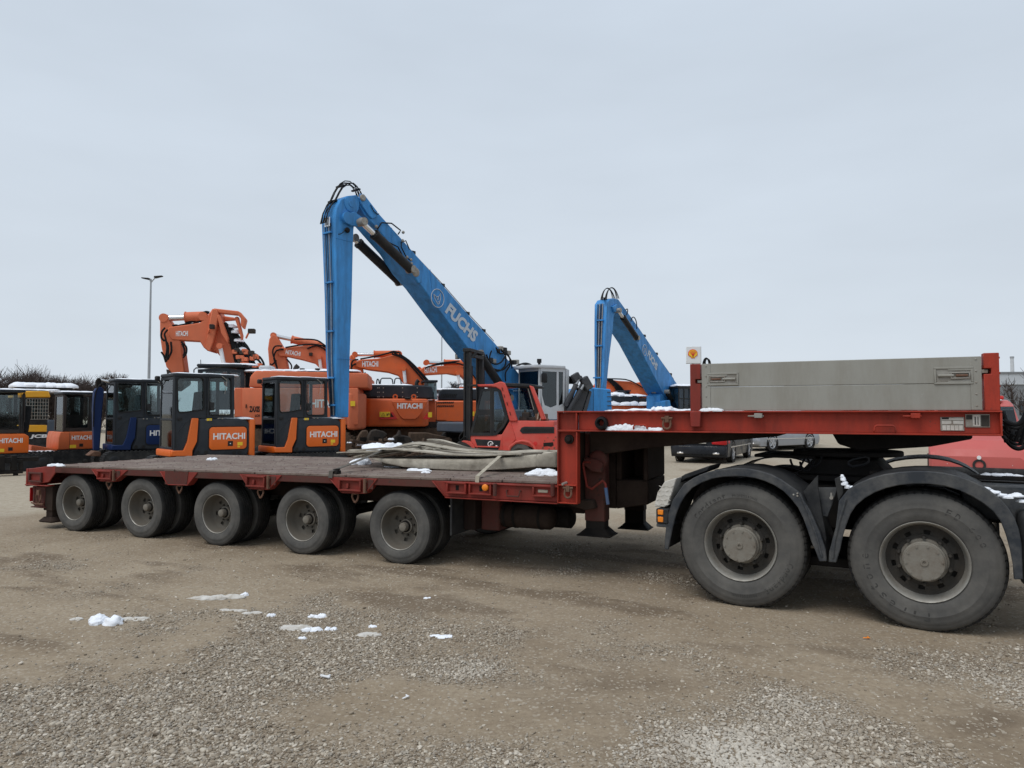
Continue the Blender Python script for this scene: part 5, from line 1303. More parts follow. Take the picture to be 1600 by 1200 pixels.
# stick: wide at the elbow, slim at the tip
sp = [(528,652),(525.5,560),(526,460),(523.5,342),(526,325),(532,312),(543,306),(557,304.5),(563,311),(561,327),(556,336),(553,358),(552,380),(550.4,460),(547,560),(545,652)]
P = F1.ts(sp)
wy = [.36,.48,.56,.62,.62,.60,.56,.52,.52,.55,.6,.62,.62,.56,.48,.36]
m = MB(); m.prism(P, 0, wy); ST = ob('stick', m, M['fuchs'], G1, bev=.02)
ct = F1.t(548, 319, 0)
m = MB(); m.lathe([(-.035,.001),(-.035,.20),(-.02,.235),(.01,.24)], c=(ct[0], 0, ct[1]), n=28); m.lathe([(-.055,.001),(-.055,.09),(-.03,.10)], c=(ct[0], 0, ct[1]), n=20); ob('elbow_boss', m, M['fuchs'], ST, fr=F1)
m = MB(); m.prism(F1.ts([(539,339),(545,333),(553,331),(568,342),(569,349),(563,354),(547,353)], -.06), -.10, .02); ob('cylinder_bracket', m, M['fuchs'], ST, bev=.015, fr=F1)
a = F1.t3(541.5, 341, -.03); m = MB(); m.cyl(a + Vector((0, -.08, 0)), a + Vector((0, .05, 0)), .17, 22); ob('bracket_boss', m, M['fuchs'], ST, fr=F1)
m = MB(); x, z = F1.t(542, 357, -.03); m.blob((x, -.05, z-.05), .09, .05, .08, 2, flat=False, amp=.1); ob('sensor', m, M['hose'], ST, fr=F1)
# pipes and clamps down the outer face (it faces left: the plane through the left outline edge)
def edge_x(z):                                   # the outer edge of the stick at height z
    E = [P[0], P[1], P[2], P[3], P[4], P[5]]
    for a, b in zip(E, E[1:]):
        if min(a[1], b[1]) <= z <= max(a[1], b[1]): return a[0] + (b[0]-a[0])*(z-a[1])/(b[1]-a[1])
    return E[0][0] if z < E[0][1] else E[-1][0]
def wid(z): return .36 + (.62-.36)*max(0, min(1, (z-P[0][1])/(P[3][1]-P[0][1])))
zT, zB = P[3][1]-.1, P[0][1]+.05
for k, f_ in enumerate((.24, .37, .50, .63, .76)):
    m = MB(); Z = [zB + (zT-zB)*i/10 for i in range(11)]
    m.tube([(edge_x(z)-.045, wid(z)*f_, z) for z in Z], .013 if k % 2 else .010, 7); ob('pipe', m, M['greymetal' if k in (1, 4) else 'mast'], ST, fr=F1)
for py in (362, 440, 517, 590, 633):
    z = F1.t(525, py)[1]; w_ = wid(z); m = MB(); m.box(edge_x(z)-.085, edge_x(z)-.002, w_*.20, w_*.80, z-.025, z+.025); ob('pipe_clamp', m, M['fuchs'], ST, bev=.006, fr=F1)
m = MB(); z0 = F1.t(525, 345)[1]
for k, f_ in enumerate((.30, .44, .58)):
    m = MB(); x0 = edge_x(z0)-.05; m.cyl((x0, wid(z0)*f_, z0-.14), (x0, wid(z0)*f_, z0+.12), .032, 8); ob('pipe_union', m, M['chrome'], ST, fr=F1)
# hoses looping over the elbow
hp = [F1.t3(x, y, .3) for x, y in ((505,349),(507.5,334),(513,322),(519,314),(524,303),(530,293),(538,288),(546,288),(553,293),(559,301),(562,307))]
hp = [hp[0]] + [p for i in range(1, len(hp)) for p in (hp[i-1].lerp(hp[i], .5), hp[i])]
for k in range(6):
    dy = -.13 + .052*k; rr = random.Random(k); lift = .05*(k % 3)
    m = MB(); n_ = len(hp)-1; m.tube([p + Vector((.10*math.sin(math.pi*i/n_)*(k % 2), dy, lift*math.sin(math.pi*i/n_))) for i, p in enumerate(hp)], .015, 7); ob('hose', m, M['hose'], ST, fr=F1)
for px, py, s_ in ((519.5,314.5,.26),(532,291,.16),(556,297,.16)):
    q = F1.t3(px, py, .3); m = MB(); m.bar(q - Vector((0, .18, 0)), q + Vector((0, .18, 0)), .08, .045); ob('hose_clamp', m, M['hyd'], ST, fr=F1, bev=.01)
m = MB(); m.tube(bez(F1.t3(516, 363, .3), F1.t3(524, 367, -.02), F1.t3(534, 369, -.05), F1.t3(540, 358, -.08), 10), .012, 6); ob('cable', m, M['hose'], ST, fr=F1)
# boom
bo = [(560,316),(563,308),(568,304.5),(588,328),(632,377),(696,449),(735,494),(775,537),(811,583),(818,600),(806,612),(788,606),(772,592),(725,535),(692,491),(660,447),(640,424),(620,392),(590,357),(570,334)]
P2 = F1.ts(bo); m = MB(); m.prism(P2, .02, .80); BO = ob('boom', m, M['fuchs'], G1, bev=.02)
m = MB(); m.prism(F1.ts([(562,303),(568,303.5),(589,331),(588,339),(581,342),(574,335),(563,318)], -.02), -.05, .018); ob('elbow_plate', m, M['fuchs'], BO, bev=.012, fr=F1)
pin(BO, F1, 566.5, 309, -.05, .10)
pin(BO, F1, 565, 347, -.16, .13)
m = MB(); m.prism(F1.ts([(640,421),(646,417),(656,425),(659,441),(653,443)], -.1), -.14, .018); ob('cylinder_bracket', m, M['fuchs'], BO, bev=.02, fr=F1)
pin(BO, F1, 649.5, 425.5, -.16, .14)
ram(G1, F1, F1.t3(642, 421, -.20), F1.t3(565, 347, -.20), .145, .76)
ram(G1, F1, F1.t3(625, 441, .98), F1.t3(552, 372, .98), .145, .9)
for pts, r in (([(590,358),(596,348),(612,349),(626,360),(622,366)], .022), ([(591,365),(606,378),(622,386),(628,398)], .02), ([(627,378),(627,386),(634,400),(640,406)], .02), ([(627,379),(634,376),(640,390)], .018), ([(579,320),(584,330),(590,335),(592,334)], .014)):
    q = [F1.t3(x, y, -.08) for x, y in pts]; q = [q[0]] + [p for a, b in zip(q, q[1:]) for p in (a.lerp(b, .5), b)]
    m = MB(); m.tube(q, r, 7); ob('hose', m, M['hose'], BO, fr=F1)
m = MB(); 
for px, py in ((588,354),(630,363),(629,376),(636,402),(642,406),(643,412)): q = F1.t3(px, py, -.08); m.blob(q, .05, .05, .05, 1, flat=False, amp=.1, n=8, m=6)
ob('hose_fittings', m, M['greymetal'], BO, fr=F1, kind='stuff')
# pipes along the top of the boom
for k, y0 in enumerate((.12, .22, .32)):
    T_ = [(645,393),(696,447),(735,492),(775,535)]; m = MB(); m.tube([Vector((x, y0, z+.05)) for x, z in F1.ts(T_, .02)], .016, 6); ob('pipe', m, M['greymetal'], BO, fr=F1)
for px, py in ((648,396),(694,447),(733,491),(758,518)):
    x, z = F1.t(px, py, .02); m = MB(); m.box(x-.08, x+.08, .05, .40, z-.02, z+.09); ob('pipe_clamp', m, M['hyd'], BO, fr=F1, bev=.01)
# lettering and round emblem on the boom side
u0 = F1.t3(694, 491, .0); u1 = F1.t3(741, 537, .0); d = (u1 - u0).normalized(); up = Vector((-d.z, 0, d.x))
h_ = .44
a = F1.t3(695, 487.5, -.0); b = F1.t3(741, 536.5, -.0)
text('lettering', 'FUCHS', M['silver_letter'], BO, F1, Vector((a.x, .012, a.z)), (b - a), Vector((-(b-a).z, 0, (b-a).x)), (b-a).length, h_, ext=.006, bold=.05, shear=.1)
c = F1.t3(684, 466, .0); m = MB(); R_ = .30
def on_boom(du, dv): return Vector((c.x, .006, c.z)) + d*du + up*dv
m.tube([on_boom(R_*math.cos(t), R_*math.sin(t)) for t in [2*math.pi*k/32 for k in range(32)]], .014, 6, close=True)
for pts in ([(-.16,.14),(-.05,.05),(.05,.05),(.16,.14),(.13,-.02),(.03,-.19),(-.03,-.19),(-.13,-.02),(-.16,.14)], [(-.05,.05),(0,-.06),(.05,.05)], [(-.03,-.12),(.03,-.12)]):
    q = [on_boom(x*math.cos(.7)-y*math.sin(.7), x*math.sin(.7)+y*math.cos(.7)) for x, y in pts]; m.tube(q, .013, 6)
ob('emblem', m, M['silver_letter'], BO, fr=F1)
m = MB(); x, z = F1.t(716, 556, .9); m.box(x-.1, x+.06, .86, .98, z-.12, z+.08); ob('work_lamp', m, M['greymetal'], BO, fr=F1, bev=.02)
# lift cylinders below the boom, fittings and hoses at its foot
for y_ in (-.06, .86): ram(G1, F1, F1.t3(795, 622, y_), F1.t3(748, 552, y_), .15, .95)
for pts in ([(760,554),(764,563),(773,569),(783,566),(790,556)], [(768,548),(765,560),(770,575),(785,578),(796,568)], [(783,546),(790,556),(789,572),(778,580),(768,574)], [(775,543),(780,552),(790,553),(798,562),(800,576)], [(786,549),(795,556),(797,570),(790,582),(790,596)], [(757,560),(758,572),(766,582),(776,583)]):
    q = [F1.t3(x, y, -.10) for x, y in pts]; P_ = []
    for i in range(len(q)-1):
        p0, p3 = q[max(i-1, 0)], q[min(i+2, len(q)-1)]
        for k in range(4): t = k/4; P_.append(.5*((2*q[i]) + (q[i+1]-p0)*t + (2*p0-5*q[i]+4*q[i+1]-p3)*t*t + (3*q[i]-p0-3*q[i+1]+p3)*t**3))
    m = MB(); m.tube(P_ + [q[-1]], .028, 7); ob('hose', m, M['hose'], BO, fr=F1)
# weld seams across the box sections
for a_, b_ in (((672,421),(676,464)), ((733,494),(748,562)), ((612,356),(612,380))): m = MB(); m.tube([F1.t3(*a_, .016), F1.t3(*b_, .016)], .012, 5); ob('weld_seam', m, M['fuchs'], BO, fr=F1)
for py in (372, 560): m = MB(); z_ = F1.t(525, py)[1]; m.tube([Vector((edge_x(z_)+.01, -.003, z_)), Vector((F1.t(549.5, py)[0]-.01, -.003, z_))], .011, 5); ob('weld_seam', m, M['fuchs'], ST, fr=F1)
for k, (px, py) in enumerate(((781,544),(787,546),(793,551),(802,566),(806,565),(776,548),(770,564),(765,562))):
    x, z = F1.t(px, py, .1); m = MB(); m.box(x-.1, x+.1, .0, .3, z-.09, z+.07); ob('valve', m, M['hyd' if k % 2 else 'greymetal'], BO, fr=F1, bev=.02)
for k in range(3): m = MB(); m.tube(bez(F1.t3(806, 573, .3+.1*k), F1.t3(812+3*k, 566, .3), F1.t3(824, 568-2*k, .2), F1.t3(832+4*k, 577, .2), 10), .03, 7); ob('hose', m, M['hose'], BO, fr=F1)
# cab
C1 = Fr.at(843, 25.6, 34)
ct_ = lambda pts, y=0: C1.ts(pts, y)
CB = G1
sideo = ct_([(843,575),(883,576),(882,634),(880,655),(850,655),(846,625)])
window_wall(CB, C1, sideo, [ct_([(847,580),(870,581),(870,633),(861,637),(851,633),(847,618)]), ct_([(873,581),(880,581),(880,631),(873,634)])], 0, .06, 'cabwhite', 'glassdark', name='cab_side')
m = MB(); zt = sideo[0][1]; x1 = sideo[1][0]
Fv = 1.25
window_wall(CB, C1, sideo, [ct_([(847,580),(880,581),(880,631),(861,637),(851,633),(847,618)])], Fv, .06, 'cabwhite', 'glassdark', name='cab_far_side')
# front face, seen at left, leaning: corner posts, sill, big pane
yl = Fv + .06; fx = -.34
zb = ct_([(846,655)])[0][1]; zs = ct_([(846,640)])[0][1]
m = MB()
m.loft([(-.02, 0, zb), (.06, 0, zb), (.06, .06, zb), (-.02, .06, zb)], [(-.02, 0, zt), (.06, 0, zt), (.06, .06, zt), (-.02, .06, zt)])
m.loft([(-.05, yl-.06, zb), (.05, yl-.06, zb), (.05, yl, zb), (-.05, yl, zb)], [(-.02, yl-.06, zt), (.06, yl-.06, zt), (.06, yl, zt), (-.02, yl, zt)])
m.box(-.015, .05, .061, yl-.061, zb, zs); m.box(-.015, .05, .061, yl-.061, zt-.1, zt)
cf = ob('cab_front', m, M['cabwhite'], CB, fr=C1, bev=.01)
m = MB(); m.box(.0, .012, .062, yl-.062, zs+.002, zt-.102); ob('windscreen_pane', m, M['glassdark'], cf, fr=C1)
m = MB(); m.prismz(rrect(-.30, x1+.05, -.05, yl+.05, .14), zt+.001, zt+.12); ob('cab_roof', m, M['cabwhite'], CB, fr=C1, bev=.03, seg=2)
m = MB(); m.box(.4, 1.0, .3, .8, zt+.121, zt+.16); ob('roof_hatch', m, M['cabwhite'], CB, fr=C1, bev=.02)
m = MB(); m.cyl((.1, .15, zt+.12), (.1, .15, zt+.20), .05, 12); m.cyl((.1, .15, zt+.20), (.1, .15, zt+.34), .085, 14); ob('beacon', m, M['hyd'], CB, fr=C1)
m = MB(); a, b = ct_([(847,583),(855,598)], -.12); m.box(a[0], b[0], -.14, -.06, b[1], a[1]); ob('mirror', m, M['hyd'], CB, fr=C1, bev=.03, seg=2)
m = MB(); m.prism([(.55, zs-.1), (1.0, zs-.1), (1.1, zs+.75), (.95, zs+.8), (.85, zs+.1), (.55, zs+.05)], .35, .85); ob('seat', m, M['seat'], CB, fr=C1, bev=.05)
m = MB(); m.box(.02, x1-.02, .065, Fv-.01, zb, zb+.05); m.box(x1-.06, x1-.001, .0605, Fv-.001, zb, zt); ob('cab_rear', m, M['cabwhite'], CB, fr=C1)
m = MB(); m.box(-.05, x1+.1, -.03, yl, 1.0, zb-.005); ob('cab_base', m, M['slate'], CB, fr=C1, bev=.03)
m = MB(); m.prism(ct_([(884,575),(890,578),(888,655),(884,655)], .03), .03, Fv); ob('cab_back_panel', m, M['cabwhite'], CB, fr=C1, bev=.02)
# dark folded arms between cab and counterweight
A1 = Fr.at(898, 26.3, 12)
for pts, y, t_ in (([(880,660),(912,593),(917,597),(922,606),(904,660)], .1, .25), ([(882,640),(903,585),(908,588),(886,648)], .0, .14), ([(905,662),(921,610),(925,612),(912,662)], .05, .2)):
    m = MB(); m.prism(A1.ts(pts, y), y, y+t_); ob('folded_arm', m, M['grapple'], G1, bev=.02, fr=A1)
for (p0, p1) in (((884,632),(906,590)), ((888,642),(914,598))): ram(G1, A1, A1.t3(*p0, -.1), A1.t3(*p1, -.1), .09, .75, mt_='grapple', rod='pole')
for (p0, p1, w_) in (((911,590),(921,608),.3), ((897,584),(903,595),.25)): m = MB(); m.bar(A1.t3(*p0, -.02), A1.t3(*p1, -.02), w_, .3); ob('arm_knuckle', m, M['grapple'], G1, fr=A1, bev=.03)
for k in range(6): m = MB(); m.tube(bez(A1.t3(884+2*k, 600, .3), A1.t3(880+3*k, 586, .3), A1.t3(895, 584+2*k, .2), A1.t3(896+2*k, 600+3*k, .1), 10), .035, 6); ob('hose', m, M['hose'], G1, fr=A1)
# counterweight and chassis
W1 = Fr.at(912, 26.6, 20)
pts = W1.ts([(922,605),(955,608),(957,643),(957,662),(905,662),(908,643)]); 
m = MB(); m.prism(pts, 0, 2.2); CW = ob('counterweight', m, M['fuchs'], G1, bev=.04, fr=W1)
m = MB(); a = W1.t(927, 606, -.01); b = W1.t(927, 660, -.01); m.box(a[0]-.008, a[0]+.008, -.008, .002, b[1], a[1]-.03); ob('panel_joint', m, M['hyd'], CW, fr=W1)
for k in range(5):
    a = W1.t(950, 612 + 7*k, -.01); m = MB(); m.box(a[0]-.03, a[0]+.20, -.03, .004, a[1]-.03, a[1]); ob('louvre', m, M['slate'], CW, fr=W1, bev=.006)
m = MB(); m.box(-3.0, 3.0, -.2, 2.2, .95, 1.30); ob('chassis', m, M['slate'], G1, fr=C1, bev=.05)
for x in (-2.3, 1.2, 3.0):
    for y in (-.3, 1.9): m = MB(); m.lathe([(0,.001),(0,.25),(.05,.3),(0,.42),(.03,.52),(.45,.52),(.48,.42),(.48,.001)], c=(x, y, .52), n=32); ob('wheel', m, M['tyre'], G1, fr=C1)
m = MB(); m.box(-1.0, 3.6, .3, 1.9, 1.30, 1.75); ob('turntable', m, M['slate'], G1, fr=C1, bev=.05)
# the boom foot bracket joins boom and turntable
m = MB(); m.prism(F1.ts([(790,596),(818,596),(826,640),(790,640)], .1), .1, .75); ob('boom_foot', m, M['fuchs'], G1, fr=F1, bev=.03)

# second one, further off
F2 = Fr.at(945, 30.5, 58)
G2 = thing('material_handler', 'farther blue material handler standing behind the gooseneck, left of the white scallop sign', 'material handler', F2, 'blue material handlers')
Ps = F2.ts([(941,625),(943,590),(945,540),(947,500),(948.5,474),(952,468),(958,466),(966,467.5),(967,476),(962,486),(959,496),(957,520),(952,560),(946,625)])
wy = [.36,.42,.5,.56,.6,.58,.55,.52,.52,.55,.6,.58,.5,.36]
m = MB(); m.prism(Ps, 0, wy); S2 = ob('stick', m, M['fuchs'], G2, bev=.02)
for k, f_ in enumerate((.3, .42, .54, .68)):
    m = MB(); m.tube([(a[0]-.05, w_*f_, a[1]) for a, w_ in zip(Ps[:5], wy[:5])], .02, 6); ob('pipe', m, M['hyd' if k % 2 else 'greymetal'], S2)
for i in (1, 2, 3):
    a = Ps[i]; m = MB(); m.box(a[0]-.10, a[0]-.004, .1, .45, a[1]-.03, a[1]+.03); ob('pipe_clamp', m, M['fuchs'], S2)
for k in range(6):
    q = bez(F2.t3(943, 478, .28), F2.t3(940+2*(k % 3), 448-2*(k % 2), .28), F2.t3(954+3*(k % 3), 438+2.5*(k % 2), .28), F2.t3(962, 467, .28), 14); m = MB(); m.tube([p + Vector((0, -.16 + .064*k, 0)) for p in q], .018, 6); ob('hose', m, M['hose'], S2)
m = MB(); m.bar(F2.t3(944, 466, .05), F2.t3(944, 466, .55), .08, .08); ob('hose_clamp', m, M['hyd'], S2)
m = MB(); m.prism(F2.ts([(957,479),(964,475),(968,480),(968,485),(960,488)], -.08), -.10, .01); ob('cylinder_bracket', m, M['fuchs'], S2, bev=.02)
Pb = F2.ts([(960,475),(963,467),(967,467.5),(981,487),(1001,515),(1022,546),(1045,580),(1058,599),(1062,625),(1048,628),(1036,613),(1016,575),(996,536),(978,508)])
m = MB(); m.prism(Pb, .02, .95); B2 = ob('boom', m, M['fuchs'], G2, bev=.02)
ram(G2, F2, F2.t3(995, 528, -.15), F2.t3(966, 485, -.15), .13, .75)
ram(G2, F2, F2.t3(976, 534, 1.1), F2.t3(957, 500, 1.1), .13, .92)
m = MB(); m.prism(F2.ts([(986,517),(993,513),(999,522),(998,534)], -.08), -.12, .018); ob('cylinder_bracket', m, M['fuchs'], B2, bev=.02)
for k, (p, q, r_, s_) in enumerate((((986,502),(988,488),(996,498),(995,514)), ((978,484),(981,480),(982,486),(979,492)))):
    m = MB(); m.tube(bez(F2.t3(*p, -.05), F2.t3(*q, -.05), F2.t3(*r_, -.05), F2.t3(*s_, -.05), 10), .024, 6); ob('hose', m, M['hose'], B2)
for y0 in (.15, .3): m = MB(); m.tube([Vector((x, y0, z+.06)) for x, z in F2.ts([(985,492),(1010,527),(1035,564),(1056,594)], .02)], .022, 6); ob('pipe', m, M['hyd'], B2)
for px, py in ((1009,526),(1028,554),(1050,586)): x, z = F2.t(px, py, .02); m = MB(); m.box(x-.1, x+.1, .05, .45, z-.02, z+.1); ob('pipe_clamp', m, M['hyd'], B2)
a = F2.t3(1011.5, 556, 0); b = F2.t3(1026, 580, 0)
text('lettering', 'FUCHS', M['silver_letter'], B2, F2, Vector((a.x, .012, a.z)), (b - a), Vector((-(b-a).z, 0, (b-a).x)), (b-a).length, .40, ext=.006, bold=.05, shear=.1)
c = F2.t3(1007.5, 547, 0); m = MB(); m.tube([Vector((c.x + .26*math.cos(t), .004, c.z + .26*math.sin(t))) for t in [2*math.pi*k/24 for k in range(24)]], .016, 5, close=True); m.tube([Vector((c.x + x, .004, c.z + z)) for x, z in ((-.12,.1),(-.03,-.14),(.03,-.14),(.12,.1),(0,.04),(-.12,.1))], .014, 5); ob('emblem', m, M['silver_letter'], B2)
for y_ in (-.1, .95): ram(G2, F2, F2.t3(1058, 642, y_), F2.t3(1042, 612, y_), .13, .9)
ram(G2, F2, F2.t3(1034, 640, .5), F2.t3(1022, 612, .5), .11, .9)
m = MB(); m.prism(F2.ts([(1030,618),(1060,600),(1064,640),(1064,660),(1030,660)], .1), .1, .8); ob('boom_foot', m, M['fuchs'], G2, bev=.05)
C2 = Fr.at(1060, 36.5, 15); m = MB(); P = C2.ts([(1060,606),(1082,604),(1082,640),(1060,640)]); m.prism(P, 0, 1.4); ob('cab', m, M['glassdark'], G2, fr=C2)
m = MB(); m.box(P[0][0]-.05, P[1][0]+1.0, -.02, 1.42, P[0][1], P[0][1]+.10); ob('cab_roof', m, M['black'], G2, fr=C2)
m = MB()
for k in range(4): m.blob((P[0][0]+.2+.3*k, .5, P[0][1]+.09), .3, .5, .13, k, amp=.2)
ob('roof_snow', m, M['snow'], G2, fr=C2)
m = MB()
for z in (.0, .5, .98): m.box(P[0][0]-.02, P[1][0]+.5, -.03, -.002, P[3][1] + (P[0][1]-P[3][1])*z - .03, P[3][1] + (P[0][1]-P[3][1])*z + .03)
for x in (.0, .5, 1.0): m.box(P[0][0]+x*.6-.02, P[0][0]+x*.6+.03, -.028, -.003, P[3][1], P[0][1])
ob('cab_frame', m, M['black'], G2, fr=C2)
for k in range(3): m = MB(); m.tube(bez(C2.t3(1098+2*k, 570, .2), C2.t3(1100, 555, .2), C2.t3(1108+2*k, 556+2*k, .2), C2.t3(1108+k, 572, .2), 8), .035, 6); ob('hose', m, M['hose'], G2, fr=C2)
m = MB(); P = C2.ts([(1030,628),(1047,625),(1050,645),(1028,645)], -.5); m.prism(P, -.5, .2); ob('blue_hood', m, M['fuchs'], G2, fr=C2, bev=.03)
m = MB(); m.box(-2, 4, -.3, 2.2, .9, 1.4); ob('chassis', m, M['slate'], G2, fr=C2)
for x in (-1.5, 2.5):
    for y in (-.35, 2.0): m = MB(); m.lathe([(0,.001),(0,.42),(.03,.52),(.45,.52),(.48,.42),(.48,.001)], c=(x, y, .52), n=28); ob('wheel', m, M['tyre'], G2, fr=C2)
# ------------------------------------------------------------------ large orange excavators
def rope(pts, n=3):
    P = [Vector(p) for p in pts]; Q = []
    for i in range(len(P)-1):
        a, b = P[max(i-1, 0)], P[min(i+2, len(P)-1)]; p, q = P[i], P[i+1]
        for k in range(n):
            t = k/n; Q.append(.5*((2*p) + (q-a)*t + (2*a-5*p+4*q-b)*t*t + (3*p-a-3*q+b)*t**3))
    return Q + [P[-1]]
def hose_on(parent, fr, pts, y, r=.03, name='hose', mt_='hose'):
    m = MB(); m.tube(rope([fr.t3(p[0], p[1], y + (p[2] if len(p) > 2 else 0)) for p in pts]), r, 6); return ob(name, m, M[mt_], parent, fr=fr)
Z1 = Fr.at(388, 25.0, 8)
X1 = thing('large_excavator', 'big faded orange excavator with frame-backed folded boom, tallest orange boom', 'excavator', Z1, 'large excavators behind the row of small ones')
yb = 1.35
Pf = lambda pts, y=yb: Z1.ts(pts, y)
m = MB(); m.prism(Pf([(249,502),(250.5,497),(254.5,493),(259.5,495.5),(269,510),(276,520),(282,534),(288.5,582),(268,584),(259,573),(252,545),(249,524)]), yb+.03, yb+.60); SK = ob('stick', m, M['hitfade'], X1, bev=.04)
m = MB(); m.prism(Pf([(268,582),(289,580),(292,600),(275,612),(262,596),(258,576)]), yb+.05, yb+.55); ob('stick_end', m, M['scrap'], X1, bev=.04)
m = MB(); m.prism(Pf([(263,511),(290,507.5),(313,504),(322,496),(332,482),(338,484),(327,530),(325,549),(318,543),(312,533.5),(268,531),(262,522)]), yb, yb+.45); BF = ob('boom', m, M['hitfade'], X1, bev=.03)
a = Z1.t3(275, 525.5, yb-.01); b = Z1.t3(294, 517.5, yb-.01); text('lettering', 'HITACHI', M['white'], BF, Z1, (a.x, yb-.012, a.z), (1, 0, 0.03), (-.03, 0, 1), b.x-a.x, b.z-a.z, ext=.006)
m = MB(); m.prism(Pf([(331,482),(338,483),(342,492),(333,535),(328,549.5),(324,548),(320,543),(326,510)], yb-.15), yb-.15, yb+.9); ob('boom_frame', m, M['hitfade'], X1, bev=.03)
m = MB(); m.prism(Pf([(333,481.5),(373,486),(384,499),(380,514),(376,508),(376,497),(371,492),(342,489)], yb-.1), yb-.1, yb+.25); m.prism(Pf([(339,492),(366,496),(369,500),(341,502)], yb+.6), yb+.6, yb+.8); ob('boom_crown', m, M['hitfade'], X1, bev=.03)
m = MB(); m.prism(Pf([(366,496),(371,494),(378,524),(377,531),(372,514)], yb), yb, yb+.3); m.prism(Pf([(339,492),(343,492),(356,528),(355,536),(345,520)], yb-.2), yb-.2, yb+.1); ob('frame_strut', m, M['hitfade'], X1, bev=.02)
m = MB(); m.prism(Pf([(337,496),(352,505),(358,532),(366,556),(378,578),(388,592),(384,612),(366,606),(358,588),(352,576),(345,558),(336,548),(328,546)], yb+.1), yb+.1, yb+.7); LB = ob('lower_boom', m, M['hitfade'], X1, bev=.03)
ram(X1, Z1, Z1.t3(319, 495, yb+.2), Z1.t3(258, 497.5, yb+.2), .20, .48, mt_='hitfade')
ram(X1, Z1, Z1.t3(356, 600, yb-.2), Z1.t3(344, 541, yb-.2), .13, .3, mt_='hitfade', rod='white')
ram(X1, Z1, Z1.t3(362, 600, yb+.9), Z1.t3(350, 541, yb+.9), .13, .3, mt_='hitfade', rod='white')
for pts in ([(258,512),(253,518),(252,527),(257,533)], [(262,515),(257,522),(259,530),(261,545),(258,560)], [(257,531),(262,537),(263,550),(260,565)], [(283,534),(291,542),(291,552),(286,559)], [(284,537),(288,545),(288,552),(286,556)], [(252,550),(256,556),(259,566)], [(267,534),(268,548),(265,556),(262,562)]): hose_on(SK, Z1, pts, yb-.25, .035)
for pts in ([(262,511),(275,508),(283,510),(295,503),(306,501)], [(266,514),(282,508),(294,506),(308,498),(318,492)], [(307,492),(316,489),(322,487),(327,488)], [(310,496),(320,490),(327,489)], [(296,508),(310,503),(318,497)]): hose_on(BF, Z1, pts, yb+.1, .035)
for k in range(12):
    r_ = random.Random(k+50); x0 = 351 + 2.0*k
    pts = [(x0*.55+352*.45, 504+1.0*k), (358+1.9*k, 520+1.2*k), (364+2.2*k, 545+r_.uniform(-3, 3)), (368+2.6*k, 566+r_.uniform(-4, 4)), (376+2.6*k, 590+r_.uniform(-5, 3))]
    hose_on(LB, Z1, pts, yb+.05+.05*k, .05)
for k in range(22):
    r_ = random.Random(k+90); px, py = 362+34*r_.random(), 545+30*r_.random(); px += (py-545)*.45
    q = Z1.t3(px, py, yb-.05); m = MB(); m.box(q.x-.09, q.x+.09, q.y-.1, q.y+.12, q.z-.07, q.z+.08); ob('valve', m, M['hitfade' if k % 3 else 'scrap'], LB, bev=.02)
for pts in ([(398,555),(406,558),(412,568),(413,578)], [(396,560),(404,563),(409,572),(409,580)], [(388,585),(398,572),(410,572),(420,580)], [(384,590),(392,576),(404,576),(416,586)]): hose_on(LB, Z1, pts, yb-.1, .04)
m = MB()
for px, py, r_ in ((362,512,.22),(367,521,.25),(372,534,.22),(366,536,.15),(378,548,.2)): q = Z1.t3(px, py, yb+.3); m.blob(q, r_, r_, r_*.6, int(px), amp=.35)
ob('snow_lump', m, M['snow'], LB)
for (x0, y0, x1, y1) in ((328,507,335,514), (388,514,399,521)):
    a, b = Z1.t(x0, y1, yb-.3), Z1.t(x1, y0, yb-.3); m = MB(); m.box(a[0], b[0], yb-.42, yb-.2, a[1], b[1]); wl = ob('work_lamp', m, M['scrap'], X1, bev=.02)
    m = MB(); m.bar((a[0], yb-.3, a[1]), (a[0]-.12, yb-.1, a[1]-.15), .05, .05); ob('lamp_bracket', m, M['hitfade'], wl)
# upper body
m = MB(); m.prism(Z1.ts([(390,588),(398,579),(418,579),(575,583),(575,606),(388,605)]), .05, 2.7); ob('engine_hood', m, M['hitfade'], X1, bev=.06, seg=2)
m = MB(); m.prism(Z1.ts([(378,606),(560,606),(560,664),(378,664)]), 0, 2.8); BD = ob('body_side', m, M['hitfade'], X1, bev=.05, seg=2)
a = Z1.t(556, 613); b = Z1.t(556, 672); m = MB(); xr = a[0]
m.prismz([(xr-.3, -.05), (xr-.05, 0), (xr+.12, .25), (xr+.25, .9), (xr+.25, 2.0), (xr+.1, 2.6), (xr-.3, 2.85)], b[1], a[1]); CW = ob('counterweight', m, M['hitfade'], X1, bev=.1, seg=3)
a, b = Z1.t(547.5, 634.5, -.1), Z1.t(556.5, 626.5, -.1); m = MB(); m.box(a[0], b[0]-.04, -.075, -.045, a[1], b[1]); ob('warning_sticker', m, M['yellow'], CW)
a, b = Z1.t(389.5, 644, 0), Z1.t(406, 634.5, 0); text('lettering', 'ZAXIS', M['blackprint'], BD, Z1, (a[0], -.003, a[1]), (1, 0, 0), (0, 0, 1), b[0]-a[0], b[1]-a[1], ext=.004, bold=.045)
a, b = Z1.t(398.5, 651.5, 0), Z1.t(406, 647.5, 0); text('lettering', 'LCH', M['blackprint'], BD, Z1, (a[0], -.003, a[1]), (1, 0, 0), (0, 0, 1), b[0]-a[0], b[1]-a[1], ext=.004, bold=.045)
a, b = Z1.t(486, 637, 0), Z1.t(513, 624, 0); text('lettering', 'HITACHI', M['white'], BD, Z1, (a[0], -.003, a[1]), (1, 0, 0), (0, 0, 1), (b[0]-a[0])*1.9, b[1]-a[1], ext=.004)
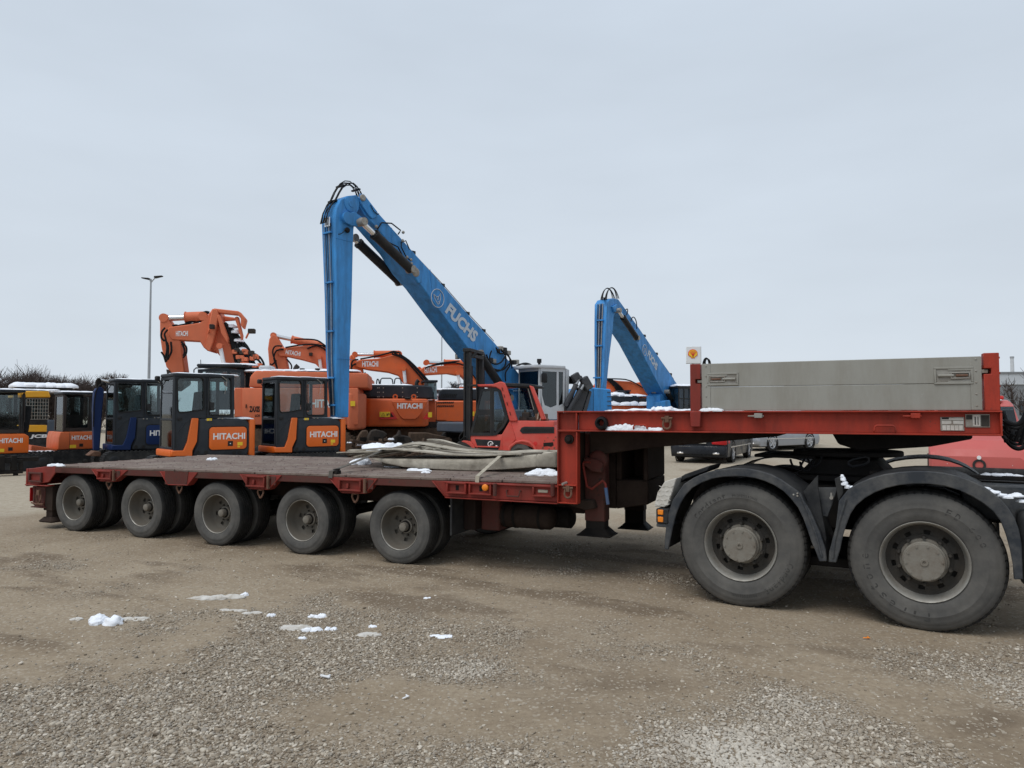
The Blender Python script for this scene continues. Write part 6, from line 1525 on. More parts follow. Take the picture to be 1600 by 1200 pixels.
m = MB(); a = Z1.t(417, 605); b = Z1.t(417, 660); m.box(a[0]-.01, a[0]+.012, -.006, .002, b[1], a[1]-.05); a = Z1.t(384, 633); m.box(a[0], a[0]+.03, -.03, .002, a[1]-.1, a[1]+.03); ob('panel_joint', m, M['blackprint'], BD)
m = MB(); P = Z1.ts([(410,658),(410,640),(412,626),(419,617)], -.06); m.tube([(x, -.08, z) for x, z in P], .025, 6); ob('grab_rail', m, M['scrap'], X1)
m = MB(); a, b = Z1.t(404, 579, .3), Z1.t(424, 571, .3); m.box(a[0], b[0], .3, 1.1, a[1]-.02, b[1]); ob('air_filter', m, M['cabwhite'], X1, bev=.05)
m = MB(); m.tube(rope([Z1.t3(461, 584, .8), Z1.t3(462, 576, .8), Z1.t3(466, 571, .8)]), .09, 12); ob('exhaust', m, M['scrap'], X1)
for px in (472, 496): m = MB(); q = Z1.t3(px, 583, .3); m.cyl(q, q + Vector((0, 0, .12)), .05, 8); m.cyl(q + Vector((0, 0, .1)), q + Vector((0, 0, .17)), .09, 10); ob('hood_knob', m, M['scrap'], X1)
m = MB()
for k in range(9): q = Z1.t3(402 + 18*k, 580.5, .8); m.blob((q.x, .8, q.z-.02), .45, .7, .10, k, amp=.2)
ob('hood_snow', m, M['snow'], X1)
# its cab, partly behind the small one
co = Z1.ts([(309,577),(352,575),(378,578),(381,584),(380,640),(309,640)], .2)
window_wall(X1, Z1, co, [Z1.ts([(316,581),(355,580),(355,610),(316,610)], .2), Z1.ts([(359,581),(376,582),(376,610),(359,610)], .2)], .2, .07, 'charcoal')
window_wall(X1, Z1, co, [Z1.ts([(316,581),(374,581),(374,612),(316,612)], .2)], 1.15, .06, 'charcoal', name='cab_far_side')
m = MB(); m.prismz(rrect(co[0][0]-.05, co[2][0]+.05, .15, 1.25, .12), co[1][1]+.03, co[1][1]+.14); ob('cab_roof', m, M['charcoal'], X1, bev=.03)
m = MB(); 
for k in range(4): m.blob((co[0][0]+.5+.35*k, .6, co[1][1]+.13), .4, .4, .07, k, amp=.2)
ob('roof_snow', m, M['snow'], X1)
m = MB(); P = [Z1.t3(x, y, .18) for x, y in ((303,586),(303,578),(306,575),(334,573.5),(337,577))]; m.tube(P, .022, 6); m.tube([Z1.t3(314, 575, .5), Z1.t3(313.5, 562, .5)], .012, 5); ob('guard_rail', m, M['charcoal'], X1)
m = MB(); m.prism(Z1.ts([(366,606),(380,606),(380,652),(366,652)], .1), .1, 1.2); ob('side_box', m, M['hitfade'], X1, bev=.03)
track(X1, Z1, -1.6, 3.6, -.2, .4, 1.05, mt='track'); track(X1, Z1, -1.6, 3.6, 2.3, 2.9, 1.05, mt='track')
m = MB(); m.box(-.9, 3.0, .4, 2.3, .5, 1.2); ob('undercarriage', m, M['scrap'], X1)

def boom_set(e, fr, y, boom, stick, txt, cyl, lift, hoses, paint='hitfade', w=.6):
    m = MB(); m.prism(fr.ts(boom, y), y, y+w); B_ = ob('boom', m, M[paint], e, bev=.04, fr=fr)
    m = MB(); m.prism(fr.ts(stick, y+.05), y+.10, y+w-.02); S_ = ob('stick', m, M[paint], e, bev=.04, fr=fr)
    if cyl: ram(e, fr, fr.t3(*cyl[0], y+w/2), fr.t3(*cyl[1], y+w/2), cyl[2], cyl[3], mt_=paint)
    if lift: 
        for yy in (y-.12, y+w+.12): ram(e, fr, fr.t3(*lift[0], yy), fr.t3(*lift[1], yy), .13, .25, mt_=paint, rod='white')
    for h in hoses: hose_on(B_, fr, h, y-.06, .035)
    if txt:
        (x0, y0), (x1, y1), hh = txt; a, b = fr.t3(x0, y0, y-.004), fr.t3(x1, y1, y-.004)
        text('lettering', 'HITACHI', M['white'], B_, fr, a, b-a, Vector((-(b-a).z, 0, (b-a).x)), (b-a).length, hh, ext=.006)
    return B_, S_
Z2 = Fr.at(480, 31.0, 8)
X2 = thing('large_excavator', 'orange excavator whose boom passes behind the big blue stick', 'excavator', Z2, 'large excavators behind the row of small ones')
boom_set(X2, Z2, 1.3, [(437,541),(445,543),(474,540),(500,540),(512,543),(530,552),(545,575),(556,604),(540,610),(520,600),(504,580),(492,568),(470,562),(447,557),(436,557),(432,549)],
    [(418,545),(420,530),(425,521),(431,524),(441,541),(446,557),(451,582),(456,600),(426,600),(421,580)], ((446,553.2),(469,556.6),.20), ((500,540),(428,524.5),.17,.62), ((505,604),(499,558)),
    [[(441,541),(430,541),(426,551),(431,566),(434,580)], [(443,546),(432,548),(428,560),(433,575)], [(446,543),(470,539),(490,538),(508,541)], [(448,561),(455,570),(455,577),(451,581)], [(460,530),(480,530),(496,532),(508,540),(516,546)], [(480,545),(495,540),(510,548),(520,560)], [(432,563),(425,570),(422,568)]])
for k in range(5): hose_on(X2, Z2, [(505+2*k, 541), (520+2*k, 550), (534+2*k, 566), (545+2*k, 590)], 1.35+.08*k, .05)
m = MB(); a, b = Z2.t(483, 556, 1.2), Z2.t(488, 551, 1.2); m.box(a[0], b[0], 1.15, 1.3, a[1], b[1]); ob('work_lamp', m, M['scrap'], X2)
m = MB(); m.prism(Z2.ts([(490,590),(580,590),(580,640),(490,640)]), .1, 2.8); ob('body_side', m, M['hitfade'], X2, bev=.06)
track(X2, Z2, -.5, 4.0, 0, .6, 1.0, mt='track'); track(X2, Z2, -.5, 4.0, 2.2, 2.8, 1.0, mt='track'); m = MB(); m.box(0, 3.5, .6, 2.2, .4, 1.7); ob('undercarriage', m, M['scrap'], X2)

# third: the bright one, its counterweight turned to the camera
Z3 = Fr.at(570, 27.5, 12)
X3 = thing('large_excavator', 'bright orange excavator showing its broad rounded counterweight with white lettering', 'excavator', Z3, 'large excavators behind the row of small ones')
a = Z3.t(562, 622); tt = Z3.t(672, 623); lo = Z3.t(600, 668)
xl, xr, z0, z1 = a[0], tt[0], lo[1], tt[1]
PLN = [(xl-.1, 1.2), (xl-.02, .45), (xl+.35, .14), (xl+1.2, .02), ((xl+xr)/2, 0), (xr-1.0, .02), (xr-.35, .10), (xr-.05, .35), (xr+.02, .8), (xr+.02, 1.6), (xl-.1, 1.6)]
m = MB(); m.prismz(PLN, z0+.03, z1); CW = ob('counterweight', m, M['hit'], X3, bev=.10, seg=3)
Pc = Z3.ts([(612,627),(668,627),(663,638),(655,650),(649,655),(630,655),(625,651),(617,638)], -.02)
m = MB(); m.prism(Pc, -.035, .0); ob('counterweight_panel', m, M['hit'], CW, bev=.02)
a, b = Z3.t(620.5, 638.5, -.03), Z3.t(660, 630, -.03); text('lettering', 'HITACHI', M['white'], CW, Z3, (a[0], -.038, a[1]), (1, 0, 0), (0, 0, 1), b[0]-a[0], b[1]-a[1], ext=.006, bold=.04)
for (x0, y0, x1, y1) in ((593,651.5,609.5,643.5), (669,652,675,644)):
    a, b = Z3.t(x0, y0, -.03), Z3.t(x1, y1, -.03); m = MB(); m.prism([(a[0], a[1]), (b[0], a[1]), (b[0], b[1]), (a[0], b[1])], -.03, .08); st = ob('warning_sticker', m, M['yellow'], CW)
    if x0 < 600:
        c = (a[0]+.14, a[1]+.04); m = MB(); m.tube([(c[0]-.07, -.035, c[1]), (c[0]+.07, -.035, c[1]), (c[0], -.035, c[1]+.12)], .008, 5, close=True); m.box(c[0]+.13, c[0]+.17, -.034, -.0305, c[1], c[1]+.09); m.box(c[0]+.2, c[0]+.23, -.034, -.0305, c[1]+.03, c[1]+.11); ob('warning_symbol', m, M['blackprint'], CW)
for pts, mt_ in (([(593,654.8),(621,654.8),(614,644),(610.5,643.5),(610.5,652.3),(593,652.3)], 'redprint'), ([(610.6,651.5),(615.5,651.5),(610.6,644.5)], 'blackprint'), ([(661,654.8),(672,654.8),(672,652.3),(668.5,652.3),(668,644.5)], 'redprint')):
    m = MB(); y_ = -.028 if mt_ == 'redprint' else -.032; m.prism(Z3.ts(pts, -.03), y_, .08); ob('reflector', m, M[mt_], CW)
for px in (617.5, 646.5):
    q = Z3.t3(px, 620.5, .25); m = MB(); m.lathe([(-.06,.05),(-.06,.10),(.06,.10),(.06,.05)], c=(q.x, .25, q.z+.02), n=18, closed=True); m.box(q.x-.1, q.x+.1, .19, .31, q.z-.14, q.z-.04); ob('lifting_eye', m, M['hit'], CW, bev=.0)
m = MB(); q = Z3.t3(637, 622.5, .1); m.box(q.x-.12, q.x+.12, .0, .25, q.z-.02, q.z+.05); ob('rear_camera', m, M['black'], CW, bev=.02)
# grey deck housings on top
m = MB(); m.prism(Z3.ts([(550,609),(556,603.5),(578,601),(664,602),(676,604),(678,623),(550,621)], .8), .8, 2.4); EH = ob('engine_hood', m, M['charcoal'], X3, bev=.05)
for k in range(10):
    for r_ in range(2): a = Z3.t(552.5 + 2.5*k, 611.5 + 6*r_, .8); m = MB(); m.prism([(a[0], a[1]-.05), (a[0]+.05, a[1]-.05), (a[0]+.07, a[1]+.05), (a[0]+.02, a[1]+.05)], .785, .802); ob('louvre', m, M['blackprint'], EH)
for px in (590, 592.5, 599, 629, 652):
    for py in (606, 613, 620): q = Z3.t3(px, py, .8); m = MB(); m.box(q.x-.02, q.x+.02, .785, .802, q.z-.02, q.z+.02); ob('hood_bolt', m, M['greymetal'], EH)
m = MB()
for k in range(8): q = Z3.t3(562 + 10*k, 602.0, 1.3); m.blob((q.x, 1.4, q.z-.04), .35, .5, .10, k, amp=.25)
ob('hood_snow', m, M['snow'], X3)
m = MB(); m.tube(rope([Z3.t3(651, 604, 1.6), Z3.t3(651, 598, 1.6), Z3.t3(654, 594, 1.6)]), .08, 10); ob('exhaust', m, M['black'], X3)
for (p, q) in (((588,602),(592,592)), ((594,600),(613,591)), ((616,600),(626,591))):
    m = MB(); m.tube([Z3.t3(p[0], p[1], 1.2), Z3.t3(p[0]+1, q[1]+2, 1.2), Z3.t3(p[0]+3, q[1], 1.2), Z3.t3(q[0]-3, q[1], 1.2), Z3.t3(q[0], q[1]+2, 1.2), Z3.t3(q[0]+1, p[1], 1.2)], .025, 6); ob('grab_rail', m, M['charcoal'], X3)
for k in range(3):
    a, b = Z3.t(559.5, 629 + 7.8*k, .3), Z3.t(565, 635 + 7.8*k, .3); m = MB(); m.box(a[0]-.05, b[0]-.05, .22, .5, b[1], a[1]); ob('side_vent', m, M['blackprint'], CW)
m = MB(); m.box(xl-.6, xl+.1, .9, 2.6, z0+.1, z1-.02); m.box(xl, xr+.4, 1.6, 2.6, z0+.1, z1-.02); ob('body_side', m, M['hit'], X3, bev=.05)
m = MB(); m.prism(Z3.ts([(663,598),(682,598),(683,624),(663,624)], 1.4), 1.4, 2.5); cb = ob('cab', m, M['glassdark'], X3)
m = MB(); m.prismz(rrect(Z3.t(661,598,1.4)[0], Z3.t(684,598,1.4)[0], 1.3, 2.6, .1), Z3.t(670,597,1.4)[1], Z3.t(670,594,1.4)[1]); ob('cab_roof', m, M['charcoal'], X3)
track(X3, Z3, -.6, 4.4, .9, 1.5, 1.0, mt='track'); track(X3, Z3, -.6, 4.4, 3.2, 3.8, 1.0, mt='track')
m = MB(); m.box(.0, 3.6, 1.3, 3.4, .5, z0+.2); ob('undercarriage', m, M['scrap'], X3)
Y3 = Fr.at(600, 29.5, 6)
boom_set(X3, Y3, .8, [(556,565),(562,562),(590,560),(613,554.5),(624,552),(640,562),(655,578),(670,596),(668,604),(650,604),(630,600),(622,587),(606,582),(575,578),(556,574),(552,570)],
    [(546,570),(546,556),(550,553),(556,562),(566,577),(571,600),(573,604),(545,604),(545,590)], ((566,573),(591,573),.24), ((624,553),(555,554),.15,.58), ((634,606),(631,576)),
    [[(560,562),(552,563),(549,571),(552,585)], [(556,568),(549,574),(548,590)], [(563,561),(590,556),(610,551),(624,551)], [(570,582),(573,590),(571,596)], [(612,553),(630,560),(645,575),(664,597)], [(616,552),(636,562),(650,576),(668,596)], [(624,553),(640,564),(656,580),(672,598)], [(606,552),(615,549),(626,552)]], paint='hit')
q = Z3
# fourth
Z4 = Fr.at(680, 33.0, 14)
X4 = thing('large_excavator', 'bright orange excavator standing half hidden behind the forklift mast', 'excavator', Z4, 'large excavators behind the row of small ones')
m = MB(); m.prism(Z4.ts([(674,626),(830,626),(830,658),(822,667),(708,667),(696,658),(674,658)]), 0, 2.8); B4 = ob('body_side', m, M['hit'], X4, bev=.06)
m = MB(); m.prism(Z4.ts([(686,611),(692,608),(800,608),(800,625),(686,625)], .1), .1, 2.5); EH = ob('engine_hood', m, M['charcoal'], X4, bev=.04)
for k in range(9): a = Z4.t(688 + 2.8*k, 618, .1); m = MB(); m.prism([(a[0], a[1]-.10), (a[0]+.05, a[1]-.10), (a[0]+.10, a[1]+.08), (a[0]+.05, a[1]+.08)], .085, .102); ob('louvre', m, M['blackprint'], EH)
for k in range(9):
    for r_ in range(2): a = Z4.t(683 + 2.9*k, 629 + 5.5*r_); m = MB(); m.prism([(a[0], a[1]-.04), (a[0]+.06, a[1]-.04), (a[0]+.09, a[1]+.04), (a[0]+.03, a[1]+.04)], -.012, .004); ob('louvre', m, M['blackprint'], B4)
m = MB(); a, b = Z4.t(682, 627), Z4.t(682, 658); m.box(a[0]-.01, a[0]+.01, -.006, .002, b[1], a[1]); a = Z4.t(712, 660); m.box(a[0]-.01, a[0]+.01, -.006, .002, a[1]-.2, a[1]); a, b = Z4.t(700,658.2), Z4.t(825,658.2); m.box(a[0], b[0], -.006, .002, a[1]-.012, a[1]+.012); ob('panel_joint', m, M['blackprint'], B4)
a, b = Z4.t(759, 651, -.01), Z4.t(770, 640, -.01); 
for bx in ((734,650,741,643), (742,650,746,643)): a, b = Z4.t(*bx[:2], -.01), Z4.t(*bx[2:], -.01); m = MB(); m.box(a[0], b[0], -.02, .002, a[1], b[1]); ob('warning_sticker', m, M['yellow'], B4)
a, b = Z4.t(760, 640, -.01), Z4.t(772, 632, -.01); text('lettering', 'HITACHI', M['white'], B4, Z4, (a[0], -.006, a[1]), (1, 0, 0), (0, 0, 1), (b[0]-a[0])*2.8, b[1]-a[1], ext=.006)
m = MB()
for k in range(8): q = Z4.t3(693 + 14*k, 608.3, .8); m.blob((q.x, .9, q.z-.04), .45, .6, .09, k, amp=.25)
ob('hood_snow', m, M['snow'], X4)
m = MB(); q = Z4.t3(682.5, 626, .3); m.cyl(q, q + Vector((0, 0, .25)), .09, 12); m.cyl(q + Vector((0, 0, .22)), q + Vector((0, 0, .32)), .15, 12); ob('air_intake', m, M['snow'], X4)
boom_set(X4, Z4, 1.6, [(655,578),(663,573),(700,571),(720,571),(728,573),(742,586),(756,606),(760,612),(735,612),(728,594),(722,588),(700,584),(668,586),(656,584)], [(650,590),(650,575),(656,572),(664,580),(670,612),(650,612)], ((664,583.5),(683,581.5),.27), ((727,568),(666,566.5),.17,.55), ((721,612),(715,583)),
    [[(664,575),(685,568),(700,566),(718,564)], [(650,580),(646,590),(650,604)], [(668,573),(690,569),(712,567),(728,572)], [(724,573),(738,584),(752,606)], [(728,573),(744,588),(757,610)]], paint='hit')
for (p, q) in (((706,609),(714,600)), ((716,609),(730,600))): m = MB(); m.tube([Z4.t3(p[0], p[1], 1), Z4.t3(p[0]+1, q[1]+1, 1), Z4.t3(p[0]+3, q[1], 1), Z4.t3(q[0]-2, q[1], 1), Z4.t3(q[0], p[1], 1)], .03, 6); ob('grab_rail', m, M['charcoal'], X4)
m = MB(); m.prism(Z4.ts([(678,656),(700,656),(712,672),(712,684),(672,684),(672,664)], -.05), .2, 2.6); ob('belly', m, M['black'], X4, bev=.04)
track(X4, Z4, -.6, 4.4, -.15, .5, 1.05, mt='track'); track(X4, Z4, -.6, 4.4, 2.2, 2.8, 1.05, mt='track')
m = MB(); m.box(.3, 3.6, .4, 2.3, .5, 1.3); ob('undercarriage', m, M['scrap'], X4)
# two more behind the second blue handler
for i, (px, Z, pts, st, lab) in enumerate(((965, 38.0, [(930,604),(936,592),(948,592),(966,595),(985,596),(1000,602),(1015,612),(1018,622),(985,622),(950,622)], [(920,622),(924,604),(938,598),(944,622)], 'orange excavator boom showing between the legs of the farther blue handler, left one'),
                                          (1020, 41.0, [(985,600),(1000,597),(1012,598),(1030,606),(1045,620),(1044,624),(1000,624),(990,612)], [(980,620),(982,604),(992,600),(998,622)], 'orange excavator mostly hidden behind the foot of the farther blue boom'))):
    f = Fr.at(px, Z, 6); e = thing('large_excavator', lab, 'excavator', f, 'large excavators behind the row of small ones')
    B_, S_ = boom_set(e, f, 1.2, pts, st, None, None, None, [[(pts[1][0], pts[1][1]), (pts[3][0]-4, pts[3][1]-3), (pts[4][0], pts[4][1]-1), (pts[6][0], pts[6][1])]], paint='hit')
    for k in range(4): hose_on(B_, f, [(pts[2][0]+2*k, pts[2][1]), (pts[2][0]+10+2.5*k, pts[2][1]+9), (pts[2][0]+16+3*k, pts[2][1]+17), (pts[2][0]+20+3*k, pts[2][1]+27)], 1.1, .05)
    x0 = px - 18; m = MB(); m.prism(f.ts([(x0-6,618),(x0+52,618),(x0+52,632),(x0-6,632)]), 0, 2.6); ob('engine_hood', m, M['charcoal'], e, bev=.06)
    m = MB(); m.prism(f.ts([(x0-14,632.5),(x0+60,632.5),(x0+60,656),(x0-14,656)]), -.1, 2.7); ob('body_side', m, M['hit'], e, bev=.06)
    m = MB()
    for k in range(8): q = f.t3(x0 - 4 + 7.5*k, 619, .8); m.blob((q.x, .8, q.z-.03), .45, .8, .14 + .12*(k in (2, 3)), k, amp=.3)
    for k in range(7): q = f.t3(x0 - 8 + 10*k, 633, .0); m.blob((q.x, .0, q.z-.02), .4, .2, .22 if k % 3 else .05, k+4, amp=.3)
    ob('hood_snow', m, M['snow'], e)
    m = MB(); m.prism(f.ts([(x0+16,612),(x0+34,612),(x0+34,624),(x0+16,624)], 1), .6, 1.9); ob('cab', m, M['glassdark'], e); m = MB(); m.prism(f.ts([(x0+15,610),(x0+35,610),(x0+35,612),(x0+15,612)], 1), .5, 2.0); ob('cab_roof', m, M['charcoal'], e)
    track(e, f, -1.5, 3, 0, .6, 1.0, mt='track'); track(e, f, -1.5, 3, 2, 2.6, 1.0, mt='track'); m = MB(); m.box(-1, 2.5, .6, 2, .4, 1.4); ob('undercarriage', m, M['scrap'], e)

# scrap track parts lying behind the trailer
for (px, Z, pts, lab) in ((568, 23.5, [(556,690),(562,678),(566,673),(574,672),(577,681),(580,700),(556,700)], 'rusty brown track link lump, leftmost of the scrap heap'), (590, 23.0, [(574,684),(580,673),(588,671),(600,674),(606,679),(600,684),(598,700),(576,698)], 'dark cast track bracket with ragged hole in the scrap heap'), (625, 22.5, [(608,697),(616,682),(622,679),(625,671),(627,680),(640,682),(645,690),(638,700)], 'dark tilted track frame with square window in the scrap heap'), (640, 24.5, [(640,676),(668,676),(704,684),(708,702),(640,702)], 'long rusty track run behind the sheeting'), (697, 24.0, [(690,690),(706,688),(707,706),(690,706)], 'brown rusty block beside the forklift front wheel')):
    f = Fr.at(px, Z, 15); m = MB(); q = f.ts(pts); m.prism(q, 0, .45)
    e = solo('scrap_part', m, M['track' if 'rust' in lab or 'brown' in lab else 'scrap'], f, lab, 'scrap', bev=.03); q0 = min(z for _, z in q); x0 = min(x for x, _ in q); x1 = max(x for x, _ in q)
    m = MB(); m.box(x0+.05, x1-.05, .05, .4, 0, q0+.05)
    if q0 > .1: ob('base', m, M['scrap'], e)
    c = ((x0+x1)/2, (q0 + max(z for _, z in q))/2); m = MB(); m.box(c[0]-.12, c[0]+.10, -.012, .01, c[1]-.08, c[1]+.06); ob('opening', m, M['blackmetal'], e)
    m = MB()
    for k in range(5): x = x0 + (x1-x0)*(k+.5)/5; m.box(x-.05, x+.04, -.05, .0, q0+.03, q0+.16)
    ob('link_lugs', m, M['track'], e, kind='stuff')
m = MB(); f = Fr.at(640, 26.0, 10)
for k in range(24): x = -2.6 + .24*k; m.box(x, x+.20, -.2, .5, .62 + .10*math.sin(k*.45), .70 + .10*math.sin(k*.45)); m.box(x+.08, x+.12, -.2, .5, .70 + .10*math.sin(k*.45), .75 + .10*math.sin(k*.45))
m.box(-2.6, 3.1, -.1, .45, .0, .5); solo('track_chain', m, M['track'], f, 'rusty crawler track laid out on the ground under the bright orange counterweight', 'track', bev=.01)
m = MB(); rr = random.Random(8)
for k in range(70):
    px = rr.uniform(552, 716); Z = rr.uniform(21.5, 25); f0 = Fr.at(px, Z, 0); c = f0.O + Vector((0, 0, rr.uniform(.05, .75))); dv = Vector((rr.uniform(-1, 1), rr.uniform(-1, 1), rr.uniform(-.35, .35))).normalized()*rr.uniform(.15, .6)
    m.bar(c - dv, c + dv, rr.uniform(.04, .22), rr.uniform(.03, .10))
solo('scrap_heap', m, M['track'], WORLD, 'heap of rusty bars and plates behind the sheeting', kind='stuff', bev=.008)
for px, py, Z, w_, h_, lb in ((612,683,22.4,.16,.12,'white snow clump on scrap between the two dark castings'), (563,692,23.2,.2,.10,'small snow clump on scrap beside the orange mini excavator'), (649,690,22.3,.22,.09,'snow clump at right end of the tilted track frame'), (548,688,23.3,.1,.1,'snow speck at the foot of blue stick')):
    f = Fr.at(px, Z, 0); x, z = f.t(px, py+4, -.1); snow_at(f, 0, -.1, z, heap(w_, .15, h_*1.6, 4, px), lb, group='snow clumps on the scrap')
# ------------------------------------------------------------------ red forklift
K5 = Fr.at(735, 20.6, -15)
FK = thing('forklift', 'big faded red forklift truck with black mast and glazed cab, rusted at the rear', 'forklift', K5)
kp = lambda pts, y=0: K5.ts(pts, y)
W5 = 1.75
# lower body with the wheel arches, tail
m = MB(); m.prism(kp([(731,686),(736,679),(762,679),(784,679),(797,657),(866,658),(865,665),(869,672),(871,700),(868,708),(838,708),(832,700),(822,696),(808,696),(797,701),(791,710),(740,709),(738,702)]), 0, .35)
m.prism(kp([(797,657),(866,658),(865,665),(869,672),(871,700),(868,708),(838,708),(797,700)], .35), .3505, W5-.35)
m.prism(kp([(731,686),(736,679),(784,679),(797,657),(866,658),(865,665),(869,672),(871,700),(868,708),(740,709)]), W5-.3495, W5)
BD = ob('body', m, M['linde'], FK, bev=.03, seg=2)
m = MB(); m.prism(kp([(784,679),(797,657),(802,672),(806,686),(795,700),(790,709),(786,706)], -.02), -.022, .002); ob('rear_fender_lip', m, M['linde'], BD, bev=.01)
m = MB(); P = kp([(793,708),(797,698),(806,691),(816,689),(826,691),(833,697),(838,706)], -.06); m.tube([(x, -.03, z) for x, z in P], .04, 8); ob('wheel_arch', m, M['linde'], BD)
m = MB(); m.prism(kp([(720,690),(724,688),(734,689),(740,696),(744,706),(738,706),(735,699),(728,693)], -.05), -.06, .35); ob('front_fender', m, M['linde'], FK, bev=.02)
m = MB(); m.prism(kp([(742,686),(782,688),(781,697),(777,705),(748,704)], -.01), -.012, .002); sp = ob('step_panel', m, M['mast'], BD, bev=.004)
m = MB(); m.prism(kp([(742,696.5),(779,697.5),(779,699.5),(742,698.5)], -.03), -.06, .0); ob('step', m, M['linde'], BD, bev=.008)
m = MB(); c = K5.t(766.5, 694, -.015); R_ = .075
m.tube([(c[0] + R_*math.cos(t), -.018, c[1] + R_*math.sin(t)) for t in [math.pi*(.0 + 1.35*k/14) for k in range(15)]], .012, 6); m.tube([(c[0]-.02, -.018, c[1]-.06), (c[0]+.01, -.018, c[1]+.02), (c[0]+.05, -.018, c[1]+.03), (c[0]+.05, -.018, c[1]-.02), (c[0]+.01, -.018, c[1]-.02)], .010, 6); m.box(c[0]+.15, c[0]+.20, -.02, -.0125, c[1]-.06, c[1]-.03)
ob('emblem', m, M['white'], sp)
a, b = kp([(814,667),(866,678)], -.01); m = MB(); m.prism(kp([(812,673),(815,668),(820,666.5),(866,667),(866,677),(816,677.5)], -.01), -.015, .004); GV = ob('rear_grille', m, M['mast'], BD, bev=.006)
m = MB(); m.prism(kp([(817,673.5),(819,669.5),(864,669.5),(864,675),(819,675)], -.017), -.019, -.0155); ob('grille_opening', m, M['blackprint'], GV)
for k in range(3): a, b = kp([(822,670.2+1.7*k),(864,671.0+1.7*k)], -.02); m = MB(); m.box(a[0], b[0], -.024, -.019, b[1], a[1]); ob('grille_slat', m, M['mast'], GV)
m = MB(); m.prism(kp([(849,692),(864,691),(865,696),(861,698),(855,697),(849,698)], -.01), -.008, .002); ob('rust_hole', m, M['blackmetal'], BD)
m = MB()
for px, py, s_ in ((848,700,.03),(858,702,.025),(865,688,.03),(851,689,.02),(862,676,.02),(868,683,.02),(856,684,.015),(866,700,.03)): x, z = K5.t(px, py, 0); m.prism([(x-s_, z-s_*.5), (x+s_*.8, z-s_), (x+s_, z+s_*.7), (x-s_*.3, z+s_)], -.003, .001)
ob('rust_chips', m, M['rustmetal'], BD, kind='stuff')
m = MB(); x, z = K5.t(836.5, 693, 0); m.lathe([(-.004,.045),(.0,.06)], c=(x, -.002, z), n=18); m.disc((x, z), .045, -.005, 18); ob('round_cap', m, M['redprint'], BD)
# cab: door, side window, pillars
do = kp([(734,681),(752,608),(769,606),(769,681)]); 
window_wall(FK, K5, do, [kp([(747,640),(754,612),(766,611),(766,640)]), kp([(739,676),(746,649),(766,648),(766,676)])], -.02, .05, 'mast', 'glassdark', name='cab_door')
so = kp([(769.5,606),(776,606),(783,610),(794,655),(787,668),(775,680.5),(769.5,681)])
window_wall(FK, K5, so, [kp([(772,610),(778,611),(790,654),(784,666),(774,676),(772,676)])], -.02, .05, 'mast', 'glass', name='cab_side')
window_wall(FK, K5, kp([(735,681),(752,607),(783,607),(796,657),(776,681)], W5-.1), [kp([(742,676),(755,612),(780,612),(790,655),(774,676)], W5-.1)], W5-.1, .05, 'mast', name='cab_far_side')
m = MB(); m.prism(kp([(768,601),(782,596),(788,598),(792,606),(808,655),(808,658),(796,658),(794,650),(783,610),(775,605),(768,604.5)], -.035), -.05, .05); PF = ob('cab_pillar', m, M['linde'], FK, bev=.02)
for px, py in ((785,608),(788,619),(792.5,631),(797,646)): x, z = K5.t(px, py, -.05); m = MB(); m.bar((x-.01, -.056, z+.05), (x+.02, -.056, z-.05), .045, .012); ob('pillar_slot', m, M['blackprint'], PF)
m = MB(); m.prism(kp([(743,600.5),(770,600),(778,597),(788,598),(789,603),(772,604.5),(743,604)], .0), .055, W5-.1); ob('roof_front', m, M['linde'], FK, bev=.02)
m = MB(); m.prism(kp([(730,600.5),(745,600.5),(745,604),(730,604)], -.02), -.02, .12); ob('tilt_arm', m, M['mast'], FK, bev=.01)
m = MB(); m.prism(kp([(788,598),(830,600),(833,602),(831,605),(790,604)], .1), .10, W5-.15); ob('roof_rear', m, M['mast'], FK, bev=.02)
m = MB(); m.prism(kp([(827,602),(833,604),(853,655),(846,656)], .1), .06, .2); ob('cab_pillar', m, M['linde'], FK, bev=.02)
m = MB(); m.prism(kp([(822,606),(829,606),(845,655),(836,655)], .2), .21, .34); ob('exhaust_stack', m, M['mast'], FK, bev=.03)
m = MB(); m.prism(kp([(792,607),(820,607),(838,655),(810,655)], W5*.5), W5-.25, W5-.235); ob('rear_window', m, M['glass'], FK)
m = MB(); m.prism(kp([(775,679),(779,660),(786,660),(789,645),(793,645),(794,665),(790,678)], .6), .5, 1.1); ob('seat', m, M['seat'], FK, bev=.04)
m = MB(); x, z = K5.t(766, 655, .8); m.tube([(x + .02*math.cos(t)*4, .8 + .19*math.sin(t), z + .17*math.cos(t)) for t in [2*math.pi*k/18 for k in range(18)]], .018, 6, close=True); m.cyl((x, .8, z), (x-.2, .8, z-.35), .03, 8); ob('steering_wheel', m, M['seat'], FK)
# parts lying on the rear deck
for k, (px, py, w_, d_, h_, mt_) in enumerate(((822,650,.22,.3,.22,'scrap'),(845,652,.30,.35,.2,'rustmetal'),(831,655,.3,.3,.12,'scrap'),(815,655,.12,.2,.1,'scrap'),(853,656,.12,.2,.08,'rustmetal'))):
    x, z = K5.t(px, py, .25); m = MB(); m.box(x-w_/2, x+w_/2, .18, .18+d_, K5.t(px, 658, .2)[1]-.02, z+h_/2); m.cyl((x-.06, .3, z), (x-.03, .3, z+h_*.8), .04, 8); ob('loose_engine_part', m, M[mt_], FK, bev=.02)
m = MB(); m.tube(rope([K5.t3(840, 655, .15), K5.t3(842, 645, .15), K5.t3(846, 648, .15), K5.t3(844, 657, .15)]), .02, 6); ob('loose_hose', m, M['strap'], FK)
m = MB(); m.tube([K5.t3(825, 607, .12), K5.t3(834, 640, .1)], .010, 5); ob('chain', m, M['greymetal'], FK)
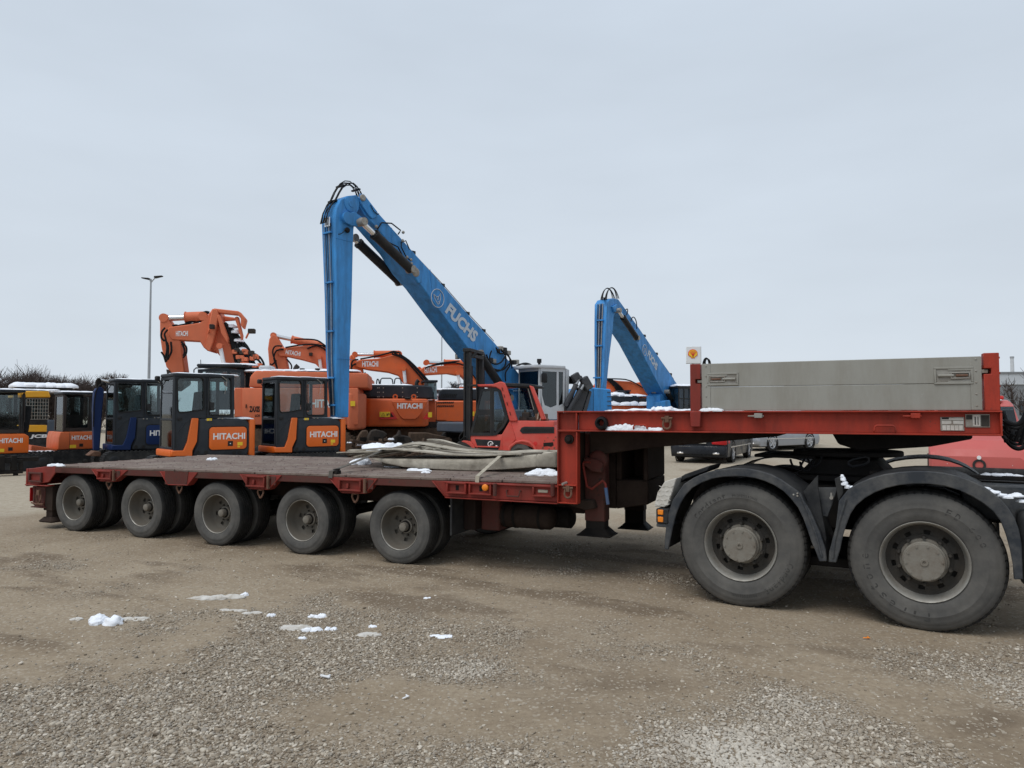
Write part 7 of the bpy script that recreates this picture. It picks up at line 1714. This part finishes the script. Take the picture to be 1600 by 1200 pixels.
# mast: two channels, crossheads
for y0 in (-.03, 1.15):
    m = MB(); a = K5.t(724, 545, -.03)[0]; b = K5.t(735, 545, -.03)[0]; zt = K5.t(728, 544, -.03)[1]
    m.box(a, a+.05, y0, y0+.14, .12, zt); m.box(a+.05, b-.05, y0+.05, y0+.09, .12, zt-.05); m.box(b-.05, b, y0, y0+.14, .12, zt-.12); ob('mast_channel', m, M['mast'], FK, bev=.008)
    m = MB(); m.box(a+.06, b-.06, y0+.16, y0+.27, .2, zt-.18); ob('inner_mast', m, M['mast'], FK, bev=.008)
    m = MB(); x = (a+b)/2; m.cyl((x+.02, y0+.36, .2), (x+.02, y0+.36, zt-.5), .045, 12); ob('lift_cylinder', m, M['mast'], FK)
a = K5.t(724, 547, 0)[0]; b = K5.t(735, 547, 0)[0]; zt = K5.t(728, 544, 0)[1]
m = MB(); m.box(a-.01, b+.01, -.031, 1.30, zt-.10, zt-.001); ob('mast_crosshead', m, M['mast'], FK, bev=.01)
m = MB(); m.box(b-.04, b+.04, .12, 1.15, zt-.26, zt-.16); ob('mast_crosshead', m, M['mast'], FK, bev=.01)
m = MB(); m.box(a, b, .1, 1.15, .9, 1.0); m.box(a, b, .1, 1.15, .25, .38); ob('mast_brace', m, M['mast'], FK, bev=.01)
m = MB(); P = kp([(736,559),(742,550),(746,551),(739,560)], -.03); m.prism(P, -.035, .0); ob('mast_gusset', m, M['mast'], FK)
m = MB(); m.tube(rope([K5.t3(724, 674, -.05), K5.t3(718, 682, -.06), K5.t3(719, 688, -.06), K5.t3(727, 682, -.05), K5.t3(732, 688, -.05)]), .018, 6); ob('hose', m, M['hose'], FK)
# wheels
for px, r_, y in ((724, .42, -.06), (811, .40, -.02)):
    for yy in (y, W5-.28-y):
        x = K5.t(px, 712, y)[0]; m = MB(); t = MB(); w_ = .32
        def md(i, j, yv, rv): return (yv, rv - (.03 if (i in (4, 5) and j % 4 < 2) or (i in (6, 7) and (j+2) % 4 < 2) else 0))
        t.lathe([(.04,.20),(.0,.24),(.0,r_*.8),(.03,r_*.94),(.05,r_),(.15,r_),(.17,r_),(w_-.05,r_),(w_,r_*.85),(w_,.22)], c=(x, yy, r_), n=72, mod=md)
        wt = ob('wheel', t, M['tyrewall'] if px > 800 else M['tyre'], FK, ang=30)
        m.lathe([(.03,.001),(.03,.07),(.05,.08),(.06,.18),(.02,.20)], c=(x, yy, r_), n=28); ob('rim', m, M['rim'] if px > 800 else M['rimdark'], wt)
# ------------------------------------------------------------------ cars
def car(fr, name, label, paint, L_, W_, H_, kind='sedan', plate=None):
    e = thing(name, label, 'car', fr, 'cars parked beyond the trailer')
    # x: from tail (0) to nose (L); sections: (x, half width at sill, half width at belt, z bottom, z belt, z top, half width at roof)
    h = W_/2
    if kind == 'suv': tops = [(0,.62),(.03,.95),(.10,.99),(.55,1.0),(.68,.93),(.78,.62),(.97,.56),(1,.45)]
    elif kind == 'estate': tops = [(0,.60),(.02,.70),(.09,.97),(.35,1.0),(.55,1.0),(.68,.86),(.76,.68),(.96,.55),(1,.42)]
    else: tops = [(0,.58),(.03,.70),(.16,.73),(.30,.95),(.42,1.0),(.55,.99),(.70,.72),(.95,.56),(1,.42)]
    secs = []
    for i, (t, zt) in enumerate(tops):
        x = t*L_; end = i in (0, len(tops)-1); tk = .90 if end else 1.0
        belt = min(zt*H_, .66*H_); hw = h*tk; rw = h*(.72 if zt > .8 else .93*tk)
        zb = .30 if end else .20
        secs.append([(x, -hw*.97, zb), (x, -hw, .5), (x, -hw*.985, belt*.88), (x, -hw*.95, belt), (x, -rw, max(belt+.01, zt*H_-.06)), (x, -rw*.85, zt*H_+.0), (x, rw*.85, zt*H_), (x, rw, max(belt+.01, zt*H_-.06)), (x, hw*.95, belt), (x, hw*.985, belt*.88), (x, hw, .5), (x, hw*.97, zb)])
    m = MB(); n = 12
    for A, B in zip(secs, secs[1:]): m.add(A + B, [[k, (k+1) % n, n+(k+1) % n, n+k] for k in range(n)])
    m.add(secs[0], [list(range(n))]); m.add(secs[-1], [list(range(n))])
    bd = ob('body', m, M[paint], e, ang=28, bev=.02)
    # glazing set just proud of the pillars
    g = MB()
    for s_ in (-1, 1):
        P = []
        for (A, B) in [(secs[i], secs[i+1]) for i in range(len(tops)-1) if tops[i][1] > .85 and tops[i+1][1] > .85]:
            k0, k1 = (3, 4) if s_ < 0 else (8, 7)
            q = [Vector(A[k0]).lerp(Vector(A[k1]), .08), Vector(B[k0]).lerp(Vector(B[k1]), .08), Vector(B[k0]).lerp(Vector(B[k1]), .92), Vector(A[k0]).lerp(Vector(A[k1]), .92)]
            c = sum(q, Vector())/4; q = [c + (p-c)*.93 + Vector((0, s_*.015, 0)) for p in q]; g.add(q, [[0,1,2,3]])
    ob('side_windows', g, M['glassdark'], e)
    i = 1; A, B = secs[1], secs[2] if kind != 'sedan' else secs[3]
    q = [Vector(A[4]).lerp(Vector(A[3]), .2), Vector(A[7]).lerp(Vector(A[8]), .2), Vector(B[6]), Vector(B[5])]
    if kind == 'sedan': q = [Vector(secs[2][5]), Vector(secs[2][6]), Vector(secs[3][6]), Vector(secs[3][5])]
    c = sum(q, Vector())/4; m = MB(); m.add([c + (p-c)*.88 + Vector((-.03, 0, .02)) for p in q], [[0,1,2,3]]); ob('rear_window', m, M['glassdark'], e)
    m = MB(); m.prismz([(-.06, -h*.80), (.0, -h*.96), (.5, -h*1.005), (.5, h*1.005), (.0, h*.96), (-.06, h*.80)], .28, .58); ob('bumper', m, M[paint], e, bev=.05, seg=2)
    for s_ in (-1, 1):
        m = MB(); m.loft([(-.05, s_*h*.95, .60), (.34, s_*h*1.02, .64), (.34, s_*h*1.02, .78), (-.05, s_*h*.95, .86)], [(-.09, s_*h*.48, .62), (.2, s_*h*.7, .64), (.2, s_*h*.7, .78), (-.09, s_*h*.48, .84)]); ob('tail_light', m, M['taillight'], e, bev=.015)
        m = MB(); m.box(-.075, .0, s_*h*.62-.11, s_*h*.62+.11, .29, .36); ob('exhaust_tip', m, M['chrome'], e, bev=.02)
        m = MB(); m.box(-.065, -.05, s_*h*.45-.2, s_*h*.45+.2, .54, .545); ob('chrome_strip', m, M['chrome'], e)
        m = MB(); m.bar((.5, s_*h*1.005, .52), (L_-.7, s_*h*1.005, .50), .02, .03); ob('side_strip', m, M['chrome'], e)
    m = MB(); m.box(-.06, .0, -.27, .27, .64, .76); ob('number_plate', m, M['plate'], e, bev=.005)
    m = MB(); m.box(.25, L_-.25, -h*.8, h*.8, .16, .3); ob('underbody', m, M['blackmetal'], e)
    for wx in (.20*L_, .80*L_):
        for s_ in (-1, 1):
            y = s_*h*.995; d = -s_; R_ = .33
            m = MB(); m.lathe([(d*.03,.22),(d*.0,.235),(-d*.004,.29),(d*.02,R_-.005),(d*.05,R_),(d*.18,R_),(d*.2,.3)], c=(wx, y, R_), n=36); w = ob('wheel', m, M['tyre'], e)
            a = MB(); a.lathe([(d*.03,.222),(d*.005,.225),(d*.012,.205),(d*.07,.19)], c=(wx, y, R_), n=30)
            for k in range(5):
                t = 2*math.pi*k/5; a.bar((wx + .03*math.cos(t), y + d*.015, R_ + .03*math.sin(t)), (wx + .212*math.cos(t), y + d*.012, R_ + .212*math.sin(t)), .03, .06, up=(0, 1, 0))
            a.lathe([(d*.005,.001),(d*.01,.05)], c=(wx, y, R_), n=12); ob('rim', a, M['caralloy'], w)
            a = MB(); a.lathe([(d*.001,.40),(d*.001,.33),(d*.012,.33)], c=(wx, y+s_*.004, R_+.01), n=30); ob('wheel_arch', a, M['blackmetal'], e)
    return e
def car_at(px, Z, a): return Fr.at(px, Z, a)
# tails towards the camera, noses away to the right
car(car_at(1090, 23.2, 62), 'parked_car', 'dark grey estate car seen from behind under the gooseneck, nearest of the cars', 'carblack', 4.9, 1.86, 1.47, 'estate')
car(car_at(1158, 31.0, 35), 'parked_car', 'silver saloon car half hidden behind the dark estate', 'carsilver', 4.6, 1.8, 1.42, 'sedan')
car(car_at(1232, 33.5, 66), 'parked_car', 'black sport utility car with pale number plate right of the silver saloon', 'carblack', 4.7, 1.9, 1.75, 'suv')
car(car_at(1012, 40.0, 20), 'parked_car', 'dark car far off seen between gooseneck box and the estate', 'carblack', 4.5, 1.8, 1.45, 'estate')
# ------------------------------------------------------------------ red van facing the camera
V = Fr.at(1527, 16.2, -31)
VN = thing('parked_van', 'faded salmon red van facing the camera behind the truck chassis', 'van', V)
secs = []
def vsec(y, hw, zb, zbelt, zt, rw): return [(-hw, y, zb), (-hw, y, zbelt), (-rw, y, zt-.08), (-rw*.88, y, zt), (rw*.88, y, zt), (rw, y, zt-.08), (hw, y, zbelt), (hw, y, zb)]
Hs = [vsec(-.10, .92, .30, .62, .64, .86), vsec(.0, .96, .25, .72, .80, .88), vsec(.25, .985, .22, .86, 1.00, .90), vsec(.75, .99, .2, 1.0, 1.13, .88), vsec(.95, .99, .2, 1.02, 1.16, .86), vsec(1.55, .99, .2, 1.05, 1.80, .80), vsec(1.95, .99, .2, 1.08, 1.92, .80), vsec(2.6, .99, .2, 1.1, 1.96, .82), vsec(4.8, .98, .2, 1.1, 1.95, .82)]
m = MB()
for A, B in zip(Hs, Hs[1:]): m.add(A + B, [[k, (k+1) % 8, 8+(k+1) % 8, 8+k] for k in range(8)])
m.add(Hs[0], [list(range(8))]); m.add(Hs[-1], [list(range(8))])
ob('body', m, M['van'], VN, ang=40, bev=.03, seg=2)
A, B = Hs[4], Hs[5]
q = [Vector(A[3]).lerp(Vector(B[3]), .06), Vector(A[4]).lerp(Vector(B[4]), .06), Vector(B[4]).lerp(Vector(A[4]), .08), Vector(B[3]).lerp(Vector(A[3]), .08)]; q = [Vector((p.x*1.09, p.y, p.z)) for p in q]
q[0].x -= .0; m = MB(); o_ = Vector((0, -.030, .030)); m.loft([p + o_ for p in q], [p + o_*.3 for p in q]); ob('windscreen_pane', m, M['glassdark'], VN)
m = MB(); m.box(-.45, .40, .74, .86, 1.135, 1.155); ob('cowl_grille', m, M['black'], VN, bev=.006)
for s_ in (-1, 1): m = MB(); m.tube([(s_*.2-.1, .90, 1.165), (s_*.2+.3, 1.0, 1.24), (s_*.2+.42, 1.1, 1.36)], .010, 6); ob('wiper', m, M['black'], VN)
m = MB(); m.lathe([(-.02,.001),(-.02,.042),(.03,.046)], c=(0, -.10, .62), n=20); em = ob('emblem', m, M['signwhite'], VN); em.scale = (1, 1, 1)
m = MB(); m.lathe([(-.02,.08),(-.02,.13),(.05,.13)], c=(0, -.10, .455), n=24); ob('badge_ring', m, M['black'], VN)
for s_ in (-1, 1):
    m = MB(); m.loft([(s_*.58, -.12, .44), (s_*.93, .02, .46), (s_*.95, .05, .62), (s_*.64, -.08, .56)], [(s_*.58, .2, .44), (s_*.93, .3, .46), (s_*.95, .3, .62), (s_*.64, .25, .56)]); ob('headlight', m, M['lens'], VN, bev=.02)
    m = MB(); m.box(s_*.745-.004, s_*.745+.004, .02, .9, .82, 1.05); 
    m = MB(); m.tube([(s_*.80, .05, .80), (s_*.80, .3, 1.005), (s_*.78, .85, 1.14)], .006, 5); ob('bonnet_gap', m, M['blackprint'], VN)
    m = MB(); m.box(s_*1.13-.1, s_*1.13+.1, 1.15, 1.25, 1.15, 1.42); ob('door_mirror', m, M['black'], VN, bev=.04, seg=2)
    for y in (.75, 3.9): m = MB(); m.lathe([(0,.001),(s_*.0,.2),(s_*.02,.32),(-s_*.2,.33),(-s_*.22,.2)], c=(s_*.995, y, .33), n=28, axis='x'); ob('wheel', m, M['tyre'], VN)
m = MB(); m.box(-.94, .94, -.16, .1, .20, .40); ob('bumper', m, M['black'], VN, bev=.05, seg=2)
m = MB(); m.box(.28, .62, 1.9, 2.1, 1.95, 2.05); ob('roof_beacon', m, M['redprint'], VN, bev=.03)
m = MB(); m.blob((.35, 1.8, 1.93), .25, .15, .05, 2, amp=.3); ob('roof_snow', m, M['snow'], VN)
# ------------------------------------------------------------------ fuel station sign, lamp posts, building
f = Fr.at(1084, 98, 0); x0, z0 = f.t(1073, 567.5); x1, z1 = f.t(1095, 541.5)
e = thing('filling_station_sign', 'white square sign with red and yellow scallop shell high above the trailer', 'sign', f)
m = MB(); m.box(x0, x1, 0, .35, z0, z1); ob('sign_board', m, M['signwhite'], e, bev=.02)
m = MB(); m.box(x0-.04, x1+.04, .02, .33, z0-.05, z0-.001); m.box(x1+.001, x1+.05, .02, .33, z0, z1); ob('sign_edge', m, M['greymetal'], e)
m = MB(); m.cyl((0, .18, 0), (0, .18, z0-.05), .16, 12); ob('pole', m, M['pole'], e)
c = f.t(1082.5, 553); R_ = .60
def shell(R_):
    P = []
    for k in range(0, 29):
        t = math.pi*(-.16 + 1.32*k/28); s_ = 1 + .05*abs(math.sin(k*math.pi/4))
        P.append((c[0] + R_*s_*math.cos(t), c[1] + .02 + R_*s_*math.sin(t)*.95))
    P += [(c[0]-.42*R_, c[1]-.72*R_), (c[0]-.38*R_, c[1]-.95*R_), (c[0]+.38*R_, c[1]-.95*R_), (c[0]+.42*R_, c[1]-.72*R_)]
    return P
m = MB(); m.prism(shell(R_*1.06), -.05, -.001); ob('shell_outline', m, M['signred'], e)
m = MB(); m.prism(shell(R_*.93), -.09, -.0505); ob('shell_field', m, M['signyellow'], e)
m = MB()
for k in range(-3, 4): t = math.pi/2 + k*.33; m.bar((c[0] + .03*k, -.1, c[1]-.45), (c[0] + .52*math.cos(t), -.1, c[1] + .50*math.sin(t)), .045, .03, up=(0, 1, 0))
ob('shell_ribs', m, M['signred'], e, kind='stuff')
def lamp_post(fr, label, H_, arms):
    e = thing('lamp_post', label, 'lamp post', fr); m = MB(); m.tube([(0, 0, 0), (0, 0, H_*.5), (0, 0, H_)], [.11, .085, .05], 10); ob('pole', m, M['pole'], e)
    for dx, dz in arms:
        m = MB(); m.tube([(0, 0, H_-.25), (dx*.5, 0, H_-.05), (dx, 0, H_+dz)], .035, 7); ob('arm', m, M['pole'], e)
        m = MB(); s_ = 1 if dx > 0 else -1; m.loft([(dx-s_*.05, -.15, H_+dz-.05), (dx+s_*.45, -.12, H_+dz+.06), (dx+s_*.45, -.12, H_+dz+.12), (dx-s_*.05, -.15, H_+dz+.08)], [(dx-s_*.05, .15, H_+dz-.05), (dx+s_*.45, .12, H_+dz+.06), (dx+s_*.45, .12, H_+dz+.12), (dx-s_*.05, .15, H_+dz+.08)]); ob('lamp_head', m, M['mast'], e, bev=.02)
    return e
f = Fr.at(232, 46, 0); H_ = f.t(235, 436)[1]; lamp_post(f, 'tall grey double-armed lamp post against the sky at left', H_, [(.30, .1), (-.14, -.02)])
f = Fr.at(690, 90, 0); H_ = f.t(690, 526)[1]; e = thing('flag_pole', 'thin bare pole rising between blue stick and blue boom', 'pole', f); m = MB(); m.tube([(0, 0, 0), (0, 0, H_)], [.12, .06], 8); ob('pole', m, M['pole'], e)
f = Fr.at(1583, 130, 0); H_ = f.t(1583, 557)[1]; e = thing('chimney', 'slim pale chimney above the grey building at the right edge', 'chimney', f); m = MB(); m.tube([(0, 0, 0), (0, 0, H_)], [.42, .28], 16); ob('shaft', m, M['cabwhite'], e); m = MB(); m.lathe([(0,.34),(.3,.34)], c=(0, 0, H_-.3), n=16, axis='z'); ob('rim', m, M['pole'], e)  # light paint on the shaft puts slight distance haze into its colour
f = Fr.at(1640, 76, -6); e = thing('warehouse', 'long flat grey industrial hall behind the van', 'building', f)
zt = f.t(1580, 581)[1]; zm = f.t(1580, 601)[1]
m = MB(); m.box(-22, 16, .1, 20, 0, zm); ob('lower_wall', m, M['bldgdark'], e)
for k in range(19): m = MB(); x = -22 + 2*k; m.box(x+.01, x+1.99, 0, .35, zm+.002, zt-.2); ob('cladding_panel', m, M['bldg'], e, bev=.02)
m = MB(); m.box(-22, 16, .4, 20, zm+.01, zt-.05); ob('hall_body', m, M['bldg'], e)
m = MB(); m.box(-22.2, 16.2, -.1, 20.2, zt-.2, zt); ob('roof_edge', m, M['bldgdark'], e)
for k in range(12): m = MB(); x = -21 + 3*k; m.box(x, x+1.6, .04, .2, 1.4, 2.9); w = ob('window', m, M['mast'], e); m = MB(); m.box(x+.1, x+1.5, .02, .038, 1.5, 2.8); ob('pane', m, M['glassdark'], w)
# ------------------------------------------------------------------ bare trees
def tree(fr, label, H_, W_, seed, trunk=.12, name='bare_tree', dens=1.0, group=None, stems=1):
    r = random.Random(seed); e = thing(name, label, 'tree' if stems == 1 else 'shrub', fr, group)
    T_ = MB(); C_ = MB()
    def grow(p, d, L_, rad_, lvl, mb):
        n = 3 if lvl < 3 else 2; P = [p]; q = p
        for k in range(n):
            d = (d + Vector((r.uniform(-.22, .22), r.uniform(-.22, .22), r.uniform(-.02, .20)))).normalized(); q = q + d*L_/n; P.append(q)
        mb.tube(P, [rad_*(1 - .5*k/n) for k in range(n+1)], 5 if lvl == 0 else 3)
        if lvl >= 4: return
        kids = (5, 6, 6, 7)[lvl]
        kids = max(2, int(kids*dens + r.random()))
        for k in range(kids):
            t = .3 + .7*(k + r.random())/kids; pp = P[min(n, int(t*n))]
            a = r.uniform(0, 6.28); sp_ = (.75, .75, .85, .9)[lvl]
            dd = (d + Vector((math.cos(a)*sp_*W_, math.sin(a)*sp_*W_, r.uniform(-.15, .45)))).normalized()
            grow(pp, dd, L_*r.uniform(.52, .78), max(.017, rad_*.5), lvl+1, C_)
    for s_ in range(stems):
        b = Vector((r.uniform(-.5, .5)*(stems > 1)*W_, r.uniform(-.5, .5)*(stems > 1), -.05))
        grow(b, Vector((r.uniform(-.15, .15)*stems, r.uniform(-.1, .1), 1)).normalized(), H_*.42, trunk, 0 if stems == 1 else 1, T_)
    ob('trunk', T_, M['bark'], e); ob('crown', C_, M['twig'], e)
    return e
gl = 'leafless thicket along the yard edge at left'
tree(Fr.at(185, 58, 0), 'round bare bushy tree on the skyline, left of the lamp post', 7.6, 1.0, 3, .13, dens=1.25)
k = 0
for px, h_, st, lb in ((-30,4.6,5,'bare thicket shrub at the very left end of the skyline'),(8,5.0,6,'bare thicket shrub straight above the leftmost orange cab'),(30,4.6,5,'bare thicket shrub above the left tip of the snowy canopy'),(52,4.4,5,'low bare shrub above the left half of the snowy canopy'),
        (72,5.2,4,'taller bare shrub with long thin twigs above the middle of the snowy canopy'),(88,4.5,5,'bare shrub above the right half of the snowy canopy'),(108,4.2,5,'bare shrub beside the right tip of the snowy canopy'),(130,4.0,5,'bare shrub above the machine with the brown cab'),
        (150,4.1,5,'bare shrub right behind the navy boom'),(215,3.6,4,'low bare shrub between the round bushy tree and the lamp post'),(240,3.4,4,'lowest bare shrub, just right of the lamp post')):
    k += 1; tree(Fr.at(px, 60 + 3*(k % 3), 0), lb, h_*1.75, 1.0, 20+k, .05, 'bare_shrub', group=gl, stems=st, dens=1.2)
for px, Z, h_, sd, lb in ((705,62,4.6,41,'bare twiggy tree behind the forklift mast'),(735,66,4.6,42,'bare tree showing right behind the fourth orange boom'),(478,64,5.6,43,'thin bare treetop above the faded orange engine hood'),(1600,48,5.6,44,'bare tree in front of the grey hall at right edge'),(1455,75,8.0,45,'bare treetop just peeping over the grey drop side'),(1180,80,4.6,46,'bare tree far behind the gooseneck')):
    tree(Fr.at(px, Z, 0), lb, h_*1.3, .9, sd, .10, dens=.8 if px == 1600 else 1.1)

# far edge of the yard: a low leafless wood
m = MB(); rr = random.Random(3)
for k in range(9000):
    x = rr.uniform(-190, 210); y = 150 + rr.uniform(0, 14) + abs(x)*.05; h_ = (2.4 + 1.6*noise.noise(Vector((x*.06, 3, 1))) + .8*noise.noise(Vector((x*.3, 9, 1))))*rr.uniform(.5, 1.15); z = rr.uniform(0, .5)*h_
    p = Vector((x, y, z)); q = p + Vector((rr.uniform(-.9, .9), rr.uniform(-.5, .5), h_*rr.uniform(.4, .6))); w = rr.uniform(.03, .09)
    m.add([p + Vector((-w, 0, 0)), p + Vector((w, 0, 0)), p + Vector((0, w, 0)), q], [[0, 1, 3], [1, 2, 3], [2, 0, 3]])
solo('distant_wood', m, M['twig'], WORLD, 'low leafless wood along the far edge of the yard', kind='stuff')
